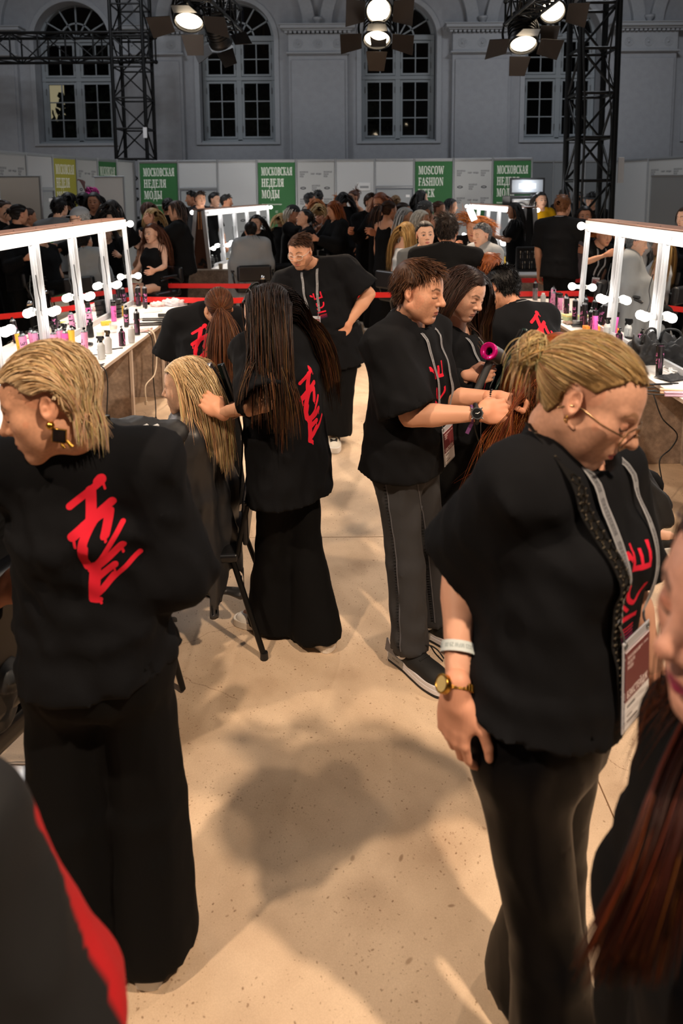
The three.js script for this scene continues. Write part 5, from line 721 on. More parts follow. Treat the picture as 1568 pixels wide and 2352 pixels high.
function ribbon(pts, w, normal, uvScale = 6) {             // flat band along points; normal(p, i) gives its outward side
  const c = new THREE.CatmullRomCurve3(pts), n = pts.length * 3, pos = [], nor = [], uv = [], idx = []; let len = 0, prev = null;
  for (let i = 0; i <= n; i++) { const p = c.getPoint(i / n), T = c.getTangent(i / n), N = normal(p, i / n), B2 = T.clone().cross(N).normalize(); if (prev) len += p.distanceTo(prev); prev = p; for (const [a, b] of [[-1, 0.0008], [1, 0.0008], [1, -0.0008], [-1, -0.0008]]) { const q = p.clone().addScaledVector(B2, a * w / 2).addScaledVector(N, b); pos.push(q.x, q.y, q.z); nor.push(...N.clone().multiplyScalar(Math.sign(b)).toArray()); uv.push(a * 0.5 + 0.5, len * uvScale); } if (i) { const k = (i - 1) * 4, m = i * 4; idx.push(k, k + 1, m, k + 1, m + 1, m, k + 2, k + 3, m + 2, k + 3, m + 3, m + 2, k + 1, k + 2, m + 1, k + 2, m + 2, m + 1, k + 3, k, m + 3, k, m, m + 3); } }
  const g = new THREE.BufferGeometry(); g.setAttribute('position', new THREE.BufferAttribute(new Float32Array(pos), 3)); g.setAttribute('normal', new THREE.BufferAttribute(new Float32Array(nor), 3)); g.setAttribute('uv', new THREE.BufferAttribute(new Float32Array(uv), 2)); g.setIndex(idx); return g;
}
function lanyard(c, o) {
  const { J, s, P, T } = c, { S, CL, CF } = J, len = o.len || 0.36, ln = new THREE.Group(); ln.name = 'lanyard'; T.add(ln); const ends = [];
  for (const k of [1, -1]) { const grad = (p) => { const e = 0.012, n = V(c.hit(p.x + e, p.y, p.z) - c.hit(p.x - e, p.y, p.z), c.hit(p.x, p.y + e, p.z) - c.hit(p.x, p.y - e, p.z), c.hit(p.x, p.y, p.z + e) - c.hit(p.x, p.y, p.z - e)).normalize(); return n.multiplyScalar(0.6).add(CF.clone().multiplyScalar(0.5)).normalize(); }, pts = [], x0 = (o.w || 0.062) * s; for (let i = 0; i <= 7; i++) { const t = i / 7; if (i === 0) pts.push(P(J.neck, 0.022 * s, k * 0.062 * s, -0.02)); else pts.push(c.onFront(lerp(0.005, -len, t), lerp(k * x0 * 1.05, k * (o.gap || 0.028) + (o.shift || 0), t), 1, 0.011)); } ends.push(pts[7]); put('strap', ribbon(pts, (o.band || 0.0165), grad), lanyardMat, ln); }
  { const pts = []; for (let i = 0; i <= 5; i++) { const a = lerp(-1, 1, i / 5) * 1.25; pts.push(P(J.neck, 0.028 * s, Math.sin(a) * 0.066 * s, -0.01 - Math.cos(a) * 0.058 * s)); } put('strap', ribbon(pts, 0.021, (p) => p.clone().sub(J.neck).setY(0).normalize()), lanyardMat, ln); }
  if (o.badge === false) return;
  const top = ends[0].clone().add(ends[1]).multiplyScalar(0.5), bg = new THREE.Group(); bg.name = 'badge'; const down = U0(o.swing || 0, J), N = CF.clone().addScaledVector(down, -CF.dot(down)).normalize(), X = down.clone().multiplyScalar(-1).cross(N).normalize(); bg.matrixAutoUpdate = true; bg.quaternion.setFromRotationMatrix(new THREE.Matrix4().makeBasis(X, down.clone().multiplyScalar(-1), N)); bg.position.copy(top).addScaledVector(N, 0.012).addScaledVector(down, 0.02); T.add(bg);
  const w = (o.bw || 0.092), hh = w * 1.52; put('sleeve', rbox(w + 0.012, hh + 0.03, 0.003, 0.0015, 0, -hh / 2 - 0.02, -0.002, 1), sleeveMat, bg); const card = new THREE.BoxGeometry(w, hh, 0.003).translate(0, -hh / 2 - 0.026, 0.0005); put('card', card, badgeMat, bg);
  for (const k of [0, 1]) { const e = ends[k].clone().sub(bg.position), le = V(e.dot(X), -e.dot(down), e.dot(N)); put('clip', [tube([le, [le.x * 0.9, le.y - 0.012, le.z + 0.003], [le.x * 0.85, -0.016, 0]], 0.0028, 5), new THREE.TorusGeometry(0.006, 0.0016, 6, 12).translate(le.x * 0.85, -0.014, 0)], steel, bg); }
}
const U0 = (sw, J) => V(0, -1, 0).addScaledVector(J.CL, sw).addScaledVector(J.CF, 0.03).normalize();
const shoeCache = new Map();
function shoe(g, o, det) {                                 // heel behind the ankle, toes along +z; sole on y = 0
  const key = JSON.stringify([o, det]);
  if (!shoeCache.has(key)) {
    const F = new Field(); F.ell(V(0, 0.045, -0.045), [0.038, 0.05, 0.045], XA, YA, ZA, 0); F.ell(V(0, 0.035, 0.05), [0.043, 0.045, 0.1], XA, YA, ZA, 0.03); F.ell(V(0.004, 0.03, 0.13), [0.045, 0.036, 0.06], XA, YA, ZA, 0.02); F.cone(V(0, 0.06, -0.03), V(0, 0.1, -0.03), 0.04, 0.037, 0.02); F.p.push({ k: 0.004, op: -1, x: 0, y: -0.3, z: 0, R: 1e3, f: (x, y) => y - 0.02 });
    F.cone(V(0, 0.1, -0.03), V(0, 0.14, -0.035), 0.03, 0.035, 0.005, -1);
    const out = [[-0.036, -0.075], [-0.02, -0.094], [0.02, -0.094], [0.036, -0.075], [0.037, 0.0], [0.046, 0.08], [0.047, 0.13], [0.03, 0.185], [0.002, 0.195], [-0.03, 0.178], [-0.041, 0.12], [-0.04, 0.06], [-0.034, 0.0]], sh = new THREE.Shape(new THREE.SplineCurve([...out, out[0]].map((p) => new THREE.Vector2(...p))).getPoints(48));
    const th = o.thick || 0.024, sole = new THREE.ExtrudeGeometry(sh, { depth: th, bevelEnabled: true, bevelSize: 0.004, bevelThickness: 0.004, bevelSegments: 2 }).rotateX(PI / 2).translate(0, th + 0.004, 0);
    const laces = join(Array.from({ length: 5 }, (_, i) => tube([[-0.022, 0.075 - i * 0.006, 0.02 + i * 0.02], [0, 0.088 - i * 0.0075, 0.024 + i * 0.02], [0.022, 0.075 - i * 0.006, 0.02 + i * 0.02]], 0.0032, 5, 8)));
    shoeCache.set(key, [meshOf(F, [0.016, 0.012, 0.0075][det], 0.01), sole, laces]);
  }
  const [u, so, la] = shoeCache.get(key); put('upper', u, mat(o.color, o.rough || 0.6), g); put('sole', so, mat(o.sole, 0.6), g); if (det > 0 && !o.clog) put('laces', la, mat(o.lace || o.color, 0.8), g);
}
function spectacles(c, o = {}) {                           // wire glasses on a head
  const g = new THREE.Group(); g.name = 'glasses'; g.applyMatrix4(c.M); c.T.add(g); const m = o.mat || mat(0xb9a27a, 0.25, 0.9), y = o.y || -0.004, z = o.z || 0.106, r = o.r || 0.0235, lens = (sx) => { const p = []; for (let i = 0; i < (o.seg || 28); i++) { const a = i / (o.seg || 28) * 2 * PI + (o.rot || 0); p.push(V(sx * 0.033 + Math.cos(a) * r * 1.12, y + Math.sin(a) * r * (o.sq || 0.92), z - Math.abs(sx * 0.033 + Math.cos(a) * r) * 0.22)); } return p; };
  for (const s of [-1, 1]) { const p = lens(s); put('rim', new THREE.TubeGeometry(new THREE.CatmullRomCurve3(p, true, 'catmullrom', o.seg ? 0 : 0.5), 60, o.t || 0.0014, 6, true), m, g); const sh = new THREE.ShapeGeometry(new THREE.Shape(p.map((q) => new THREE.Vector2(q.x, q.y)))).translate(0, 0, z - 0.0075); put('lens', sh, paneMat, g); put('temple', tube([[s * 0.058, y + 0.006, z - 0.014], [s * 0.076, y + 0.006, 0.055], [s * 0.081, y + 0.008, 0.0], [s * 0.08, y - 0.016, -0.028]], o.t || 0.0014, 6), m, g); }
  put('bridge', tube([[-0.009, y + 0.005, z - 0.002], [0, y + 0.009, z + 0.003], [0.009, y + 0.005, z - 0.002]], o.t || 0.0014, 6), m, g);
}
const onHead = (c, p) => V(...p).applyMatrix4(c.M);
// ---------------------------------------------------------------- the cast near the viewer
const skinWarm = 0xd79f80, skinPale = 0xe3b598, chairBlack = mat(0x18181a, 0.35), capeBlack = new THREE.MeshPhysicalMaterial({ color: 0x2b2b2d, roughness: 0.42, sheen: 0.3, sheenColor: new THREE.Color(0x555a60), sheenRoughness: 0.5 }), capeGrey = mat(0x8d9091, 0.7);
const hoop = (c, p, r, m = steel, t = 0.0012) => { const g = put('earring', new THREE.TorusGeometry(r, t, 6, 28).rotateY(PI / 2), m, c.T); g.position.copy(onHead(c, p)); return g; };
const gold = mat(0xd2a24a, 0.22, 1);
// a salon cape: from the neck over shoulders, arms and knees
function capeTop(m, o = {}) { return { type: 'cape', name: 'cape', mat: m, ease: 0.03, fold: 0.004, hem: 0, neck: 0.06, cell: o.cell, sleeve: 0, extra: (Q, J, s, P) => {
  const k = V(0, 0, 0).addVectors(J.knL, J.knR).multiplyScalar(0.5), mid = J.pelvis.clone().lerp(k, 0.45), H = o.h || 0.34;
  Q.cone(P(J.neck, 0, 0, 0), J.shL, 0.075, 0.09, 0.04); Q.cone(P(J.neck, 0, 0, 0), J.shR, 0.075, 0.09, 0.04);
  Q.cone(J.shL, J.elL, 0.085, 0.09, 0.07); Q.cone(J.shR, J.elR, 0.085, 0.09, 0.07); Q.cone(J.elL, J.wrL, 0.09, 0.08, 0.07); Q.cone(J.elR, J.wrR, 0.09, 0.08, 0.07);
  Q.tubeE(P(J.neck, -0.06, 0, 0), P(J.neck, -0.3, 0, 0.04), [0.16, 0.11], [0.25, 0.2], J.CL, 0.07);
  Q.tubeE(P(J.neck, -0.26, 0, 0.04), V(mid.x, H, mid.z), [0.24, 0.2], [o.w || 0.3, o.dp || 0.36], J.L, 0.07, 1, 0.015);
  Q.tubeE(V(mid.x, H + 0.03, mid.z), V(mid.x, H - 0.1, mid.z), [(o.w || 0.3) - 0.012, (o.dp || 0.36) - 0.012], [(o.w || 0.3), (o.dp || 0.36)], J.L, 0.004, -1);
  const A = o.fold || 0.014, sd = o.seed || 3; Q.warp = (x, y, z) => { const f = sstep(1.25, 0.6, y), a = Math.atan2(z - mid.z, x - mid.x); return f * A * (Math.sin(a * 13 + 2 * n3(x * 3 + sd, y * 2, z * 3)) * 0.8 + 1.3 * n3(x * 6 + sd, y * 2.2, z * 6)) + 0.003 * n3(x * 14, y * 11 + sd, z * 14); };
} }; }
// A: blonde stylist bending over a client at the left edge
const A = person({
  label: 'blonde bob-haired woman bending left, back turned, red graffiti lettering on black shirt', detail: 2, headCell: 0.0023, x: -0.6, z: -1.6, yaw: PI + 0.1, h: 1.69, lean: 0.1, side: 0.06, skin: 0xd8a080,
  pelvisAt: W(228, 1490, 1.6), neckAt: W(165, 1015, 1.55), J: { head: W(113, 922, 1.47) }, headAbs: 1, hs: 0.97, head: [-1.3, 0.34, 0.12], neckF: 0.3, bw: 0.98,
  armL: { e: [0.95, 0.02, 0.35], w: [0.4, 0.25, 0.8] }, armR: { e: [0.17, -1, 0.1], w: [-0.75, 0.1, 0.9] }, hands: { L: { pose: 'hold' }, R: { pose: 'hold' } },
  face: { eye: 'down', makeup: 1, lip: 0xa8605c, brow: 0x6b503c }, top: { ease: 0.038, sleeve: 1.1, collar: 0.03, print: 'back', hem: 0.03, fold: 0.018, pv: -0.195, ps: -0.09, pw: 0.2, ph: 0.335, pr: 0.06 }, bottom: { cut: 'wide', ease: 0.02, w: 0.84, fold: 0.009, color: 0x0b0b0c }, footL: [0.115, -0.05], footR: [-0.1, 0.0],
  hair: { style: 'swept', fall: 0.055, nape: -0.072, flip: 0.004, n: 1.3, vol: 0.9, cap: 0.011, wild: 0.05, colors: [0xdcbe94, 0xcba87a, 0xe8d0aa, 0xb8946a], tips: [0xe4c8a0, 0xd2b284], recede: -0.002 },
  extra: (c) => { const p = onHead(c, [0.079, -0.045, -0.002]), g = new THREE.Group(); g.name = 'earring'; g.position.copy(p); g.quaternion.copy(c.J.headQ).multiply(new THREE.Quaternion().setFromEuler(new THREE.Euler(0.3, PI / 2, 0))); c.T.add(g); put('stone', prism([[0, 0.017], [0.014, 0], [0, -0.017], [-0.014, 0]], 0.006, 0.002).translate(0, -0.024, 0), mat(0x0c0d10, 0.08), g); put('setting', [new THREE.TorusGeometry(0.0175, 0.003, 4, 4).scale(0.95, 1.15, 1).translate(0, -0.024, 0.003), ball(0.009, 0, 0.004, 0.003, 10), cyl(0.003, 0.005, 0.018, 0.004, -0.05, 0.003, 8), cyl(0.003, 0.004, 0.012, -0.008, -0.045, 0.003, 8)], gold, g); },
});
// B: shoulder in black and red at the bottom left corner
person({
  label: 'person at the bottom left corner in a black jacket with red side panel', detail: 1, x: -0.52, z: -0.72, yaw: PI - 0.25, h: 1.62, neckAt: W(-400, 1800, 0.72), skin: 0xc99678, armR: { e: [0.26, -1, 0.12], w: [-0.9, -0.5, 0.5] }, armL: { e: [0.2, -1, 0.1], w: [0, -0.6, 0.8] }, hair: { style: 'pulled', knot: [0, 0.03, -0.115], colors: [0x2a1d16, 0x3a2a20] },
  top: { type: 'long', name: 'jacket', ease: 0.055, hem: 0.12, cell: 0.0095, fold: 0.008, mat: new THREE.MeshStandardMaterial({ vertexColors: true, roughness: 0.85 }) }, bottom: { cut: 'straight' },
  extra: (c) => { const j = c.T.children.find((m) => m.name === 'jacket'), sh = c.J.shR, el = c.J.elR, ax = el.clone().sub(sh).normalize(), red = lin(0xc01016), blk = lin(0x101011); const tmp = V(0, 0, 0); paint(j.geometry, (x, y, z) => { tmp.set(x, y, z).sub(sh); const t = tmp.dot(ax), r = tmp.addScaledVector(ax, -t), a = r.dot(c.J.CL), b = r.dot(c.J.CF); const an = Math.atan2(b, -a); return t > 0.02 && -a > 0.02 && an > 0.62 - 0.62 * sstep(0.06, 0.4, t) && an < 1.2 && t < 0.6 ? red : blk; }); },
});
// C: client at the left edge behind the blonde stylist, ribbed sleeve
{ const c = person({
  label: 'seated client at the left edge with ribbed black sleeve, mostly hidden', detail: 1, x: -1.12, z: -1.95, yaw: -1.9, h: 1.66, seat: 0.56, skin: 0xc08466, hair: { style: 'long', len: 0.3, colors: [0x3a281c, 0x2a1d16] }, wrL: W(-4, 1372, 1.72), hintL: V(0.8, -0.8, 0.5), hands: { L: { pose: 'hold' } },
  top: { type: 'long', ease: 0.016, color: 0x101011, fold: 0.004, rough: 0.95, extra: (Q) => { const w = Q.warp; Q.warp = (x, y, z) => w(x, y, z) + 0.004 * Math.sin(y * 420 + x * 140); }, cell: 0.009 }, bottom: { cut: 'slim', color: 0x151516 },
  extra: (c) => { const F = new Field(), q = (x, y, d) => W(x, y, d).sub(c.T.position); F.cone(q(-40, 1490, 1.8), q(20, 1560, 1.72), 0.05, 0.028, 0); F.cone(q(20, 1540, 1.74), q(-10, 1640, 1.75), 0.03, 0.045, 0.03); F.cone(q(-60, 1600, 1.8), q(-10, 1640, 1.75), 0.06, 0.04, 0.03); F.warp = (x, y, z) => 0.012 * (0.5 - Math.abs(n3(x * 14 + y * 9, y * 8, z * 14))); put('lap_cape', meshOf(F, 0.008), mat(0x3a3d40, 0.6), c.T); } }); }
// D: seated blonde girl in a black cape
const D = person({
  label: 'seated blonde girl in profile under a black salon cape', detail: 2, headCell: 0.003, x: -0.66, z: -2.98, yaw: -1.5, h: 1.6, seat: 0.5, skin: 0xe6b79a, J: { head: W(428, 886, 2.93) }, headAbs: 1, head: [-1.62, 0.16, 0.04], footY: 0.0,
  face: { eye: 'down', lip: 0xc0706a, brow: 0xa88058, nose: 0.82 }, armL: { e: [0.2, -1, 0.2], w: [-0.5, -0.2, 1] }, armR: { e: [0.2, -1, 0.2], w: [-0.5, -0.2, 1] }, hands: { L: { pose: 'none' }, R: { pose: 'none' } }, top: capeTop(capeBlack, { h: 0.3, w: 0.36, dp: 0.4, fold: 0.02 }), bottom: { cut: 'slim' }, shoes: { color: 0x222222 },
  hair: { style: 'long', len: 0.36, part: 0.0, n: 1.1, vol: 1.5, cap: 0.012, stiff: 0.66, backs: [-0.9, -0.3], zMax: [0.015, 0.05], open: 0.066, wild: 0.05, colors: [0xe8cba0, 0xdcb888, 0xf0d8b2, 0xd0ac7c], tips: [0xdcbc8c, 0xc8a474] },
});
// E: long-haired stylist ironing the girl's hair
const eHand = W(476, 922, 2.76), eHand2 = W(528, 915, 2.98);
const E = person({
  label: 'stylist with long dark streaked hair and white clogs ironing the blonde girl\'s hair', detail: 2, headCell: 0.0048, x: -0.24, z: -2.93, yaw: -2.15, h: 1.66, lean: 0.1, skin: 0xdda685, J: { head: W(614, 722, 2.88) }, headAbs: 1, head: [-1.75, 0.4, 0.1], bw: 1.08,
  wrL: W(508, 948, 2.72), hintL: V(0.2, -0.7, 0.8), wrR: W(556, 935, 3.02), hintR: V(0.3, -1, -0.5), hands: { L: { pose: 'hold', dir: eHand.clone().sub(W(508, 948, 2.72)), back: V(0.1, 0.5, 1) }, R: { pose: 'grip', back: V(0.4, 0.2, -1) } },
  top: { ease: 0.055, sleeve: 0.98, flare: 1.25, collar: 0.025, print: 'back', hem: 0.2, fold: 0.013, pr: -0.04, pv: -0.34, ps: -0.02, pw: 0.22, ph: 0.37 }, bottom: { cut: 'flare', fold: 0.007, stack: 0.002, hem: -0.05 }, footL: [0.0, 0.11], footR: [-0.02, -0.13], turnL: 0.2, shoes: { color: 0xe9e2d8, sole: 0xe4dbcf, clog: 1, rough: 0.45, thick: 0.03 },
  hair: { style: 'long', len: 0.54, part: 0.0, n: 1.2, vol: 1.6, cap: 0.011, stiff: 0.64, back: -0.35, open: 0.07, wild: 0.05, colors: [0x1d1411, 0x271a15, 0x150f0d, 0x2e1f18], tips: [0x33231a, 0x5a3b24, 0x241812, 0x7a5230] },
  extra: (c) => { const g = new THREE.Group(); g.name = 'sunglasses'; g.applyMatrix4(c.M.clone().multiply(new THREE.Matrix4().makeRotationX(-1.0))); c.T.add(g); for (const s of [-1, 1]) { put('rim', new THREE.TorusGeometry(0.024, 0.003, 6, 24).scale(1.15, 0.9, 1).rotateY(s * 0.25).translate(s * 0.034, 0.055, 0.122), black, g); put('lens', new THREE.CircleGeometry(0.023, 20).scale(1.15, 0.9, 1).rotateY(s * 0.25).translate(s * 0.034, 0.055, 0.122), mat(0xa8b0b4, 0.08, 0.7), g); put('temple', tube([[s * 0.066, 0.058, 0.113], [s * 0.094, 0.05, 0.05], [s * 0.1, 0.02, -0.02]], 0.002), steel, g); } },
});
// F: ponytail stylist with her back to us
person({
  label: 'woman with long auburn ponytail, back turned, behind the seated blonde girl', detail: 2, headCell: 0.0048, x: -0.84, z: -4.22, yaw: PI + 0.15, h: 1.62, lean: 0.28, crouch: 0.1, skin: 0xd09a78, J: { head: W(503, 706, 4.2) }, headAbs: 1, head: [PI + 0.35, 0.2, -0.04], armL: { e: [0.4, -1, 0.3], w: [-0.3, 0, 1] }, armR: { e: [0.4, -1, 0.3], w: [-0.3, 0, 1] },
  top: { ease: 0.055, sleeve: 0.95, print: 'back', fold: 0.012, pv: -0.28, ps: 0.0, pw: 0.22, ph: 0.36 }, bottom: { cut: 'wide' }, hair: { style: 'pulled', knot: [0.012, -0.015, -0.118], tail: 0.44, tailW: 1.1, n: 0.9, cap: 0.008, wisps: 14, colors: [0x4b2c1c, 0x5c3722, 0x3a2117, 0x6b4228], tips: [0x5a3219, 0x7c4a25, 0x432414] },
});
// G: bearded man with clear glasses, hand on hip
person({
  label: 'bearded man with clear glasses and badge, one hand on his hip', detail: 2, sex: 'm', x: -0.13, z: -5.45, yaw: -0.22, h: 1.79, lean: 0.08, bw: 1.18, fat: 1, armW: 1.12, skin: 0xd8a080, neckAt: W(716, 607, 5.42), pelvisAt: W(768, 775, 5.45), J: { head: W(690, 577, 5.27) }, headAbs: 1, head: [-0.42, 0.38, 0.05], face: { eye: 'down', beard: 0x5a3a26, beardD: 0.72, brow: 0x5a4030, full: 1, lip: 0xb56a60 },
  armL: { e: [0.7, -0.95, -0.1], w: [-0.62, -0.7, 0.45] }, hands: { L: { pose: 'hold', back: V(0.5, 0.5, 0.8) } }, armR: { e: [0.5, -1, 0.15], w: [-0.2, -0.6, 0.9] }, top: { ease: 0.06, sleeve: 0.86, flare: 1.2, print: 'front', hem: 0.2, belly: 0.06, fold: 0.014, pv: -0.26, ph: 0.27, pw: 0.095, ps: 0.03 }, bottom: { cut: 'wide', crop: 0.12, w: 1.02, ease: 0.03 },
  footL: [0.08, 0.1], footR: [-0.12, -0.12], turnL: 0.1, shoes: { color: 0xe8e2d4, sole: 0xf0ece4, lace: 0xd8d2c4, thick: 0.034 }, hair: { style: 'short', top: 0.055, side: 0.02, n: 0.7, cap: 0.009, comb: [0.9, 0.1, 0.2], lift: 0.15, mess: 0.2, colors: [0x4a3020, 0x5c3e2a, 0x3c271a] }, lanyard: { len: 0.335, gap: 0.042, shift: -0.03 },
  extra: (c) => { spectacles(c, { mat: mat(0xe4e0da, 0.12, 0.3), t: 0.0018 }); hoop(c, [0.08, -0.04, -0.004], 0.006); for (const k of ['L', 'R']) { const sh = c.T.children.filter((m) => m.name === 'shoe')[k === 'L' ? 0 : 1]; put('side_panel', rbox(0.012, 0.03, 0.08, 0.005, 0.04, 0.052, 0.02), mat(0x151515, 0.6), sh); put('toe_panel', rbox(0.05, 0.012, 0.05, 0.005, 0.0, 0.066, 0.11), mat(0x151515, 0.6), sh); put('heel_tab', rbox(0.03, 0.03, 0.014, 0.005, 0.0, 0.05, -0.088), mat(0xd9763a, 0.6), sh); } },
});
// H: man sectioning red hair
const hWR = W(1100, 950, 2.6), hWL = W(1132, 912, 2.84);
const H = person({
  label: 'brown-haired man in black shirt and dark jeans holding a lock of red hair', detail: 2, sex: 'm', headCell: 0.0026, x: 0.3, z: -2.86, yaw: 1.0, h: 1.77, lean: 0.1, skin: 0xdba284, neckAt: W(936, 735, 2.88), pelvisAt: W(932, 1040, 2.86), J: { head: W(962, 668, 2.83) }, headAbs: 1, head: [1.02, 0.2, -0.05], bw: 1.12, neckF: 0.35, face: { eye: 'down', brow: 0x4a3424, jaw: 1.02, lip: 0xb0695e, nose: 1.1, full: 0.6 },
  wrR: hWR, hintR: V(-0.3, -1, 0.2), wrL: hWL, hintL: V(-0.4, -1, 0.2), hands: { R: { pose: 'pinch', dir: V(0.9, 0.06, -0.22), back: V(-0.2, 0.45, 0.9) }, L: { pose: 'pinch', dir: V(0.95, 0.05, 0.1), back: V(-0.1, 0.9, -0.3) } },
  top: { ease: 0.05, sleeve: 0.92, flare: 1.2, print: 'front', hem: 0.06, fold: 0.013, pv: -0.25, pw: 0.115, ph: 0.34, ps: -0.02 }, bottom: { cut: 'straight', w: 0.95, mat: texMat(dataTex(256, 256, (x, y) => { const v = 50 + 11 * n2(x / 60, y / 90) + 7 * n2(x / 3, y / 24) + 6 * n2(x / 1.5, y / 1.5); return [v * 0.98, v * 0.99, v * 1.04]; }), 0.9), fold: 0.012, stack: 0.006, hem: 0.0, tight: 0 },
  J2: 0, footR: [-0.14, 0.06], footL: [0.1, 0.06], turnR: -0.22, turnL: -0.28, shoes: null, hair: { style: 'short', top: 0.055, side: 0.03, n: 1.0, w: 0.0018, cap: 0.012, comb: [-0.35, 0.0, 0.9], lift: 0.2, mess: 0.3, colors: [0x4d3222, 0x5f402b, 0x3b2619, 0x6d4a31] }, lanyard: { len: 0.4, gap: 0.05, shift: 0.02, swing: 0.12 },
  extra: (c) => {
    const w = new THREE.Group(); w.name = 'wristwatch'; const X = c.J.wrR.clone().sub(c.J.elR).normalize(), Y = V(-0.25, 0.35, 0.95); Y.addScaledVector(X, -Y.dot(X)).normalize(); w.quaternion.setFromRotationMatrix(new THREE.Matrix4().makeBasis(Y.clone().cross(X).multiplyScalar(-1), X, Y.clone()).clone()); const Z = X.clone().cross(Y); w.quaternion.setFromRotationMatrix(new THREE.Matrix4().makeBasis(X, Y, Z)); w.position.copy(c.J.wrR).addScaledVector(X, -0.012); c.T.add(w);
    put('strap', new THREE.TorusGeometry(0.032, 0.011, 8, 28).scale(1, 1, 0.9).rotateY(PI / 2), mat(0x141414, 0.6), w); put('case', [cyl(0.024, 0.026, 0.013, 0, 0.036, 0, 8), ...Array.from({ length: 4 }, (_, i) => cyl(0.003, 0.003, 0.008).rotateZ(PI / 2).translate(0.026, 0, 0).rotateY(i * PI / 2 + PI / 4).translate(0, 0.036, 0))], mat(0x84888c, 0.3, 0.9), w); put('dial', cyl(0.018, 0.018, 0.002, 0, 0.043, 0, 24), mat(0x141618, 0.25), w); put('hands', [box(0.012, 0.001, 0.002, 0.005, 0.0445, 0.002).rotateY(0.6), box(0.009, 0.001, 0.002, -0.002, 0.0445, 0.0)], mat(0xe8e8e8, 0.4), w);
    const b = []; const XL = c.J.wrL.clone().sub(c.J.elL).normalize(), u = XL.clone().cross(YA).normalize(), v = u.clone().cross(XL); for (let i = 0; i < 20; i++) b.push(ball(0.0055, ...c.J.wrL.clone().addScaledVector(XL, -0.004).addScaledVector(u, Math.cos(i / 20 * 2 * PI) * 0.031).addScaledVector(v, Math.sin(i / 20 * 2 * PI) * 0.029).toArray(), 8)); put('bead_bracelet', b, mat(0x1a1414, 0.3), c.T);
    const rb = c.J.wrR.clone().addScaledVector(X, -0.028); put('festival_band', [new THREE.TorusGeometry(0.03, 0.006, 6, 24).scale(1, 1, 1).applyQuaternion(w.quaternion.clone().multiply(new THREE.Quaternion().setFromEuler(new THREE.Euler(0, PI / 2, 0)))).translate(...rb.toArray()), bar(rb.clone().add(V(0, -0.03, 0.01)), rb.clone().add(V(-0.02, -0.075, 0.01)), 0.014, 0.003)], mat(0x6a3a6e, 0.7), c.T);
    // side seam stitching and pocket edge of the jeans
    for (const k of ['L', 'R']) sneaker(c, k);
    for (const [k, dir] of [['R', V(-0.55, 0, 0.85)], ['L', V(-0.1, 0, 1)]]) { const seam = [], on = (p, d) => { const q = p.clone().addScaledVector(d, 0.25); for (let n = 0; n < 60; n++) { const v = c.pants.at(q.x, q.y, q.z); if (v < 0.001) break; q.addScaledVector(d, -Math.max(v * 0.5, 0.0015)); } return q; }; dir.normalize(); for (let i = 0; i <= 26; i++) { const t = i / 26, p = c.J['hip' + k].clone().addScaledVector(c.J.U, 0.02).lerp(c.J['kn' + k], Math.min(1, t * 2)).lerp(c.J['an' + k].clone().addScaledVector(c.J.U, 0.04), Math.max(0, t * 2 - 1)); seam.push(on(p, dir)); }
      const sg = put('seam', tube(seam, 0.003, 6, 110), mat(0x55555a, 0.9), c.T), cv = new THREE.CatmullRomCurve3(seam), st = []; for (let i = 1; i < 60; i++) { const p = cv.getPoint(i / 60), T = cv.getTangent(i / 60), sd = T.clone().cross(dir).normalize(); st.push(bar(p.clone().addScaledVector(sd, 0.004).addScaledVector(dir, 0.0015), p.clone().addScaledVector(sd, 0.014).addScaledVector(dir, 0.001), 0.004, 0.003)); } put('puckers', st, mat(0x17171a, 0.95), sg); }
  },
});
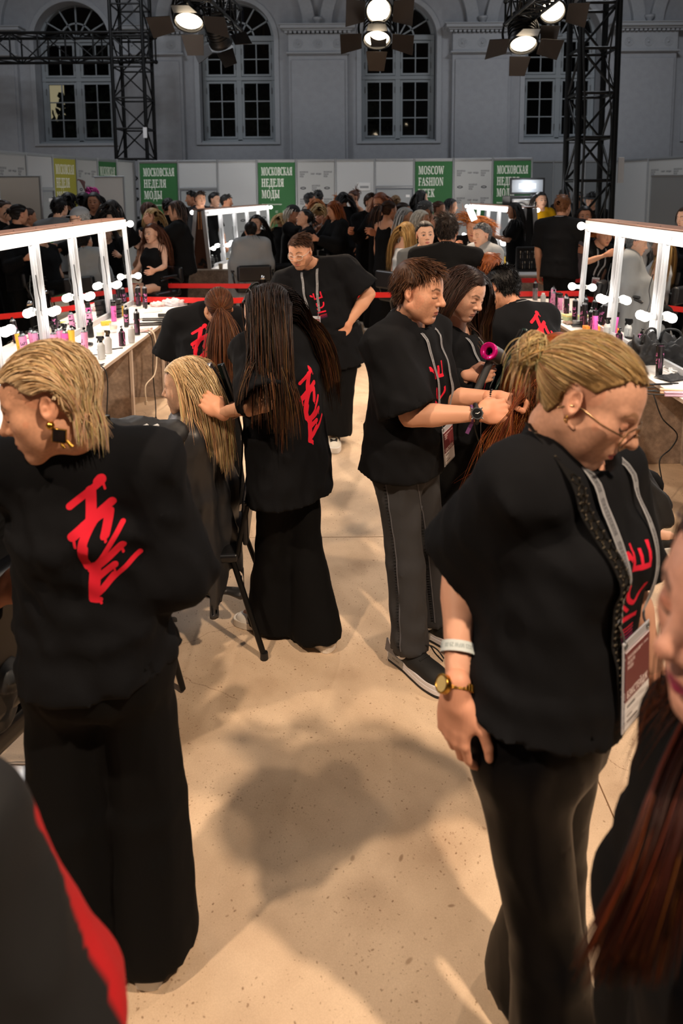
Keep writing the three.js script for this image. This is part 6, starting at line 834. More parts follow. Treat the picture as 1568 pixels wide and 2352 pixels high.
function sneaker(c, k) {                                    // black running shoe: grey air unit, white sole, white check mark on the side
  const an = c.J['an' + k], Z = c.J['toe' + k].clone().setY(0).normalize(), X = YA.clone().cross(Z), g = new THREE.Group(); g.name = 'shoe'; g.position.set(an.x, 0, an.z); g.quaternion.setFromRotationMatrix(new THREE.Matrix4().makeBasis(X, YA, Z)); g.scale.setScalar(1.12); c.T.add(g); const s = 1;
  const F = new Field(); F.ell(V(0, 0.06, -0.045), [0.037, 0.055, 0.046], XA, YA, ZA, 0); F.ell(V(0, 0.05, 0.05), [0.043, 0.042, 0.1], XA, YA, ZA, 0.03); F.ell(V(s * 0.004, 0.046, 0.13), [0.045, 0.034, 0.06], XA, YA, ZA, 0.02); F.cone(V(0, 0.075, -0.03), V(0, 0.11, -0.02), 0.041, 0.039, 0.02); F.cone(V(0, 0.09, 0.03), V(0, 0.115, 0.015), 0.026, 0.022, 0.02); F.p.push({ k: 0.004, op: -1, x: 0, y: -0.3, z: 0, R: 1e3, f: (x, y) => y - 0.034 });
  put('upper', meshOf(F, 0.005, 0.01), mat(0x121213, 0.75), g);
  const out = [[-0.038, -0.075], [-0.02, -0.096], [0.02, -0.096], [0.038, -0.075], [0.038, 0.0], [0.047, 0.08], [0.048, 0.13], [0.03, 0.185], [0.002, 0.196], [-0.03, 0.18], [-0.043, 0.12], [-0.041, 0.06], [-0.036, 0.0]], sh = (sc) => new THREE.Shape(new THREE.SplineCurve([...out, out[0]].map((p) => new THREE.Vector2(p[0] * sc, p[1]))).getPoints(52));
  const slab = (sc, y, h, m, n) => put(n, new THREE.ExtrudeGeometry(sh(sc), { depth: h, bevelEnabled: true, bevelSize: 0.003, bevelThickness: 0.002, bevelSegments: 2 }).rotateX(PI / 2).translate(0, y + h, 0), m, g);
  slab(1, 0.002, 0.006, mat(0x1b1b1c, 0.7), 'outsole'); slab(1.0, 0.012, 0.014, mat(0xdedbe0, 0.55), 'sole'); slab(0.97, 0.03, 0.01, mat(0xdedbe0, 0.55), 'midsole');
  for (const sd of [-1, 1]) {
    put('air_unit', rbox(0.006, 0.03, 0.085, 0.003, sd * 0.039, 0.028, -0.035), mat(0x8b8884, 0.3), g); put('grey_panel', prism([[-0.095, 0.04], [-0.02, 0.036], [-0.05, 0.075], [-0.085, 0.09]], 0.004, 0.001).rotateY(-PI / 2).translate(sd * 0.038 + 0.002, 0, 0), mat(0x6a686c, 0.6), g);
    const sw = new THREE.Shape(); sw.moveTo(-0.075, 0.098); sw.quadraticCurveTo(-0.045, 0.05, -0.01, 0.052); sw.quadraticCurveTo(0.012, 0.055, 0.028, 0.085); sw.quadraticCurveTo(0.005, 0.068, -0.015, 0.07); sw.quadraticCurveTo(-0.045, 0.074, -0.075, 0.098);
    put('swoosh', new THREE.ExtrudeGeometry(sw, { depth: 0.003, bevelEnabled: false }).rotateY(-PI / 2).translate(sd * 0.0405 + 0.0015, -0.004, 0), mat(0xeeecee, 0.5), g);
    put('lettering', new THREE.PlaneGeometry(0.045, 0.012).rotateY(sd * PI / 2).translate(sd * 0.0426, 0.03, -0.03), texMat(canvasTex(180, 48, (q, w, h) => { q.fillStyle = '#8b8884'; q.fillRect(0, 0, w, h); q.fillStyle = '#151515'; q.font = 'bold 38px sans-serif'; q.fillText('AIR MAX', 8, 38); }), 0.4), g);
  }
  put('laces', [...Array.from({ length: 6 }, (_, i) => tube([[-0.024, 0.102 - i * 0.006, 0.03 + i * 0.017], [0, 0.112 - i * 0.007, 0.034 + i * 0.017], [0.024, 0.102 - i * 0.006, 0.03 + i * 0.017]], 0.003, 5, 8)), tube([[0.01, 0.11, 0.04], [0.04, 0.11, 0.06], [0.06, 0.075, 0.075], [0.075, 0.05, 0.1]], 0.0028, 5), tube([[-0.01, 0.11, 0.04], [0.03, 0.118, 0.07], [0.055, 0.1, 0.09], [0.07, 0.07, 0.11]], 0.0028, 5)], mat(0x0e0e0f, 0.8), g);
}
// I: dark-haired woman with the dryer
const iWR = W(1077, 862, 3.08), iWL = W(1195, 822, 3.3);
const I = person({
  label: 'woman with straight dark hair and septum ring blow-drying red hair', detail: 2, x: 0.56, z: -3.32, yaw: 0.95, h: 1.69, lean: 0.12, skin: 0xe2b096, neckAt: W(1046, 756, 3.38), J: { head: W(1066, 672, 3.25) }, headAbs: 1, head: [0.75, 0.42, -0.08], face: { eye: 'down', brow: 0x5a4436, lip: 0xc58a7c, full: 0.8 }, wrR: iWR, hintR: V(-0.5, -1, 0), wrL: iWL, hintL: V(0.2, -1, -0.2), hands: { R: { pose: 'grip', dir: V(0.85, 0.1, 0.1), back: V(-0.2, 0.1, 1) }, L: { pose: 'grip', dir: V(0.35, 0.5, 0.3), back: V(0.6, 0.2, -0.5) } },
  top: { type: 'long', ease: 0.04, print: 'front', fold: 0.01, pv: -0.25, pw: 0.1, ph: 0.3, ps: -0.02 }, bottom: { cut: 'wide' }, footL: [0.1, -0.05], footR: [-0.14, 0.05], hair: { style: 'long', len: 0.48, part: 0.012, n: 1.1, vol: 1.0, cap: 0.008, stiff: 0.6, back: -0.2, open: 0.072, wild: 0.04, colors: [0x2a1a16, 0x35211b, 0x1f1411], tips: [0x4a3020, 0x60412a, 0x34221a] }, lanyard: { len: 0.4, gap: 0.05, badge: true },
  extra: (c) => { put('septum_ring', new THREE.TorusGeometry(0.005, 0.001, 6, 16), steel, c.T).position.copy(onHead(c, [0, -0.042, 0.108])); hoop(c, [0.083, -0.066, -0.004], 0.026, steel, 0.0012); },
});
// J: bent-over stylist with dark short hair
person({
  label: 'dark short-haired stylist bent forward, pink graffiti lettering across the back', detail: 2, headCell: 0.0048, x: 1.28, z: -3.95, yaw: PI + 0.5, h: 1.72, lean: 0.5, side: 0.12, skin: 0xc98f70, neckAt: W(1188, 712, 3.95), pelvisAt: W(1245, 900, 3.8), J: { head: W(1152, 664, 4.05) }, headAbs: 1, head: [PI + 0.75, 0.55, 0.3], bw: 1.12, neckF: 0.5, armL: { e: [0.3, -0.8, 0.5], w: [0, -0.3, 1] }, armR: { e: [0.3, -0.9, 0.4], w: [-0.2, -0.2, 1] },
  top: { ease: 0.06, sleeve: 0.9, print: 'back', fold: 0.012, pv: -0.2, pw: 0.22, ph: 0.37, ps: -0.04 }, bottom: { cut: 'straight' }, hair: { style: 'short', top: 0.045, side: 0.03, n: 0.8, cap: 0.013, comb: [0.2, 0.0, -0.6], lift: 0.08, mess: 0.3, colors: [0x100e0e, 0x181414, 0x0c0b0b] }, extra: (c) => { hoop(c, [0.085, -0.058, -0.004], 0.024); }, lanyard: { badge: false },
});
// K: red-haired client on a high salon chair
const K = person({
  label: 'red-haired client seen from behind, long copper hair lifted by the stylists', detail: 2, headCell: 0.0048, x: 1.03, z: -3.12, yaw: 1.95, h: 1.68, seat: 0.62, skin: 0xe0b196, J: { head: W(1288, 830, 3.0) }, headAbs: 1, head: [1.95, 0.05, 0], hands: { L: { pose: 'none' }, R: { pose: 'none' } }, top: capeTop(mat(0x141415, 0.7), { h: 0.42, w: 0.34, dp: 0.36 }), bottom: { cut: 'slim' }, footY: 0.25,
  hair: { style: 'long', len: 0.52, part: 0, n: 1.6, vol: 1.1, cap: 0.012, stiff: 0.6, back: -0.5, wild: 0.08, open: 0.075, colors: [0x8e431a, 0xa5521f, 0x77351a, 0xb86a30], tips: [0x7a4420, 0x925a2a, 0x5c301a], w: 0.0014 },
});
// L: blonde woman with thin glasses in the right foreground
const Lw = person({
  label: 'tall blonde woman with thin glasses, gold watch and badge walking at right', detail: 2, headCell: 0.0022, x: 0.47, z: -1.32, yaw: 0.75, h: 1.75, lean: 0.1, skin: 0xdaa58a, neckAt: W(1306, 1018, 1.43), pelvisAt: W(1240, 1640, 1.36), J: { head: W(1352, 915, 1.36) }, headAbs: 1, head: [0.93, 0.5, -0.14], neckF: 0.6, bw: 1.0, face: { eye: 'down', makeup: 1, lip: 0xc0484e, brow: 0x9a7050, nose: 1.02 },
  wrR: W(1049, 1585, 1.28), hintR: V(-0.12, 0, -1), hands: { R: { pose: 'relaxed', dir: V(-0.06, -1, 0.08), back: V(-0.75, 0, 0.65) }, L: { pose: 'relaxed' } }, armL: { e: [0.3, -1, 0.1], w: [0.1, -1, 0.3] },
  top: { ease: 0.042, sleeve: 0.95, flare: 0.95, collar: 0.03, scoop: 0.034, print: 'front', hem: -0.03, fold: 0.012, pv: -0.235, pw: 0.1, ph: 0.27, ps: 0.02 }, bottom: { cut: 'flare', mat: mat(0x08080a, 0.42, 0, { specularIntensity: 0.22 }), fold: 0.007 }, footR: [-0.1, 0.08], footL: [0.1, -0.12],
  hair: { style: 'pulled', knot: [-0.004, 0.012, -0.118], bun: 0.048, n: 2.1, w: 0.0014, cap: 0.006, wisps: 110, wispL: 0.06, wispS: 0.7, recede: 0.004, colors: [0xa98859, 0x947549, 0xbb9c6e, 0x80633c], tips: [0xd8c090, 0xe2cfa6, 0xc8a870] }, lanyard: { len: 0.31, gap: 0.058, shift: 0.02, w: 0.08, band: 0.024, bw: 0.105 },
  extra: (c) => {
    spectacles(c, { mat: mat(0x9b7a5a, 0.25, 0.9), seg: 6, rot: 0.3, r: 0.029, y: -0.014, z: 0.109, t: 0.0019 }); hoop(c, [-0.08, -0.038, -0.004], 0.008, gold, 0.0016);
    const X = c.J.wrR.clone().sub(c.J.elR).normalize(), q = new THREE.Quaternion().setFromUnitVectors(ZA, X), at = c.J.wrR.clone();
    put('paper_wristband', new THREE.CylinderGeometry(0.036, 0.034, 0.021, 28, 1, true).rotateX(PI / 2).applyQuaternion(q).translate(...at.clone().addScaledVector(X, -0.075).toArray()), new THREE.MeshStandardMaterial({ roughness: 0.7, side: THREE.DoubleSide, map: canvasTex(512, 48, (g, w, h) => { g.fillStyle = '#c9d2d2'; g.fillRect(0, 0, w, h); g.fillStyle = '#8b999b'; g.font = 'bold 26px sans-serif'; for (let i = 0; i < 3; i++) g.fillText('2023 MFW 29.08', 8 + i * 172, 34, 150); }) }), c.T);
    const wg = new THREE.Group(); wg.name = 'wristwatch'; const Y = V(-0.75, 0.1, 0.65); Y.addScaledVector(X, -Y.dot(X)).normalize(); wg.quaternion.setFromRotationMatrix(new THREE.Matrix4().makeBasis(X, Y, X.clone().cross(Y))); wg.position.copy(at).addScaledVector(X, -0.004); c.T.add(wg); put('bracelet', Array.from({ length: 26 }, (_, i) => rbox(0.014, 0.005, 0.0075, 0.0015, 0, 0.0315, 0, 1).rotateX(i / 26 * 2 * PI)), gold, wg); put('case', [cyl(0.017, 0.018, 0.009, 0, 0.037, 0, 28), new THREE.TorusGeometry(0.016, 0.0022, 8, 28).rotateX(PI / 2).translate(0, 0.042, 0)], gold, wg); put('dial', cyl(0.0145, 0.0145, 0.001, 0, 0.0424, 0, 24), mat(0xe0c98a, 0.3, 0.4), wg); put('ring', new THREE.TorusGeometry(0.0095, 0.0014, 6, 20).rotateY(PI / 2).applyMatrix4(c.hands.R).translate(0, 0, 0), steel, c.T).visible = false;
    // crossbody strap of black band with chain stitching, from the right shoulder down across the chest
    const pts = []; for (let i = 0; i <= 12; i++) { const t = i / 12; pts.push(i === 0 ? c.P(c.J.neck, 0.045, -0.12, -0.03) : c.onFront(lerp(0.0, -0.52, t), lerp(-0.15, 0.03, t), 1, 0.009)); }
    const st = new THREE.Group(); st.name = 'crossbody_strap'; c.T.add(st); put('band', ribbon(pts, 0.036, (p) => c.J.CF), mat(0x0d0d0e, 0.8), st); const cu = new THREE.CatmullRomCurve3(pts); for (let i = 0; i < 34; i++) { const p = cu.getPoint((i + 0.5) / 34).addScaledVector(c.J.CF, 0.004), T = cu.getTangent((i + 0.5) / 34), sd = T.clone().cross(c.J.CF).normalize(); put('link', [new THREE.TorusGeometry(0.0105, 0.0011, 5, 14).applyMatrix4(new THREE.Matrix4().makeBasis(T, sd, c.J.CF).setPosition(p)), rod(p.clone().addScaledVector(sd, 0.016), p.clone().addScaledVector(sd, 0.009), 0.0012, 5), rod(p.clone().addScaledVector(sd, -0.016), p.clone().addScaledVector(sd, -0.009), 0.0012, 5)], mat(0x8c8270, 0.4, 0.8), st); }
  },
});
// M: red-brown haired woman cut by the right edge, very near
person({
  label: 'woman with long reddish hair in profile, blurred at the bottom right corner', detail: 2, headCell: 0.003, x: 0.5, z: -0.66, yaw: -1.45, h: 1.64, neckAt: W(1850, 1830, 0.68), skin: 0xd39c86, lean: 0.06, J: { head: W(1742, 1400, 0.66) }, headAbs: 1, head: [-1.36, 0.02, 0], face: { eye: 'down', lip: 0x8a2b4a, makeup: 1 }, armL: { e: [0.1, -1, 0.1], w: [0, -1, 0.1] }, armR: { e: [0.12, -1, 0.1], w: [0, -1, 0.1] }, top: { type: 'long', ease: 0.05, color: 0x101011 }, bottom: { cut: 'straight' },
  hair: { style: 'long', len: 0.5, part: 0.012, n: 1.6, w: 0.0011, vol: 1.1, cap: 0.008, stiff: 0.6, backs: [-1.0, -0.8], zMax: [-0.02, -0.02], open: 0.05, wild: 0.06, colors: [0x3a1a10, 0x4a2414, 0x2a120c], tips: [0x5a2c16, 0x6b381c, 0x3c1c10] },
  extra: (c) => { const o = strands(), R = rng(71), cs = [0x3a1a10, 0x52260f, 0x6a3516, 0x2a120c].map(lin), q = (x, y, d) => W(x, y, d).sub(c.T.position); for (let i = 0; i < 420; i++) { const u = R(), v = R(), w = (R() - 0.5); strand(o, new THREE.CatmullRomCurve3([q(1590 + u * 110, 1600 + v * 90, 0.7), q(1500 + u * 120, 1790 + v * 40, 0.63 + 0.03 * v), q(1430 + u * 140 + 30 * w, 2000 + v * 40, 0.585 + 0.03 * v), q(1335 + u * 190 + 60 * w, 2190 + v * 90, 0.57 + 0.03 * v)]).getPoints(7), 0.0013, 0.0007, cs[i % 4].map((k) => k * (0.7 + 0.6 * R())), XA); } put('front_lock', strandGeo(o), hairMat, c.T); },
});
// chairs that carry the clients
function foldChair(label, x, z, turn, bh = 0.78) { const t = thing('folding_chair', label, 'chair', [x, 0, z], turn); put('seat', rbox(0.42, 0.04, 0.4, 0.015, 0, 0.45, 0), chairBlack, t); put('backrest', rbox(0.4, 0.2, 0.025, 0.012, 0, bh, -0.23), chairBlack, t); for (const sx of [-1, 1]) { put('leg', rod([sx * 0.19, 0.45, 0.16], [sx * 0.23, 0.012, 0.24], 0.0125), blackMetal, t); const l = put('leg', rod([sx * 0.19, 0.45, -0.17], [sx * 0.23, 0.012, -0.3], 0.0125), blackMetal, t); put('leg_cap', cyl(0.016, 0.018, 0.03, sx * 0.23, 0.016, -0.3, 10), black, t); put('back_post', rod([sx * 0.19, 0.45, -0.19], [sx * 0.19, bh + 0.08, -0.24], 0.0125), blackMetal, t); } put('crossbar', rod([-0.2, 0.2, 0.2], [0.2, 0.2, 0.2], 0.008), blackMetal, t); return t; }
foldChair('black metal chair under the seated blonde girl', -0.66, -2.98, -1.5, 0.6);
function salonChair(label, x, z, turn, seatY = 0.55, back = 0.42) { const t = thing('salon_chair', label, 'chair', [x, 0, z], turn); put('base', lathe([[0, 0], [0.27, 0], [0.275, 0.012], [0.24, 0.025], [0.06, 0.045], [0.04, 0.06], [0, 0.06]], 32), chrome, t); put('column', [cyl(0.032, 0.032, 0.24, 0, 0.17, 0), cyl(0.045, 0.045, 0.05, 0, 0.1, 0), cyl(0.024, 0.024, seatY - 0.28, 0, 0.28 + (seatY - 0.3) / 2, 0)], chrome, t); put('seat', rbox(0.48, 0.1, 0.46, 0.04, 0, seatY - 0.05, 0, 3), chairBlack, t); put('backrest', rbox(0.46, back, 0.08, 0.035, 0, seatY + 0.06 + back / 2, -0.25, 3).applyMatrix4(new THREE.Matrix4().makeRotationX(0)), chairBlack, t); put('footrest', tube([[-0.15, 0.3, 0.2], [-0.15, 0.2, 0.36], [0.15, 0.2, 0.36], [0.15, 0.3, 0.2]], 0.012), chrome, t); for (const s of [-1, 1]) put('armrest', [tube([[s * 0.24, seatY - 0.05, -0.15], [s * 0.27, seatY + 0.1, -0.16], [s * 0.27, seatY + 0.17, 0], [s * 0.27, seatY + 0.14, 0.2]], 0.014), rbox(0.05, 0.03, 0.26, 0.013, s * 0.27, seatY + 0.185, 0.04)], chairBlack, t); return t; }
salonChair('salon chair with chrome base under the red-haired client', 1.0, -3.12, 1.95, 0.6, 0.3);
salonChair('salon chair at the left edge under the ribbed-sleeve client', -1.14, -1.95, -1.9, 0.52);
// ---------------------------------------------------------------- the crowd further back
const HC = { brown: [0x3a261a, 0x4a3020, 0x2c1c13], dark: [0x17110e, 0x211813, 0x120d0b], black: [0x0d0b0b, 0x151112], blonde: [0xcba468, 0xb88e54, 0xdaba84], red: [0x8c4a22, 0xa55c2c, 0x743a1a], ginger: [0xb86a2c, 0xc97c38, 0x9c5420], grey: [0x9a9a98, 0xb4b4b2, 0x7d7d7c], white: [0xd8d2c4, 0xc8c0b0, 0xe6e0d4], auburn: [0x5a3320, 0x6d4029, 0x47271a], magenta: [0xc41e8c, 0xa01672, 0xd83aa2], sandy: [0x8a6a44, 0x7a5a38, 0x9c7a50] };
const ARM = { down: undefined, work: { e: [0.3, -0.9, 0.5], w: [-0.3, 0.35, 1] }, up: { e: [0.4, -0.3, 0.8], w: [-0.4, 0.7, 0.8] }, face: { e: [0.2, -0.6, 0.8], w: [-0.4, 1, 0.5] }, hip: { e: [0.8, -0.9, -0.2], w: [-0.7, -0.6, 0.5] }, table: { e: [0.5, -0.8, 0.5], w: [0.2, -0.1, 1] }, fold: { e: [0.25, -1, 0.3], w: [-1, 0.15, 0.6] }, lap: { e: [0.2, -1, 0.25], w: [-0.3, -0.2, 1] } };
function crowd(label, px, py, d, yaw, o = {}) {             // px, py: top of the head in the picture, d: distance
  const top = W(px, py, d), seat = o.seat, h = seat ? clamp(o.h || 1.66, 1.5, 1.9) : clamp((top.y + (o.dip || 0)) / (1.0 + (o.vol || 0.01)), 1.45, 2.0), hair = o.hair || 'brown', st = o.st || 'long', det = o.detail === undefined ? (d < 9 ? 1 : 0) : o.detail;
  const hairs = { long: { style: 'long', len: o.len || 0.38, part: o.part || 0.0, cap: 0.011, stiff: 0.5, vol: 0.7 }, bob: { style: 'long', len: 0.2, cap: 0.012 }, short: { style: 'short', top: 0.045, side: 0.02, cap: 0.01, comb: [0.4, 0.1, 0.6], lift: 0.3, mess: 0.4 }, bun: { style: 'pulled', knot: [0, 0.03, -0.115], bun: 0.034, wisps: 8, cap: 0.008 }, topbun: { style: 'pulled', knot: [0, 0.09, -0.08], bun: 0.036, wisps: 10, cap: 0.008 }, tail: { style: 'pulled', knot: [0, 0.04, -0.115], tail: o.len || 0.32, cap: 0.008 }, up: { style: 'pulled', knot: [0, 0.075, -0.09], bun: 0.05, wisps: 30, cap: 0.01 } }[st];
  const ln = o.lean || 0, x = top.x - Math.sin(yaw) * Math.sin(ln) * 0.4 * h, z = -d - Math.cos(yaw) * Math.sin(ln) * 0.4 * h, sit = seat ? top.y - 0.465 * h : 0;
  if (seat) salonChair('black salon chair of the ' + label.split(' ').slice(0, 10).join(' '), x, z, yaw, Math.max(0.4, clamp(sit, 0.45, 0.95) - 0.06), 0.22);
  return person({ label, detail: det, sex: o.m ? 'm' : 'f', x, z, yaw, h, seat: seat ? clamp(sit, 0.45, 0.95) : undefined, footY: seat ? Math.max(0, sit - 0.55) : 0, lean: ln, bw: o.bw || (o.m ? 1.06 : 1), fat: o.fat, skin: o.skin || [0xd39c7c, 0xe0b094, 0xc98f70][pid % 3], head: o.head || [0, 0.12, 0], neckL: o.neckL, armL: ARM[o.al || 'down'], armR: ARM[o.ar || o.al || 'down'], hands: o.hands || { L: { pose: o.hp || 'relaxed' }, R: { pose: o.hp || 'relaxed' } },
    face: { eye: o.eye || 'down', brow: lin(HC[hair][0])[0] > 0.2 ? 0x8a6a4a : 0x2c1f18, lip: o.lip, beard: o.beard, makeup: o.makeup }, hair: { ...hairs, n: o.n || 1, colors: HC[hair], ...(o.ho || {}) }, top: { ease: 0.035, color: 0x0d0d0e, ...(o.top || {}) }, bottom: { cut: 'straight', ...(o.bottom || {}) }, shoes: o.shoes, lanyard: o.lan, extra: o.extra });
}
const hatOn = (m, brim, peak, name = 'cap') => (c) => { const g = new THREE.Group(); g.name = name; g.applyMatrix4(c.M); c.T.add(g); put('crown', new THREE.SphereGeometry(0.104, 20, 10, 0, 2 * PI, 0, PI / 2).scale(0.92, 0.92, 1.08).translate(0, 0.045, -0.012), m, g); if (peak) put('peak', cyl(0.085, 0.09, 0.008, 0, 0, 0, 24).scale(0.9, 1, 1.1).translate(0, 0.05, 0.09), m, g); if (brim) put('brim', lathe([[0.09, 0.05], [0.165, 0.045], [0.17, 0.05], [0.09, 0.06]]), m, g); };
const capM = mat(0x7c7e80, 0.85), PB = { L: { pose: 'hold' }, R: { pose: 'hold' } };
// left, beyond the mirrors
crowd('woman in profile at the left edge beyond the mirrors, brown hair tied back', 2, 456, 9.2, 1.4, { st: 'bun', al: 'work' });
crowd('woman in black shirt with white back lettering, dark hair tied back, far left', 36, 466, 8.6, PI - 0.6, { hair: 'dark', st: 'bun', al: 'work', extra: (c) => put('lettering', [box(0.16, 0.022, 0.002), box(0.1, 0.05, 0.002, 0, -0.07, 0)].map((g) => g.applyQuaternion(new THREE.Quaternion().setFromUnitVectors(ZA, c.J.CF.clone().negate())).translate(...c.onFront(-0.1, 0, -1, 0.003).toArray())), mat(0xc9cacc, 0.7), c.T) });
crowd('bare-shouldered woman facing away behind the lettered black shirt', 58, 476, 9.6, 2.4, { st: 'tail', top: { type: 'tank' } });
crowd('dark-haired man in grey shirt seen from behind at the far left', 131, 450, 8.8, PI - 0.2, { m: 1, hair: 'black', st: 'short', top: { color: 0x6a6d6f }, bw: 1.15 });
crowd('person with black cropped hair behind the grey-shirted man', 155, 434, 10.4, PI + 0.4, { hair: 'black', st: 'bob', ho: { len: 0.12 } });
crowd('black-haired person in front of the pink-haired model', 190, 437, 10.7, PI, { hair: 'black', st: 'bob' });
crowd('man with grey flat cap and dark glasses in profile, beyond the left mirrors', 188, 474, 8.3, -1.35, { m: 1, hair: 'grey', st: 'short', ho: { top: 0.01 }, al: 'work', top: { color: 0x3a3c3e }, extra: (c) => { hatOn(capM, false, true, 'flat_cap')(c); spectacles(c, { mat: black, t: 0.003 }); } });
crowd('smiling dark-haired woman facing the camera under the pink hair ornament', 216, 430, 10.2, 0.1, { hair: 'black', eye: 'open', lip: 0xb04a4a, len: 0.42 });
crowd('model with tall magenta hair and grey feather at the far left', 199, 410, 11.4, -0.6, { hair: 'magenta', st: 'up', n: 1.4, ho: { bun: 0.11, wisps: 60, wispL: 0.06 }, extra: (c) => { const o = strands(), R = rng(4); for (let i = 0; i < 60; i++) { const p = V(-0.02, 0.13, -0.03), pts = [], a = R() * 6.28; for (let k = 0; k <= 6; k++) { const t = k / 6; pts.push(V(p.x - 0.06 * t - Math.cos(a) * 0.05 * t, p.y + 0.17 * Math.sin(t * 2.1) + Math.sin(a) * 0.03 * t, p.z + Math.sin(a) * 0.06 * t).applyMatrix4(c.M)); } strand(o, pts, 0.006, 0.002, [0.12 + 0.2 * R(), 0.13, 0.13], XA); } put('feather', strandGeo(o), hairDull, c.T); } });
crowd('woman with long dark hair seen from behind left of the bright green banner', 253, 456, 9.2, PI - 0.2, { hair: 'dark', len: 0.5, al: 'work' });
crowd('tall man in dark clothes standing left of the bright banner', 158, 470, 12.2, 2.6, { m: 1, hair: 'dark', st: 'short' });
// left of the far mirror row
crowd('woman with straight blonde hair behind the seated long-haired client', 351, 476, 9.9, -2.4, { hair: 'blonde', st: 'bob', ho: { len: 0.24 }, top: { color: 0x222326 } });
crowd('brown-haired woman behind the blonde, before the bright green banner', 342, 462, 11.2, -2.0, { hair: 'auburn', st: 'bob' });
crowd('dark-haired woman turned away before the bright green banner', 385, 452, 10.6, PI + 0.3, { hair: 'dark', st: 'bun' });
crowd('stylist in loose black shirt holding hands together, bun, beside far left mirrors', 410, 458, 9.3, -1.4, { hair: 'brown', st: 'bob', al: 'face', top: { ease: 0.07 }, head: [0, 0.15, 0] });
crowd('smiling seated client with long brown curls and black dress left of the aisle', 352, 516, 8.9, -0.5, { seat: 1, hair: 'auburn', len: 0.5, eye: 'open', ar: 'lap', al: 'table', top: { type: 'tank', color: 0x121213, scoop: 0.06 }, ho: { wild: 0.2, vol: 1.6 }, bottom: { cut: 'skirt' }, detail: 1 });
crowd('man with cropped hair in the dark beside the grey door', 444, 428, 13.4, -1.2, { m: 1, hair: 'black', st: 'short' });
crowd('grey-haired man in dark jacket in front of the grey door', 458, 436, 12.6, 0.5, { m: 1, hair: 'brown', st: 'short', top: { type: 'long', color: 0x1c1d20 }, lan: { len: 0.34 } });
crowd('dark-haired person just right of the grey door', 488, 440, 13.4, 1.2, { m: 1, hair: 'black', st: 'short' }); crowd('bald-templed man in profile left of the second green banner', 515, 445, 13.2, 1.5, { m: 1, hair: 'dark', st: 'short' });
// centre left: salon in front of the far left mirrors
crowd('client with low bun under a grey salon cape, back turned', 576, 512, 9.5, PI + 0.25, { seat: 1, hair: 'dark', st: 'bun', ho: { knot: [0, -0.03, -0.11], bun: 0.022 }, top: capeTop(capeGrey, { h: 0.5, w: 0.36, dp: 0.34, fold: 0.02 }), hands: { L: { pose: 'none' }, R: { pose: 'none' } }, detail: 1 });
crowd('make-up artist with dark hair band facing the grey-caped client', 590, 492, 10.4, -0.2, { hair: 'dark', len: 0.45, al: 'work', top: { type: 'long' }, detail: 1 });
crowd('stylist with black cap and short grey hair, black shirt, in profile', 668, 470, 10.5, 1.3, { hair: 'white', st: 'bob', ho: { len: 0.13 }, al: 'up', extra: hatOn(mat(0x131315, 0.8), false, true), top: { ease: 0.05 } });
crowd('woman with straight yellow-blonde hair left of the black cap', 644, 489, 11.6, PI - 0.4, { hair: 'blonde', st: 'bob' });
crowd('dark-haired client with raised face next to the black-capped stylist', 704, 482, 9.9, -1.3, { hair: 'black', st: 'bun', seat: 1, h: 1.75, ho: { knot: [0, -0.01, -0.12] }, head: [0, -0.25, 0] });
crowd('blonde woman in grey tee with her back turned, middle of the crowd', 732, 466, 11.2, PI + 0.1, { hair: 'blonde', st: 'bob', top: { color: 0xa4a8aa } });
crowd('woman with long red-blonde hair and black cardigan facing left', 772, 459, 10.0, -1.1, { hair: 'red', len: 0.3, al: 'work', hp: 'hold', top: { type: 'long', ease: 0.06 }, head: [0, 0.35, 0], detail: 1 });
crowd('woman with bright orange hair behind the grey-tee blonde', 727, 455, 12.2, PI, { hair: 'ginger', st: 'bob' });
crowd('dark-haired person in beige before the middle logo panel', 707, 441, 13.4, 1.8, { hair: 'black', st: 'short', m: 1, top: { color: 0x7a7068 } }); crowd('dark-haired person standing before the middle logo panel', 731, 428, 14.2, PI, { hair: 'black', st: 'short', m: 1 });
crowd('woman with ginger top bun behind the red-blonde woman', 776, 449, 13, PI - 0.5, { hair: 'ginger', st: 'topbun', top: { color: 0x3a3634 } });
crowd('woman with very long black hair before the plain grey panel', 789, 438, 12.6, PI + 0.4, { hair: 'black', len: 0.6 }); crowd('woman with high bun and pale top before the plain grey panel', 815, 433, 12.8, -1.0, { hair: 'auburn', st: 'topbun', top: { color: 0x8c8074, type: 'tank' } });
crowd('middle-aged man in black with lanyard looking down in the aisle', 848, 441, 10.4, 0.7, { m: 1, hair: 'brown', st: 'short', al: 'work', hp: 'hold', lan: { len: 0.34 }, bw: 1.15, detail: 1, ho: { top: 0.03 } });
crowd('tall red-haired woman in black robe looking down beside the lanyard man', 877, 439, 9.9, -0.7, { hair: 'red', len: 0.42, al: 'work', hp: 'hold', head: [0, 0.3, 0], top: { type: 'long' }, bottom: { cut: 'skirt' } });
crowd('woman with brown ponytail, bare back and long black gown', 889, 458, 9.3, PI - 0.9, { hair: 'brown', st: 'tail', len: 0.36, top: { type: 'tank', scoop: -0.05, neck: 0.1 }, bottom: { cut: 'skirt' }, detail: 1 });
crowd('woman with hair bun behind the red-haired woman', 908, 446, 11.6, PI, { hair: 'sandy', st: 'bun' }); crowd('woman with smooth brown hair in profile right of the ponytail', 921, 463, 10.2, 1.4, { hair: 'brown', st: 'bun' });
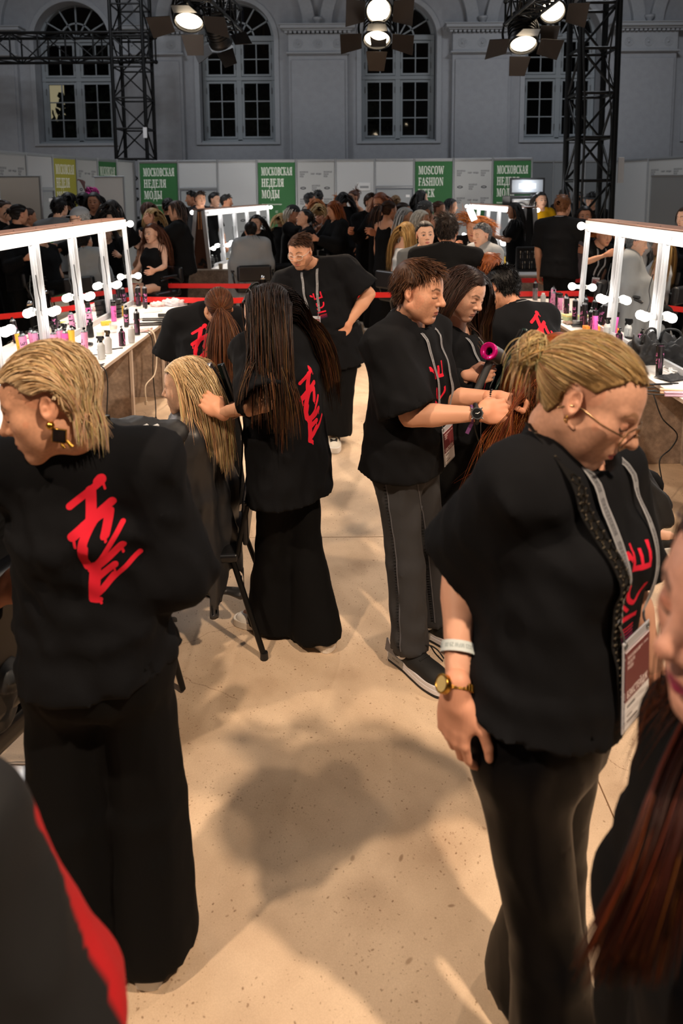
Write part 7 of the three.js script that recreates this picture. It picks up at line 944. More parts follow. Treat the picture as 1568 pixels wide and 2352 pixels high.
// centre right
crowd('woman with long silver hair and white tee', 925, 474, 9.0, 1.4, { hair: 'grey', len: 0.46, al: 'face', top: { color: 0xb8bbbd } });
crowd('seated blonde woman in white tank top with her back turned', 930, 513, 8.3, PI - 0.9, { seat: 1, hair: 'blonde', len: 0.5, top: { type: 'tank', color: 0xb4b8bb }, ho: { colors: [0xb08a52, 0x9c7642, 0xc8a468] }, bottom: { cut: 'slim', color: 0x6d7477 }, detail: 1 });
crowd('platinum blonde client in profile being made up', 961, 485, 8.9, 1.2, { seat: 1, h: 1.8, hair: 'white', st: 'bob', makeup: 1, detail: 1 });
crowd('make-up artist with grey cap bending over the platinum blonde', 982, 450, 9.6, -1.2, { m: 1, hair: 'grey', st: 'short', lean: 0.35, al: 'work', head: [0, 0.5, 0], extra: hatOn(mat(0x4a4c4e, 0.8), false, false, 'beanie') });
crowd('woman with long very dark hair before the English banner', 963, 434, 12.4, 1.8, { hair: 'dark', len: 0.5 }); crowd('small woman with tight bun behind the grey-capped artist', 1003, 460, 11.4, 1.2, { hair: 'auburn', st: 'bun' }); crowd('dark-haired woman in profile under the right logo panel', 1031, 454, 12.2, 1.5, { hair: 'black', st: 'bob' });
crowd('young woman with sleek dark updo glancing at the camera', 973, 511, 6.6, 0.25, { seat: 1, hair: 'dark', st: 'bun', eye: 'open', detail: 2, head: [-0.15, 0.05, 0.05], top: { color: 0x5a5d5f }, h: 1.72, makeup: 1, lip: 0xb86a62 });
crowd('person with tousled dark hair and chain collar bending away from us', 1026, 492, 5.7, PI - 0.25, { m: 1, hair: 'brown', st: 'short', ho: { top: 0.06, side: 0.03, mess: 0.8, colors: [0x2b211b, 0x382c24, 0x1f1813], n: 0.8 }, dip: 0.02, detail: 2, al: 'work', lean: 0.15, extra: (c) => put('chain_collar', Array.from({ length: 24 }, (_, i) => new THREE.TorusGeometry(0.008, 0.0022, 5, 10).rotateY(i).translate(...c.P(c.J.neck, 0.03, Math.sin(i / 24 * 6.283) * 0.07, Math.cos(i / 24 * 6.283) * 0.065).toArray())), steel, c.T) });
crowd('make-up artist with orange curls holding up a phone light', 1089, 488, 8.2, -0.3, { hair: 'ginger', st: 'bob', ho: { wild: 0.9, vol: 3, len: 0.24, stiff: 0.85 }, detail: 1, lean: 0.3, head: [0, 0.3, -0.2], al: 'up', hp: 'hold', lan: { len: 0.34 } });
crowd('client with cropped grey hair under a grey salon cape', 1112, 517, 7.4, -1.1, { seat: 1, hair: 'grey', st: 'short', ho: { colors: [0x6e7072, 0x85878a, 0x5a5c5e], top: 0.05, lift: 0.15 }, detail: 1, top: capeTop(capeGrey, { h: 0.5, w: 0.36, dp: 0.34, fold: 0.02 }), hands: { L: { pose: 'none' }, R: { pose: 'none' } } });
crowd('person with short ginger-brown hair low behind the dryer woman', 1118, 586, 5.6, PI - 0.9, { seat: 1, hair: 'red', st: 'short', ho: { top: 0.07, side: 0.05, comb: [0.2, -0.2, 0.8], lift: 0.2 }, detail: 1 });
// right
crowd('short-haired man in grey-black tee standing by the right mirrors', 1290, 446, 8.5, PI - 0.75, { m: 1, hair: 'sandy', st: 'short', ho: { colors: [0x7a4e2e, 0x8c5c38, 0x623c22], side: 0.016 }, detail: 1, bw: 1.12, al: 'down', ar: 'table', top: { color: 0x141415, ease: 0.04 }, lan: { badge: false } });
crowd('dark-haired woman in yellow suit beside the lit fridge', 1240, 438, 12.0, 0.2, { hair: 'dark', len: 0.4, eye: 'open', top: { type: 'long', color: 0xb98a08, ease: 0.05 }, bottom: { cut: 'wide', color: 0xb08206 }, al: 'fold' });
crowd('woman in grey scarf facing us behind the near right mirror', 1343, 471, 9.3, -0.3, { hair: 'dark', eye: 'open', st: 'long', len: 0.3, lip: 0xa03c40, detail: 1, top: { type: 'long', color: 0x6d6468, ease: 0.06, fold: 0.02 }, al: 'fold' });
crowd('person in dark clothes inside the shade of the right tower', 1325, 440, 13.2, 0.3, { hair: 'dark', st: 'short', m: 1 }); crowd('man with black hat in the dark beside the right tower', 1358, 441, 12.7, -0.4, { m: 1, hair: 'black', st: 'short', extra: hatOn(mat(0x0c0c0d, 0.8), true, false, 'hat') }); crowd('dark figure standing behind the right tower', 1294, 424, 14.4, 0.6, { m: 1, hair: 'dark', st: 'short' });
crowd('dark-haired woman behind the gable of the far right mirrors', 1186, 463, 11.0, -1.7, { hair: 'dark', len: 0.42, al: 'work' });
crowd('person in dark jacket at the right edge beyond the mirrors', 1585, 470, 7.4, -1.3, { hair: 'brown', st: 'bob', top: { type: 'long', color: 0x2a2b2d } });
// ---------------------------------------------------------------- hair products and tools
const PINK = '#e79ac4', HOT = '#e05fae', BLK = '#161416';
function labelTex(bg, fg, small, word = true) { return canvasTex(256, 256, (g, w, h) => { g.fillStyle = bg; g.fillRect(0, 0, w, h); for (let k = 0; k < 2; k++) { g.save(); g.translate(40 + k * 128, 236); g.rotate(-PI / 2); if (word) iceWord(g, 26, 34, 46, fg); g.font = 'bold 15px sans-serif'; g.fillStyle = fg; g.fillText(small, 8, 62); g.globalAlpha = 0.6; for (let i = 0; i < 5; i++) g.fillRect(8 + (i % 2) * 6, 74 + i * 5, 60 + (i * 37) % 70, 2); g.restore(); } }); }
const LT = { pink: texMat(labelTex(PINK, '#2a1620', 'BAKE IT HOME'), 0.3), hot: texMat(labelTex(HOT, '#3a1028', 'TAKE IT HOME'), 0.3), black: texMat(labelTex(BLK, '#e07ab8', 'TAKE IT HOME'), 0.28), grey: texMat(labelTex('#b9bcbd', '#5a5d60', 'PROFESSIONAL', false), 0.4), yellow: texMat(labelTex('#d8b23a', '#20180c', 'HAIR SPRAY', false), 0.35), orange: texMat(labelTex('#e88a1e', '#ffe2b0', 'BOX OF CLIPS', false), 0.5) };
const shiny = mat(0x121213, 0.2), whiteP = mat(0xe6e6e4, 0.35), clearP = new THREE.MeshPhysicalMaterial({ color: 0xf4f6f6, roughness: 0.12, transmission: 0.85, thickness: 0, ior: 1.4 }), pinkP = mat(0xe79ac4, 0.3), sidesOnly = (r, h, y0) => new THREE.CylinderGeometry(r, r, h, 24, 1, false).translate(0, y0 + h / 2, 0);
const KIND = {
  can: (t, m, s = 1, cap = shiny) => { const r = 0.025, h = 0.145 * s; put('body', sidesOnly(r, h, 0.004), m, t); put('shoulder', lathe([[0, h + 0.02], [0.012, h + 0.02], [0.016, h + 0.014], [r, h + 0.004], [r, h], [0, h]].reverse(), 24), cap === shiny ? steel : cap, t); put('nozzle', [cyl(0.009, 0.011, 0.018, 0, h + 0.028, 0, 14), box(0.006, 0.005, 0.006, 0, h + 0.03, 0.009)], cap, t); put('base_rim', cyl(r, r, 0.005, 0, 0.0025, 0, 24), steel, t); },
  capped: (t, m, s = 1) => { const r = 0.025, h = 0.13 * s; put('body', sidesOnly(r, h, 0.003), m, t); put('cap', lathe([[0, h + 0.05], [0.02, h + 0.049], [0.024, h + 0.044], [0.0245, h], [0, h]].reverse(), 24), shiny, t); },
  pump: (t, m, s = 1, top = shiny) => { const r = 0.027, h = 0.1 * s; put('body', lathe([[0, 0], [r - 0.003, 0], [r, 0.004], [r, h - 0.008], [r * 0.7, h + 0.006], [0.011, h + 0.012], [0, h + 0.012]], 24), m, t); put('collar', cyl(0.0115, 0.013, 0.016, 0, h + 0.018, 0, 16), top, t); put('pump_head', [cyl(0.004, 0.004, 0.02, 0, h + 0.034, 0, 8), rbox(0.016, 0.01, 0.034, 0.004, 0, h + 0.046, 0.008)], top, t); },
  spray: (t, m, s = 1) => { const r = 0.028, h = 0.11 * s; put('body', lathe([[0, 0], [r - 0.003, 0], [r, 0.004], [r, h - 0.012], [r * 0.6, h + 0.008], [0.012, h + 0.014], [0, h + 0.014]], 24), m, t); put('collar', cyl(0.012, 0.014, 0.014, 0, h + 0.02, 0, 16), shiny, t); put('trigger', [prism([[-0.014, 0], [0.012, 0], [0.012, 0.012], [0.034, 0.018], [0.034, 0.03], [-0.02, 0.034], [-0.026, 0.02]], 0.014, 0.002).translate(0, h + 0.026, -0.007), bar([0.02, h + 0.04, 0], [0.03, h + 0.008, 0], 0.006, 0.009)], shiny, t); },
  lotion: (t, m, s = 1) => { const h = 0.12 * s; put('body', lathe([[0, 0], [0.022, 0], [0.026, 0.006], [0.029, h * 0.4], [0.027, h - 0.01], [0.018, h], [0, h]], 24), m, t); put('lid', cyl(0.017, 0.017, 0.018, 0, h + 0.009, 0, 20), whiteP, t); },
  foam: (t, m, s = 1) => { const h = 0.115 * s; put('body', sidesOnly(0.027, h, 0.003), m, t); put('shoulder', lathe([[0, h + 0.024], [0.01, h + 0.024], [0.024, h + 0.01], [0.027, h], [0, h]].reverse(), 24), shiny, t); put('nozzle', lathe([[0, h + 0.055], [0.005, h + 0.053], [0.008, h + 0.022], [0, h + 0.02]].reverse(), 14), shiny, t); },
  curvy: (t, m, s = 1) => { put('body', lathe([[0, 0], [0.026, 0], [0.028, 0.01], [0.024, 0.06], [0.019, 0.1], [0.024, 0.13], [0, 0.135]], 24), shiny, t); put('nozzle', [cyl(0.012, 0.014, 0.02, 0, 0.145, 0, 14), rbox(0.014, 0.014, 0.034, 0.004, 0, 0.158, 0.008)], shiny, t); },
  jar: (t, m, s = 1) => { put('body', cyl(0.032, 0.032, 0.035, 0, 0.0175, 0, 28), m, t); put('lid', cyl(0.034, 0.034, 0.014, 0, 0.042, 0, 28), shiny, t); },
  stack: (t, m) => { for (let i = 0; i < 4; i++) { put('tub', lathe([[0, 0], [0.05, 0], [0.052, 0.004], [0.052, 0.034], [0.055, 0.036], [0.055, 0.045], [0, 0.045]], 32).translate(0, i * 0.046, 0), shiny, t); } },
  bottle: (t, m) => { put('body', lathe([[0, 0], [0.028, 0], [0.031, 0.008], [0.028, 0.06], [0.031, 0.11], [0.022, 0.15], [0.012, 0.175], [0.012, 0.19], [0, 0.19]], 24), clearP, t); put('cap', cyl(0.015, 0.015, 0.016, 0, 0.196, 0, 18), whiteP, t); },
  tube: (t, m) => { put('body', new THREE.CylinderGeometry(0.027, 0.022, 0.17, 24, 6).translate(0, 0.12, 0), m, t); put('crimp', rbox(0.056, 0.014, 0.008, 0.003, 0, 0.21, 0), shiny, t); put('lid', cyl(0.022, 0.022, 0.036, 0, 0.018, 0, 24), shiny, t); },
  box: (t, m, s = 1) => { put('carton', rbox(0.11 * s, 0.045 * s, 0.075 * s, 0.002, 0, 0.0225 * s, 0), m, t); put('flap', box(0.108 * s, 0.001, 0.04 * s, 0, 0.0462 * s, 0.012), m, t); },
  cup: (t, m) => { put('cup', lathe([[0, 0], [0.028, 0], [0.036, 0.085], [0.038, 0.087], [0.034, 0.085], [0.027, 0.004], [0, 0.004]], 24), m || whiteP, t); put('sleeve', new THREE.CylinderGeometry(0.0352, 0.0318, 0.03, 24, 1, true).translate(0, 0.05, 0), mat(0xcfc6b6, 0.8), t); },
  dryer: (t) => { put('barrel', [lathe([[0.02, -0.1], [0.03, -0.09], [0.032, 0.02], [0.026, 0.07], [0.02, 0.07]], 20).rotateX(PI / 2).translate(0, 0.034, 0)], shiny, t); put('handle', rod([0, 0.03, -0.05], [0.13, 0.02, -0.06], 0.016, 14), shiny, t); put('cord', tube([[0.13, 0.02, -0.06], [0.2, 0.01, -0.05], [0.24, 0.008, 0.02], [0.2, 0.008, 0.1]], 0.004), black, t); },
  iron: (t, m = shiny) => { put('arm', rbox(0.022, 0.014, 0.24, 0.006, 0.0, 0.008, 0), m, t); put('arm', rbox(0.022, 0.014, 0.24, 0.006, 0.006, 0.024, 0), m, t); put('plate', box(0.018, 0.004, 0.09, 0.002, 0.016, 0.07), steel, t); put('cord', tube([[0, 0.012, -0.12], [0.02, 0.01, -0.2], [0.08, 0.006, -0.22], [0.12, 0.006, -0.12]], 0.0035), black, t); },
  curler: (t) => { put('barrel', cyl(0.012, 0.012, 0.14, 0, 0, 0.1, 18).rotateX(0).applyMatrix4(new THREE.Matrix4().makeRotationX(PI / 2)).translate(0, 0.02, 0.1), steel, t); put('handle', rod([0, 0.022, 0.04], [0, 0.02, -0.14], 0.018, 16), shiny, t); put('cord', tube([[0, 0.02, -0.14], [0.02, 0.01, -0.2], [0.07, 0.006, -0.2]], 0.004), black, t); },
  brush: (t, m = shiny) => { put('handle', rod([0, 0.018, 0], [0, 0.018, -0.11], 0.009, 12), m, t); put('barrel', rod([0, 0.022, 0], [0, 0.022, 0.1], 0.014, 16), shiny, t); const b = []; for (let i = 0; i < 110; i++) { const a = i * 2.4, z = (i / 110) * 0.09 + 0.005; b.push(rod([Math.cos(a) * 0.013, 0.022 + Math.sin(a) * 0.013, z], [Math.cos(a) * 0.022, 0.022 + Math.sin(a) * 0.022, z], 0.0008, 4)); } tag(put('bristles', b, mat(0x2a2420, 0.7), t), null, null, null, 'stuff'); },
  comb: (t) => { put('spine', rbox(0.2, 0.006, 0.012, 0.002, 0, 0.004, 0), shiny, t); const b = []; for (let i = 0; i < 34; i++) b.push(box(0.0022, 0.003, 0.022, -0.095 + i * 0.0042, 0.004, 0.015)); put('teeth', b, shiny, t); },
  tissue: (t, m) => { const g = new THREE.SphereGeometry(0.06, 36, 24), p = g.attributes.position, q = rng(9); for (let i = 0; i < p.count; i++) { const x = p.getX(i), y = p.getY(i), z = p.getZ(i), n = 1 + 0.35 * n3(x * 30, y * 30, z * 30) + 0.2 * Math.abs(n3(x * 70, y * 70, z * 70)); p.setXYZ(i, x * n * 1.3, Math.max(0, (y + 0.03) * n * 0.5), z * n); } g.computeVertexNormals(); put('crumple', g, m || whiteP, t); },
  cloth: (t, m) => { const g = new THREE.PlaneGeometry(0.22, 0.14, 24, 16).rotateX(-PI / 2), p = g.attributes.position; for (let i = 0; i < p.count; i++) p.setY(i, 0.004 + 0.006 * (1 + n2(p.getX(i) * 22, p.getZ(i) * 22))); g.computeVertexNormals(); put('sheet', g, m, t); put('hem', tube([[-0.11, 0.01, 0.07], [0, 0.012, 0.07], [0.11, 0.01, 0.07]], 0.002, 5), m, t); },
  strip: (t) => { put('case', rbox(0.19, 0.04, 0.05, 0.008, 0, 0.02, 0), whiteP, t); for (let i = 0; i < 3; i++) put('outlet', [new THREE.TorusGeometry(0.016, 0.002, 6, 20).rotateX(PI / 2).translate(-0.06 + i * 0.06, 0.041, 0)], mat(0xbfc2c4, 0.5), t); put('plug', [cyl(0.016, 0.013, 0.04, -0.06, 0.06, 0, 14)], shiny, t); put('cord', tube([[0.095, 0.02, 0], [0.15, 0.006, 0.03], [0.12, 0.006, 0.1], [0.03, 0.006, 0.09]], 0.004), whiteP, t); },
  bag: (t, m) => { const g = new THREE.SphereGeometry(0.13, 48, 32), p = g.attributes.position; for (let i = 0; i < p.count; i++) { const x = p.getX(i), y = p.getY(i), z = p.getZ(i), n = 1 + 0.25 * n3(x * 12, y * 12, z * 12) + 0.06 * n3(x * 40, y * 40, z * 40); p.setXYZ(i, x * n * 1.1, Math.max(0, (y + 0.09) * n * 0.9), z * n * 0.8); } g.computeVertexNormals(); put('sack', g, m, t); put('strap', tube([[-0.08, 0.16, 0.02], [-0.04, 0.25, 0.03], [0.05, 0.24, 0.03], [0.08, 0.15, 0.02]], 0.009), m, t); },
};
function item(kind, label, px, py, m, s, turn = 0, cat, group, hgt = 0.7505) { const p = G(px, py, hgt); if (p.x > 1.5) p.z = Math.max(p.z, -7.8); if (p.x > 1.5) p.x = clamp(p.x, 2.06, 2.19); if (p.x < -1.5) p.x = Math.max(p.x, -2.26); const t = thing({ can: 'spray_can', capped: 'spray_can', pump: 'pump_bottle', spray: 'spray_bottle', lotion: 'lotion_bottle', foam: 'foam_bottle', curvy: 'styling_bottle', jar: 'jar', stack: 'tub_stack', bottle: 'water_bottle', tube: 'cosmetic_tube', box: 'carton', cup: 'paper_cup', dryer: 'hair_dryer', iron: 'flat_iron', curler: 'curling_iron', brush: 'round_brush', comb: 'comb', tissue: 'tissue', cloth: 'cloth', strip: 'power_strip', bag: 'bag' }[kind], label, cat || { can: 'spray can', capped: 'spray can', pump: 'bottle', spray: 'bottle', lotion: 'bottle', foam: 'bottle', curvy: 'bottle', jar: 'jar', stack: 'jar', bottle: 'bottle', tube: 'tube', box: 'box', cup: 'cup', dryer: 'hair dryer', iron: 'flat iron', curler: 'curling iron', brush: 'brush', comb: 'comb', tissue: 'tissue', cloth: 'cloth', strip: 'power strip', bag: 'bag' }[kind], p, turn, group); KIND[kind](t, m, s); return t; }
const ZL = (x, y) => [x / 3.409, 600 + y / 3.409], ZR = (x, y) => [1150 + x / 3.751, 600 + y / 3.751], plasticBag = new THREE.MeshPhysicalMaterial({ color: 0xf0eef2, roughness: 0.3, transmission: 0.45, thickness: 0 });
const L7 = (k, label, x, y, ...r) => item(k, label, ...ZL(x, y), ...r), R8 = (k, label, x, y, ...r) => item(k, label, ...ZR(x, y), ...r);
L7('can', 'leftmost pink can in front of the near left mirror', 78, 712, LT.pink, 1.1, 0.4); L7('can', 'shorter pink can right of the leftmost pink can', 140, 690, LT.hot, 0.8, 1.2); L7('pump', 'small black pump bottle between the leftmost pink cans and the grey sprayer', 186, 676, LT.black, 1.1, 0.2); L7('spray', 'grey bottle with black trigger in front of the nearest left mirror', 228, 668, LT.grey, 1.15, 2.5);
L7('foam', 'black foam bottle with pink word beside the first mirror post', 330, 690, LT.black, 1.0, 0.3); L7('jar', 'black-lidded jar behind the blonde woman\'s head', 190, 720, shiny); L7('jar', 'white-lidded jar right of the black-lidded jar', 300, 735, whiteP, 1);
L7('can', 'pink can with dark vertical slogan behind the blonde head', 428, 738, LT.pink, 1.15, 1.6); L7('can', 'pink can second from the slogan can', 474, 705, LT.pink, 1.15, 0.9); L7('can', 'bright pink can in the middle of the left cluster', 518, 712, LT.hot, 1.05, 0.2); L7('can', 'slim black and yellow can right of the bright pink can', 566, 708, LT.yellow, 1.2, 0.8);
L7('can', 'tall pink can standing near the counter edge left of the white sprayer', 668, 752, LT.pink, 1.35, 1.1); L7('spray', 'white sprayer with black trigger nearest the left counter edge', 795, 765, LT.grey, 1.05, 2.8); L7('spray', 'second white sprayer just behind the edge sprayer', 850, 720, LT.grey, 1.1, 2.4);
L7('can', 'pink can reaching up beside the second mirror post', 500, 560, LT.pink, 1.2, 0.5); L7('curvy', 'black curved bottle in front of the second left mirror', 570, 560); L7('curvy', 'glossy black waisted bottle left of the stacked tubs', 712, 595); L7('stack', 'stack of four round black tubs before the third left mirror', 792, 440);
L7('box', 'pale yellow and white carton beside the stacked tubs', 830, 500, LT.yellow, 0.8, 0.5); L7('capped', 'pink bottle with black cap right of the stacked tubs', 893, 470, LT.hot, 1.15); L7('cup', 'white paper cup between the cans and the white sprayers', 790, 610); L7('cup', 'translucent cup behind the white sprayers', 890, 560, clearP);
L7('brush', 'round brush lying behind the tall pink can', 640, 665, shiny, 1, 1.3); L7('comb', 'black comb lying beside the black pump bottle', 860, 690, shiny, 1, 0.3); L7('pump', 'black pump bottle with pink word right of the white sprayers', 957, 662, LT.black, 1.15, 0.1); L7('lotion', 'grey lotion bottle right of the black pump bottle', 1030, 638, LT.grey, 1.05);
L7('can', 'tall black can behind the grey lotion bottle', 1075, 578, LT.black, 1.35, 0.6); L7('can', 'black and grey can left of the tall black can', 992, 515, LT.black, 1.15, 2.1); L7('can', 'black can beside the last left mirror post', 988, 345, LT.black, 1.3, 1.4); L7('can', 'black can second from the end of the left counter', 1087, 352, LT.black, 1.4, 0.2); L7('can', 'black and silver can nearest the end of the left counter', 1137, 362, LT.black, 1.45, 2.6); L7('capped', 'small amber bottle before the fourth left mirror', 950, 430, LT.yellow, 0.8);
L7('dryer', 'black blow-dry brush lying by the blonde woman\'s head', 640, 800, 0, 1, 1.5); L7('cloth', 'black mat under the blow-dry brush', 690, 838, mat(0x1c1b1d, 0.8), 1, 1.4); L7('tissue', 'crumpled white tissue at the near edge of the left counter', 660, 890); L7('iron', 'black flat iron across the counter edge, nearest of three', 1180, 505, shiny, 1, 1.7); L7('iron', 'black flat iron across the counter edge, middle of three', 1210, 468, shiny, 1, 1.6); L7('curler', 'black curling iron across the counter edge, farthest of three', 1270, 440, 0, 1, -1.5); L7('strip', 'power strip with black plugs near the end of the left counter', 1190, 400, 0, 1, 0.4);
L7('cloth', 'yellow paper slip among the irons', 1290, 428, mat(0xe8e27a, 0.8), 0.5, 0.3).scale.setScalar(0.55); L7('tissue', 'clear plastic bag at the far end of the left counter', 1365, 345, plasticBag, 1).scale.setScalar(1.5); L7('tissue', 'pale pink bag beside the clear plastic bag', 1240, 352, mat(0xe8c8c4, 0.5)); L7('tissue', 'pink tissue by the tall black can', 1140, 545, mat(0xeec8c4, 0.7)).scale.setScalar(0.7);
R8('bottle', 'clear water bottle at the far end of the right counter', 375, 300); R8('lotion', 'small grey bottle beside the water bottle', 437, 372, LT.grey, 0.9); R8('can', 'pink can at the far end of the right counter', 498, 425, LT.pink, 1.25, 0.4); R8('can', 'tallest pink can of the pair at the end of the right counter', 558, 420, LT.pink, 1.5, 1.7); R8('pump', 'bright pink pump bottle right of the pink can pair', 614, 415, LT.hot, 1.15); R8('can', 'black can behind the pink can pair', 445, 330, LT.black, 1.3);
R8('foam', 'slim black nozzle bottle before the first right mirror post', 714, 410, shiny, 1.5); R8('can', 'black can with pink word standing alone in front', 746, 572, LT.black, 1.45, 0.2); R8('can', 'wide black can with slogan right of the lone black can', 840, 525, LT.black, 1.4, 1.2); R8('can', 'pink can behind the slogan can', 898, 480, LT.pink, 1.35, 0.3); R8('can', 'black can with large pink word before the second right mirror', 966, 450, LT.black, 1.25, 0.1); R8('capped', 'black-capped can behind the pink and black cans', 825, 440, LT.black, 1.2); R8('can', 'pink can right of the big-word black can', 1026, 450, LT.pink, 1.2, 1.0); R8('can', 'black can left of the white upright iron', 1060, 450, LT.black, 1.1); R8('capped', 'pink can with black cap right of the white upright iron', 1152, 450, LT.pink, 1.25, 0.3);
R8('strip', 'white power strip with black plug on the right counter', 655, 455, 0, 1, 0.2); R8('iron', 'grey flat iron lying at the right counter end', 560, 448, mat(0x777a7e, 0.4), 1, 1.2); R8('comb', 'silver-toothed comb on the right counter', 640, 500, 0, 1, 0.1); R8('cloth', 'brown tray edge at the right counter corner', 640, 535, mat(0x6b4a32, 0.5), 1, 0.1); R8('box', 'green and yellow tissue box in front of the second right mirror', 985, 505, texMat(canvasTex(64, 64, (g) => { g.fillStyle = '#b8c69a'; g.fillRect(0, 0, 64, 64); g.fillStyle = '#e6d88a'; g.fillRect(0, 0, 64, 18); g.fillStyle = '#8fa878'; for (let i = 0; i < 12; i++) g.fillRect((i * 23) % 60, 22 + (i * 17) % 36, 7, 4); }), 0.6), 1.2, 0.2); R8('box', 'pale green tissue box beside the white upright iron', 1130, 480, mat(0xc4cfae, 0.6), 0.9, 0.1); R8('box', 'clear plastic box behind the round brushes', 1110, 550, clearP, 1.0, 0.1); R8('box', 'grey carton under the tissue box', 1020, 545, mat(0x6f7377, 0.6), 0.9, 0.1);
R8('brush', 'black round brush with pale bristles beside the orange box', 880, 560, shiny, 1, 1.9); R8('brush', 'second round brush lying left of the orange box', 940, 575, shiny, 1, 1.4); R8('box', 'orange box near the blonde woman\'s head', 1105, 605, LT.orange, 1.15, 0.05); R8('spray', 'white sprayer right of the third right mirror post', 1245, 680, whiteP, 1.2, 0.5); R8('capped', 'pink and black can right of the white sprayer', 1330, 620, LT.hot, 1.2); R8('can', 'black can at the right edge before the third right mirror', 1312, 560, LT.black, 1.3, 0.4); R8('pump', 'black pump bottle at the right edge', 1440, 610, LT.black, 1.3, 0.4); R8('can', 'black spray bottle reflected close to the right mirror', 1420, 480, LT.black, 1.3); R8('jar', 'clear jar between the orange box and the white sprayer', 1290, 690, whiteP); R8('pump', 'black pump bottle in front of the clear jar', 1220, 740, LT.black, 1.1); R8('jar', 'small black jar near the black bag', 1300, 830, shiny); R8('spray', 'white trigger bottle behind the tall black tube', 1360, 680, LT.grey, 1.1, 1.0); R8('can', 'pink-lettered black can beside the right frame edge', 1520, 600, LT.black, 1.2);  // some black cans here are solid stand-ins for mirror reflections
R8('tube', 'tall black tube with pink word beside the blonde woman\'s forehead', 1360, 985, LT.black, 1, 0.2); R8('bag', 'black bag at the right edge of the right counter', 1530, 870, mat(0x141416, 0.7), 1, 0.6); R8('iron', 'beige flat iron lying on the right counter edge', 1480, 1150, mat(0xd8b898, 0.4), 1, 1.35); R8('iron', 'slim pink flat iron under the beige one', 1530, 1170, mat(0xcaa8c0, 0.4), 1, 1.5); R8('cloth', 'folded black cloth beside the coiled white cable', 1560, 1010, mat(0x19191b, 0.8), 1, 0.4); R8('comb', 'black comb lying at the right counter edge', 1400, 1060, 0, 1, 0.1);
{ const p = G(...ZR(1110, 450), 0.7505), t = thing('flat_iron', 'white flat iron standing upright before the right mirrors', 'flat iron', p); put('arm', rbox(0.02, 0.24, 0.016, 0.006, -0.012, 0.12, 0), whiteP, t); put('arm', rbox(0.02, 0.24, 0.016, 0.006, 0.014, 0.12, 0), whiteP, t); put('cord', tube([[0, 0.235, 0], [-0.01, 0.27, 0], [-0.05, 0.25, 0], [-0.06, 0.06, 0], [-0.04, 0.005, 0.03]], 0.003), whiteP, t); }
{ const t = thing('cable', 'coiled white cable by the tall black tube', 'cable', G(...ZR(1500, 960), 0.752)); const pts = []; for (let i = 0; i < 30; i++) { const a = i * 0.62, r = 0.035 + 0.008 * Math.sin(i * 1.7); pts.push([Math.cos(a) * r, 0.006 + i * 0.0006, Math.sin(a) * r]); } put('coil', tube(pts, 0.0042, 6, 160), whiteP, t); put('lead', tube([pts[0], [-0.06, 0.01, 0.04], [-0.1, 0.03, 0.0], [-0.06, 0.04, -0.03]], 0.004), whiteP, t); put('plug', rbox(0.05, 0.02, 0.022, 0.006, 0.02, 0.02, 0.05), whiteP, t); }
// cables hanging over the counter edges
function cable(label, pts, m = black, r = 0.0045) { const a = vv(pts[0]), t = thing('electric_cable', label, 'cable', a), q = pts.map((p) => vv(p).clone().sub(a)); put('lead', tube(q, r, 6, pts.length * 8), m, t); put('plug', rod(q[q.length - 1], q[q.length - 1].clone().add(V(0, -0.03, 0.0)), r * 2.2, 8), m, t); return t; }
const EX = -1.7; for (const [z, z2, label] of [[-4.85, -4.78, 'black cord hanging from the left counter nearest the blonde head'], [-6.05, -6.0, 'black cord hanging left of the flat irons'], [-6.55, -6.5, 'black cord hanging below the nearest flat iron'], [-6.75, -6.62, 'black cord hanging below the middle flat iron'], [-6.95, -6.8, 'black cord hanging below the curling iron']]) cable(label, [[EX - 0.12, 0.757, z], [EX - 0.01, 0.762, z], [EX + 0.02, 0.7, z], [EX + 0.03, 0.4, z2], [EX + 0.05, 0.12, z2 + 0.03], [EX + 0.06, 0.035, z2 + 0.08]]);
cable('cream cable looped below the left counter edge', [[EX - 0.1, 0.757, -6.2], [EX + 0.0, 0.755, -6.15], [EX + 0.04, 0.6, -6.1], [EX + 0.06, 0.42, -5.95], [EX + 0.03, 0.36, -5.75], [EX + 0.04, 0.24, -5.72]], mat(0xd6c6ae, 0.6), 0.006);
cable('black cord looping below the beige flat iron on the right', [W(1500, 905, 4.3), W(1520, 960, 4.25), W(1555, 1000, 4.25), W(1540, 1030, 4.25), W(1515, 1055, 4.22), W(1520, 1110, 4.2), W(1522, 1220, 4.2)]);
{ const t = thing('floor_cable', 'black cable running over the floor past the seated girl\'s chair', 'cable', G(520, 1372)); const o = t.position; put('lead', tube([G(380, 1362, 0.006), G(430, 1372, 0.006), G(470, 1366, 0.006), G(500, 1375, 0.006), G(513, 1340, 0.06), G(511, 1270, 0.2), G(522, 1225, 0.3), G(530, 1200, 0.4)].map((p) => p.sub(o)), 0.006, 6, 60), black, t); put('plug', cyl(0.01, 0.01, 0.03, ...G(380, 1362, 0.012).sub(o).toArray()).rotateZ(0), black, t); }
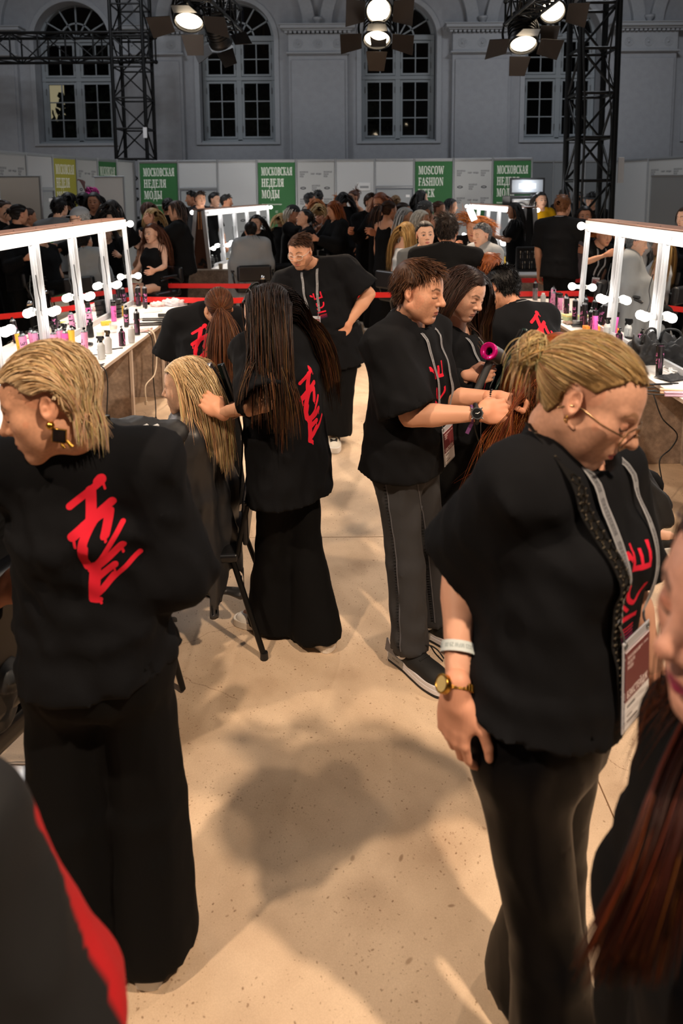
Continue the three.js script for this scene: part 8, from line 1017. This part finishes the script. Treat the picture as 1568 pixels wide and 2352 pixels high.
// tools in hands
{ const f = W(1121, 806, 3.0), b = W(1160, 828, 3.12), ax = f.clone().sub(b).normalize(), t = thing('hair_dryer', 'grey cylindrical hair dryer with magenta ring in the dark-haired woman\'s hand', 'hair dryer', f), g = new THREE.Group(); g.name = 'head'; g.quaternion.setFromUnitVectors(ZA, ax); t.add(g); const gm = mat(0x5e6266, 0.3, 0.5), mg = mat(0xd4127e, 0.25, 0.4);
  put('barrel', lathe([[0.018, -0.105], [0.034, -0.105], [0.038, -0.1], [0.039, -0.012], [0.038, -0.006], [0.018, -0.006]], 32).rotateX(PI / 2), gm, g); put('ring', lathe([[0.017, -0.02], [0.018, -0.004], [0.026, 0.0], [0.036, 0.004], [0.04, 0.002], [0.0405, -0.01], [0.039, -0.014]], 36).rotateX(PI / 2), mg, g); put('bore', lathe([[0.0165, -0.1], [0.0165, -0.01]], 28).rotateX(PI / 2), mat(0x4a0a30, 0.4), g); put('button', [ball(0.003, -0.02, -0.022, 0.004, 8), ball(0.003, 0.004, -0.03, 0.004, 8)], steel, g);
  put('outlet_nozzle', lathe([[0.012, -0.15], [0.022, -0.15], [0.034, -0.108], [0.012, -0.108]], 28).rotateX(PI / 2), black, g); const hd = W(1092, 905, 3.02).sub(f); put('handle', [rod(ax.clone().multiplyScalar(-0.05), hd, 0.017, 20)], gm, t); put('cord', tube([hd, hd.clone().add(V(-0.01, -0.1, 0)), hd.clone().add(V(0.06, -0.3, -0.05)), hd.clone().add(V(0.2, -0.42, -0.1))], 0.005), black, t); }
{ const a = W(1143, 884, 3.12), b = W(1207, 760, 3.3), t = thing('round_brush', 'thick round brush with dark green handle above the red hair', 'brush', a), d = b.clone().sub(a), L = d.length(), g = new THREE.Group(); g.name = 'brush_body'; g.quaternion.setFromUnitVectors(YA, d.clone().normalize()); t.add(g); const green = mat(0x16302c, 0.35);
  put('handle', lathe([[0, -0.04], [0.004, -0.04], [0.007, -0.01], [0.012, 0.02], [0.01, 0.06], [0.014, L * 0.42], [0.02, L * 0.46], [0.02, L * 0.55], [0, L * 0.55]], 20), green, g); put('barrel', cyl(0.018, 0.018, L * 0.42, 0, L * 0.76, 0, 24), shiny, g); put('end_cap', cyl(0.02, 0.018, 0.01, 0, L * 0.985, 0, 20), green, g); const bs = []; for (let i = 0; i < 420; i++) { const an = i * 2.39996, y = L * (0.57 + 0.4 * i / 420); bs.push(rod([Math.cos(an) * 0.017, y, Math.sin(an) * 0.017], [Math.cos(an) * 0.031, y, Math.sin(an) * 0.031], 0.0009, 4)); } tag(put('bristles', bs, mat(0x121212, 0.5), g), null, null, null, 'stuff'); }
{ const a = W(536, 918, 3.0), t = thing('flat_iron', 'silver flat iron with open plates behind the blonde girl\'s head', 'flat iron', a); const pt = (x, y, d) => W(x, y, d).sub(a); for (const [x, y, d, m] of [[478, 836, 2.9, mat(0x4a4246, 0.3, 0.5)], [507, 836, 2.98, mat(0x16201e, 0.3)]]) { put('arm', bar(pt(x === 478 ? 528 : 541, 935, 3.0), pt(x, y, d), 0.03, 0.014), m, t); put('plate_edge', bar(pt(x === 478 ? 530 : 542, 930, 2.985), pt(x + 3, y + 2, d - 0.012), 0.007, 0.016), steel, t); } put('hinge', rod(pt(536, 940, 3.0), pt(545, 950, 3.02), 0.016), whiteP, t); put('cord', tube([pt(545, 950, 3.02), pt(556, 1000, 3.05), pt(552, 1100, 3.1), pt(545, 1190, 3.15)], 0.005), black, t); }
{ const p = W(1083, 492, 7.9), t = thing('phone', 'glowing white phone held beside the orange-curled artist', 'phone', p); t.rotation.z = 0.42; put('body', rbox(0.078, 0.16, 0.009, 0.004, 0, 0, 0), black, t); put('screen', box(0.07, 0.15, 0.002, 0, 0, 0.0052), new THREE.MeshStandardMaterial({ color: 0xffffff, emissive: 0xffffff, emissiveIntensity: 1.6 }), t); const l = new THREE.PointLight(0xffffff, 0.12); l.position.set(0, 0, 0.05); l.name = 'screen_light'; t.add(l); }
// lock of red hair drawn out by the two stylists
{ const o = strands(), R = rng(88), T = K.T, cs = [0x7a3a1a, 0x8e4a1f, 0x5c2c14, 0xa06230].map(lin), a = W(1215, 860, 2.95).sub(T.position), h = W(1176, 938, 2.62).sub(T.position), e1 = W(1140, 1010, 2.6).sub(T.position), e2 = W(1085, 1165, 2.55).sub(T.position); for (let i = 0; i < 380; i++) { const j = (s) => V((R() - 0.5) * s, (R() - 0.5) * s, (R() - 0.5) * s), k = i % 3 ? 0.03 : 0.09; strand(o, new THREE.CatmullRomCurve3([a.clone().add(j(0.1)), a.clone().lerp(h, 0.5).add(j(0.05)), h.clone().add(j(0.008)), e1.clone().add(j(k)), e2.clone().add(j(k * 1.8))]).getPoints(9), 0.0011, 0.0007, cs[i % 4].map((v) => v * (0.7 + 0.6 * R())), XA); }
  for (let i = 0; i < 800; i++) { const j = (s) => V((R() - 0.5) * s, (R() - 0.5) * s, (R() - 0.5) * s), x0 = 1165 + R() * 150, top = W(1190 + R() * 110, 800 + R() * 90, 2.88 + R() * 0.1).sub(T.position), mid = W(x0, 900 + R() * 60, 2.78 + R() * 0.12).sub(T.position), end = W(x0 - 10 + (R() - 0.5) * 60, 985 + R() * 60, 2.74 + R() * 0.15).sub(T.position); strand(o, new THREE.CatmullRomCurve3([top, top.clone().lerp(mid, 0.5).add(j(0.04)), mid.add(j(0.03)), end.add(j(0.05))]).getPoints(8), 0.0012, 0.0008, cs[i % 4].map((v) => v * (0.6 + 0.7 * R())), XA); } put('lifted_lock', strandGeo(o), hairMat, T); }
// jacket and comb hung over a chair between the blonde woman and the girl
{ const c = foldChair('black chair with a jacket thrown over its back, left of the seated girl', -0.98, -2.62, 2.2), p = W(320, 985, 2.5), t = thing('jacket', 'black jacket with two white stripes draped over a chair back', 'jacket', p); const F = new Field(), q = (x, y, d) => W(x, y, d).sub(p);
  F.cone(q(235, 997, 2.42), q(330, 994, 2.5), 0.05, 0.055, 0); F.cone(q(320, 994, 2.5), q(400, 1007, 2.6), 0.055, 0.045, 0.04); F.cone(q(300, 1022, 2.42), q(400, 997, 2.5), 0.04, 0.05, 0.04); F.tubeE(q(310, 982, 2.5), q(310, 1120, 2.5), [0.13, 0.05], [0.15, 0.07], XA, 0.05); F.warp = (x, y, z) => 0.012 * (0.5 - Math.abs(n3(x * 9 + y * 12, y * 7, z * 9))) + 0.004 * n3(x * 26, y * 26, z * 26); put('body', meshOf(F, 0.01), mat(0x1a1b1e, 0.6), t); for (const k of [0, 1]) put('stripe', tube([q(318 + k * 24, 1000, 2.34), q(324 + k * 24, 985, 2.33), q(338 + k * 24, 978, 2.36)], 0.008, 6), mat(0xcfd1d3, 0.6), t);
  const cm = thing('comb', 'wide black comb lying on the jacket', 'comb', W(247, 975, 2.34)); put('spine', rbox(0.02, 0.07, 0.012, 0.004, 0, 0, 0), shiny, cm); put('teeth', Array.from({ length: 8 }, (_, i) => box(0.05, 0.004, 0.008, -0.03, -0.03 + i * 0.0085, 0)), shiny, cm); }
// far counters: brush case, pump bottle, bags, cups and rows of bottles
{ const p = W(1224, 640, 10.6), t = thing('brush_case', 'open black brush case with loops of brushes standing on the far right counter', 'case', [p.x, 0.751, p.z]); put('back', rbox(0.52, 0.36, 0.02, 0.008, 0, 0.18, 0), black, t); put('rim', [rbox(0.54, 0.03, 0.06, 0.01, 0, 0.36, 0.01), rbox(0.03, 0.36, 0.06, 0.01, -0.26, 0.18, 0.01), rbox(0.03, 0.36, 0.06, 0.01, 0.26, 0.18, 0.01), rbox(0.54, 0.03, 0.1, 0.01, 0, 0.015, 0.03)], black, t); const hm = [mat(0x3a3230, 0.4), mat(0xc9b8a0, 0.5), mat(0x8a8d90, 0.3, 0.7)]; for (let r = 0; r < 2; r++) for (let i = 0; i < 13; i++) { const b = put('brush', rod([-0.21 + i * 0.035, 0.04 + r * 0.16, 0.025], [-0.21 + i * 0.035, 0.13 + r * 0.16, 0.025], 0.005, 8), hm[(i + r) % 3], t); put('tip', new THREE.SphereGeometry(0.009, 8, 6).scale(1, 1.8, 1).translate(-0.21 + i * 0.035, 0.14 + r * 0.16, 0.025), hm[(i * 2 + r) % 3], b); } put('strap', [box(0.48, 0.012, 0.004, 0, 0.1, 0.034), box(0.48, 0.012, 0.004, 0, 0.26, 0.034)], mat(0x2a2a2c, 0.8), t); }
const far = (k, label, px, py, d, m, s, turn, group) => { const p = W(px, py, d), t = item(k, label, px, py, m, s, turn, undefined, group); t.position.set(p.x, 0.7505, -d); return t; };
far('pump', 'white pump bottle on the far right counter behind the brush case', 1231, 592, 11.4, whiteP, 1.8, 0.3); far('cup', 'white cup on the far left counter end', 427, 600, 11.6, whiteP).scale.setScalar(1.3); far('pump', 'orange bottle with pump on the far left counter end', 437, 604, 11.7, LT.orange, 1.6); far('bag', 'black rucksack on the far left counter below the gable', 472, 640, 11.35, mat(0x121214, 0.7), 1, 0.3); far('bag', 'white plastic bag left of the black rucksack', 440, 640, 11.4, plasticBag, 1, 1.0); far('cup', 'small paper cup between the red tapes left of the ponytail', 447, 668, 8.9, mat(0xc9bca6, 0.8)).position.set(-1.95, 0.7505, -11.2);
{ const R = rng(61), ms = [LT.black, LT.grey, LT.pink, whiteP, LT.yellow, shiny], ks = ['can', 'pump', 'lotion', 'jar', 'capped', 'brush', 'spray']; for (let i = 0; i < 34; i++) { const left = i % 2, z = -11.5 - R() * 2.7, t = (z + 11.3) / -3.6, x = left ? lerp(-2.16, -1.5, t) + 0.12 + R() * 0.28 : lerp(2.89, 2.6, t) - 0.12 - R() * 0.26; const k = ks[R() * ks.length | 0], it = item(k, left ? 'cosmetics bottle among the clutter on the far left counter' : 'cosmetics bottle among the clutter on the far right counter', 700, 700, ms[R() * ms.length | 0], 0.8 + R() * 0.5, R() * 6, undefined, left ? 'clutter on the far left counter' : 'clutter on the far right counter'); it.position.set(x, 0.7505, z); } }
scene.traverse((o) => { if (o.isMesh) { o.castShadow = true; o.receiveShadow = true; } });
renderer.render(scene, camera);
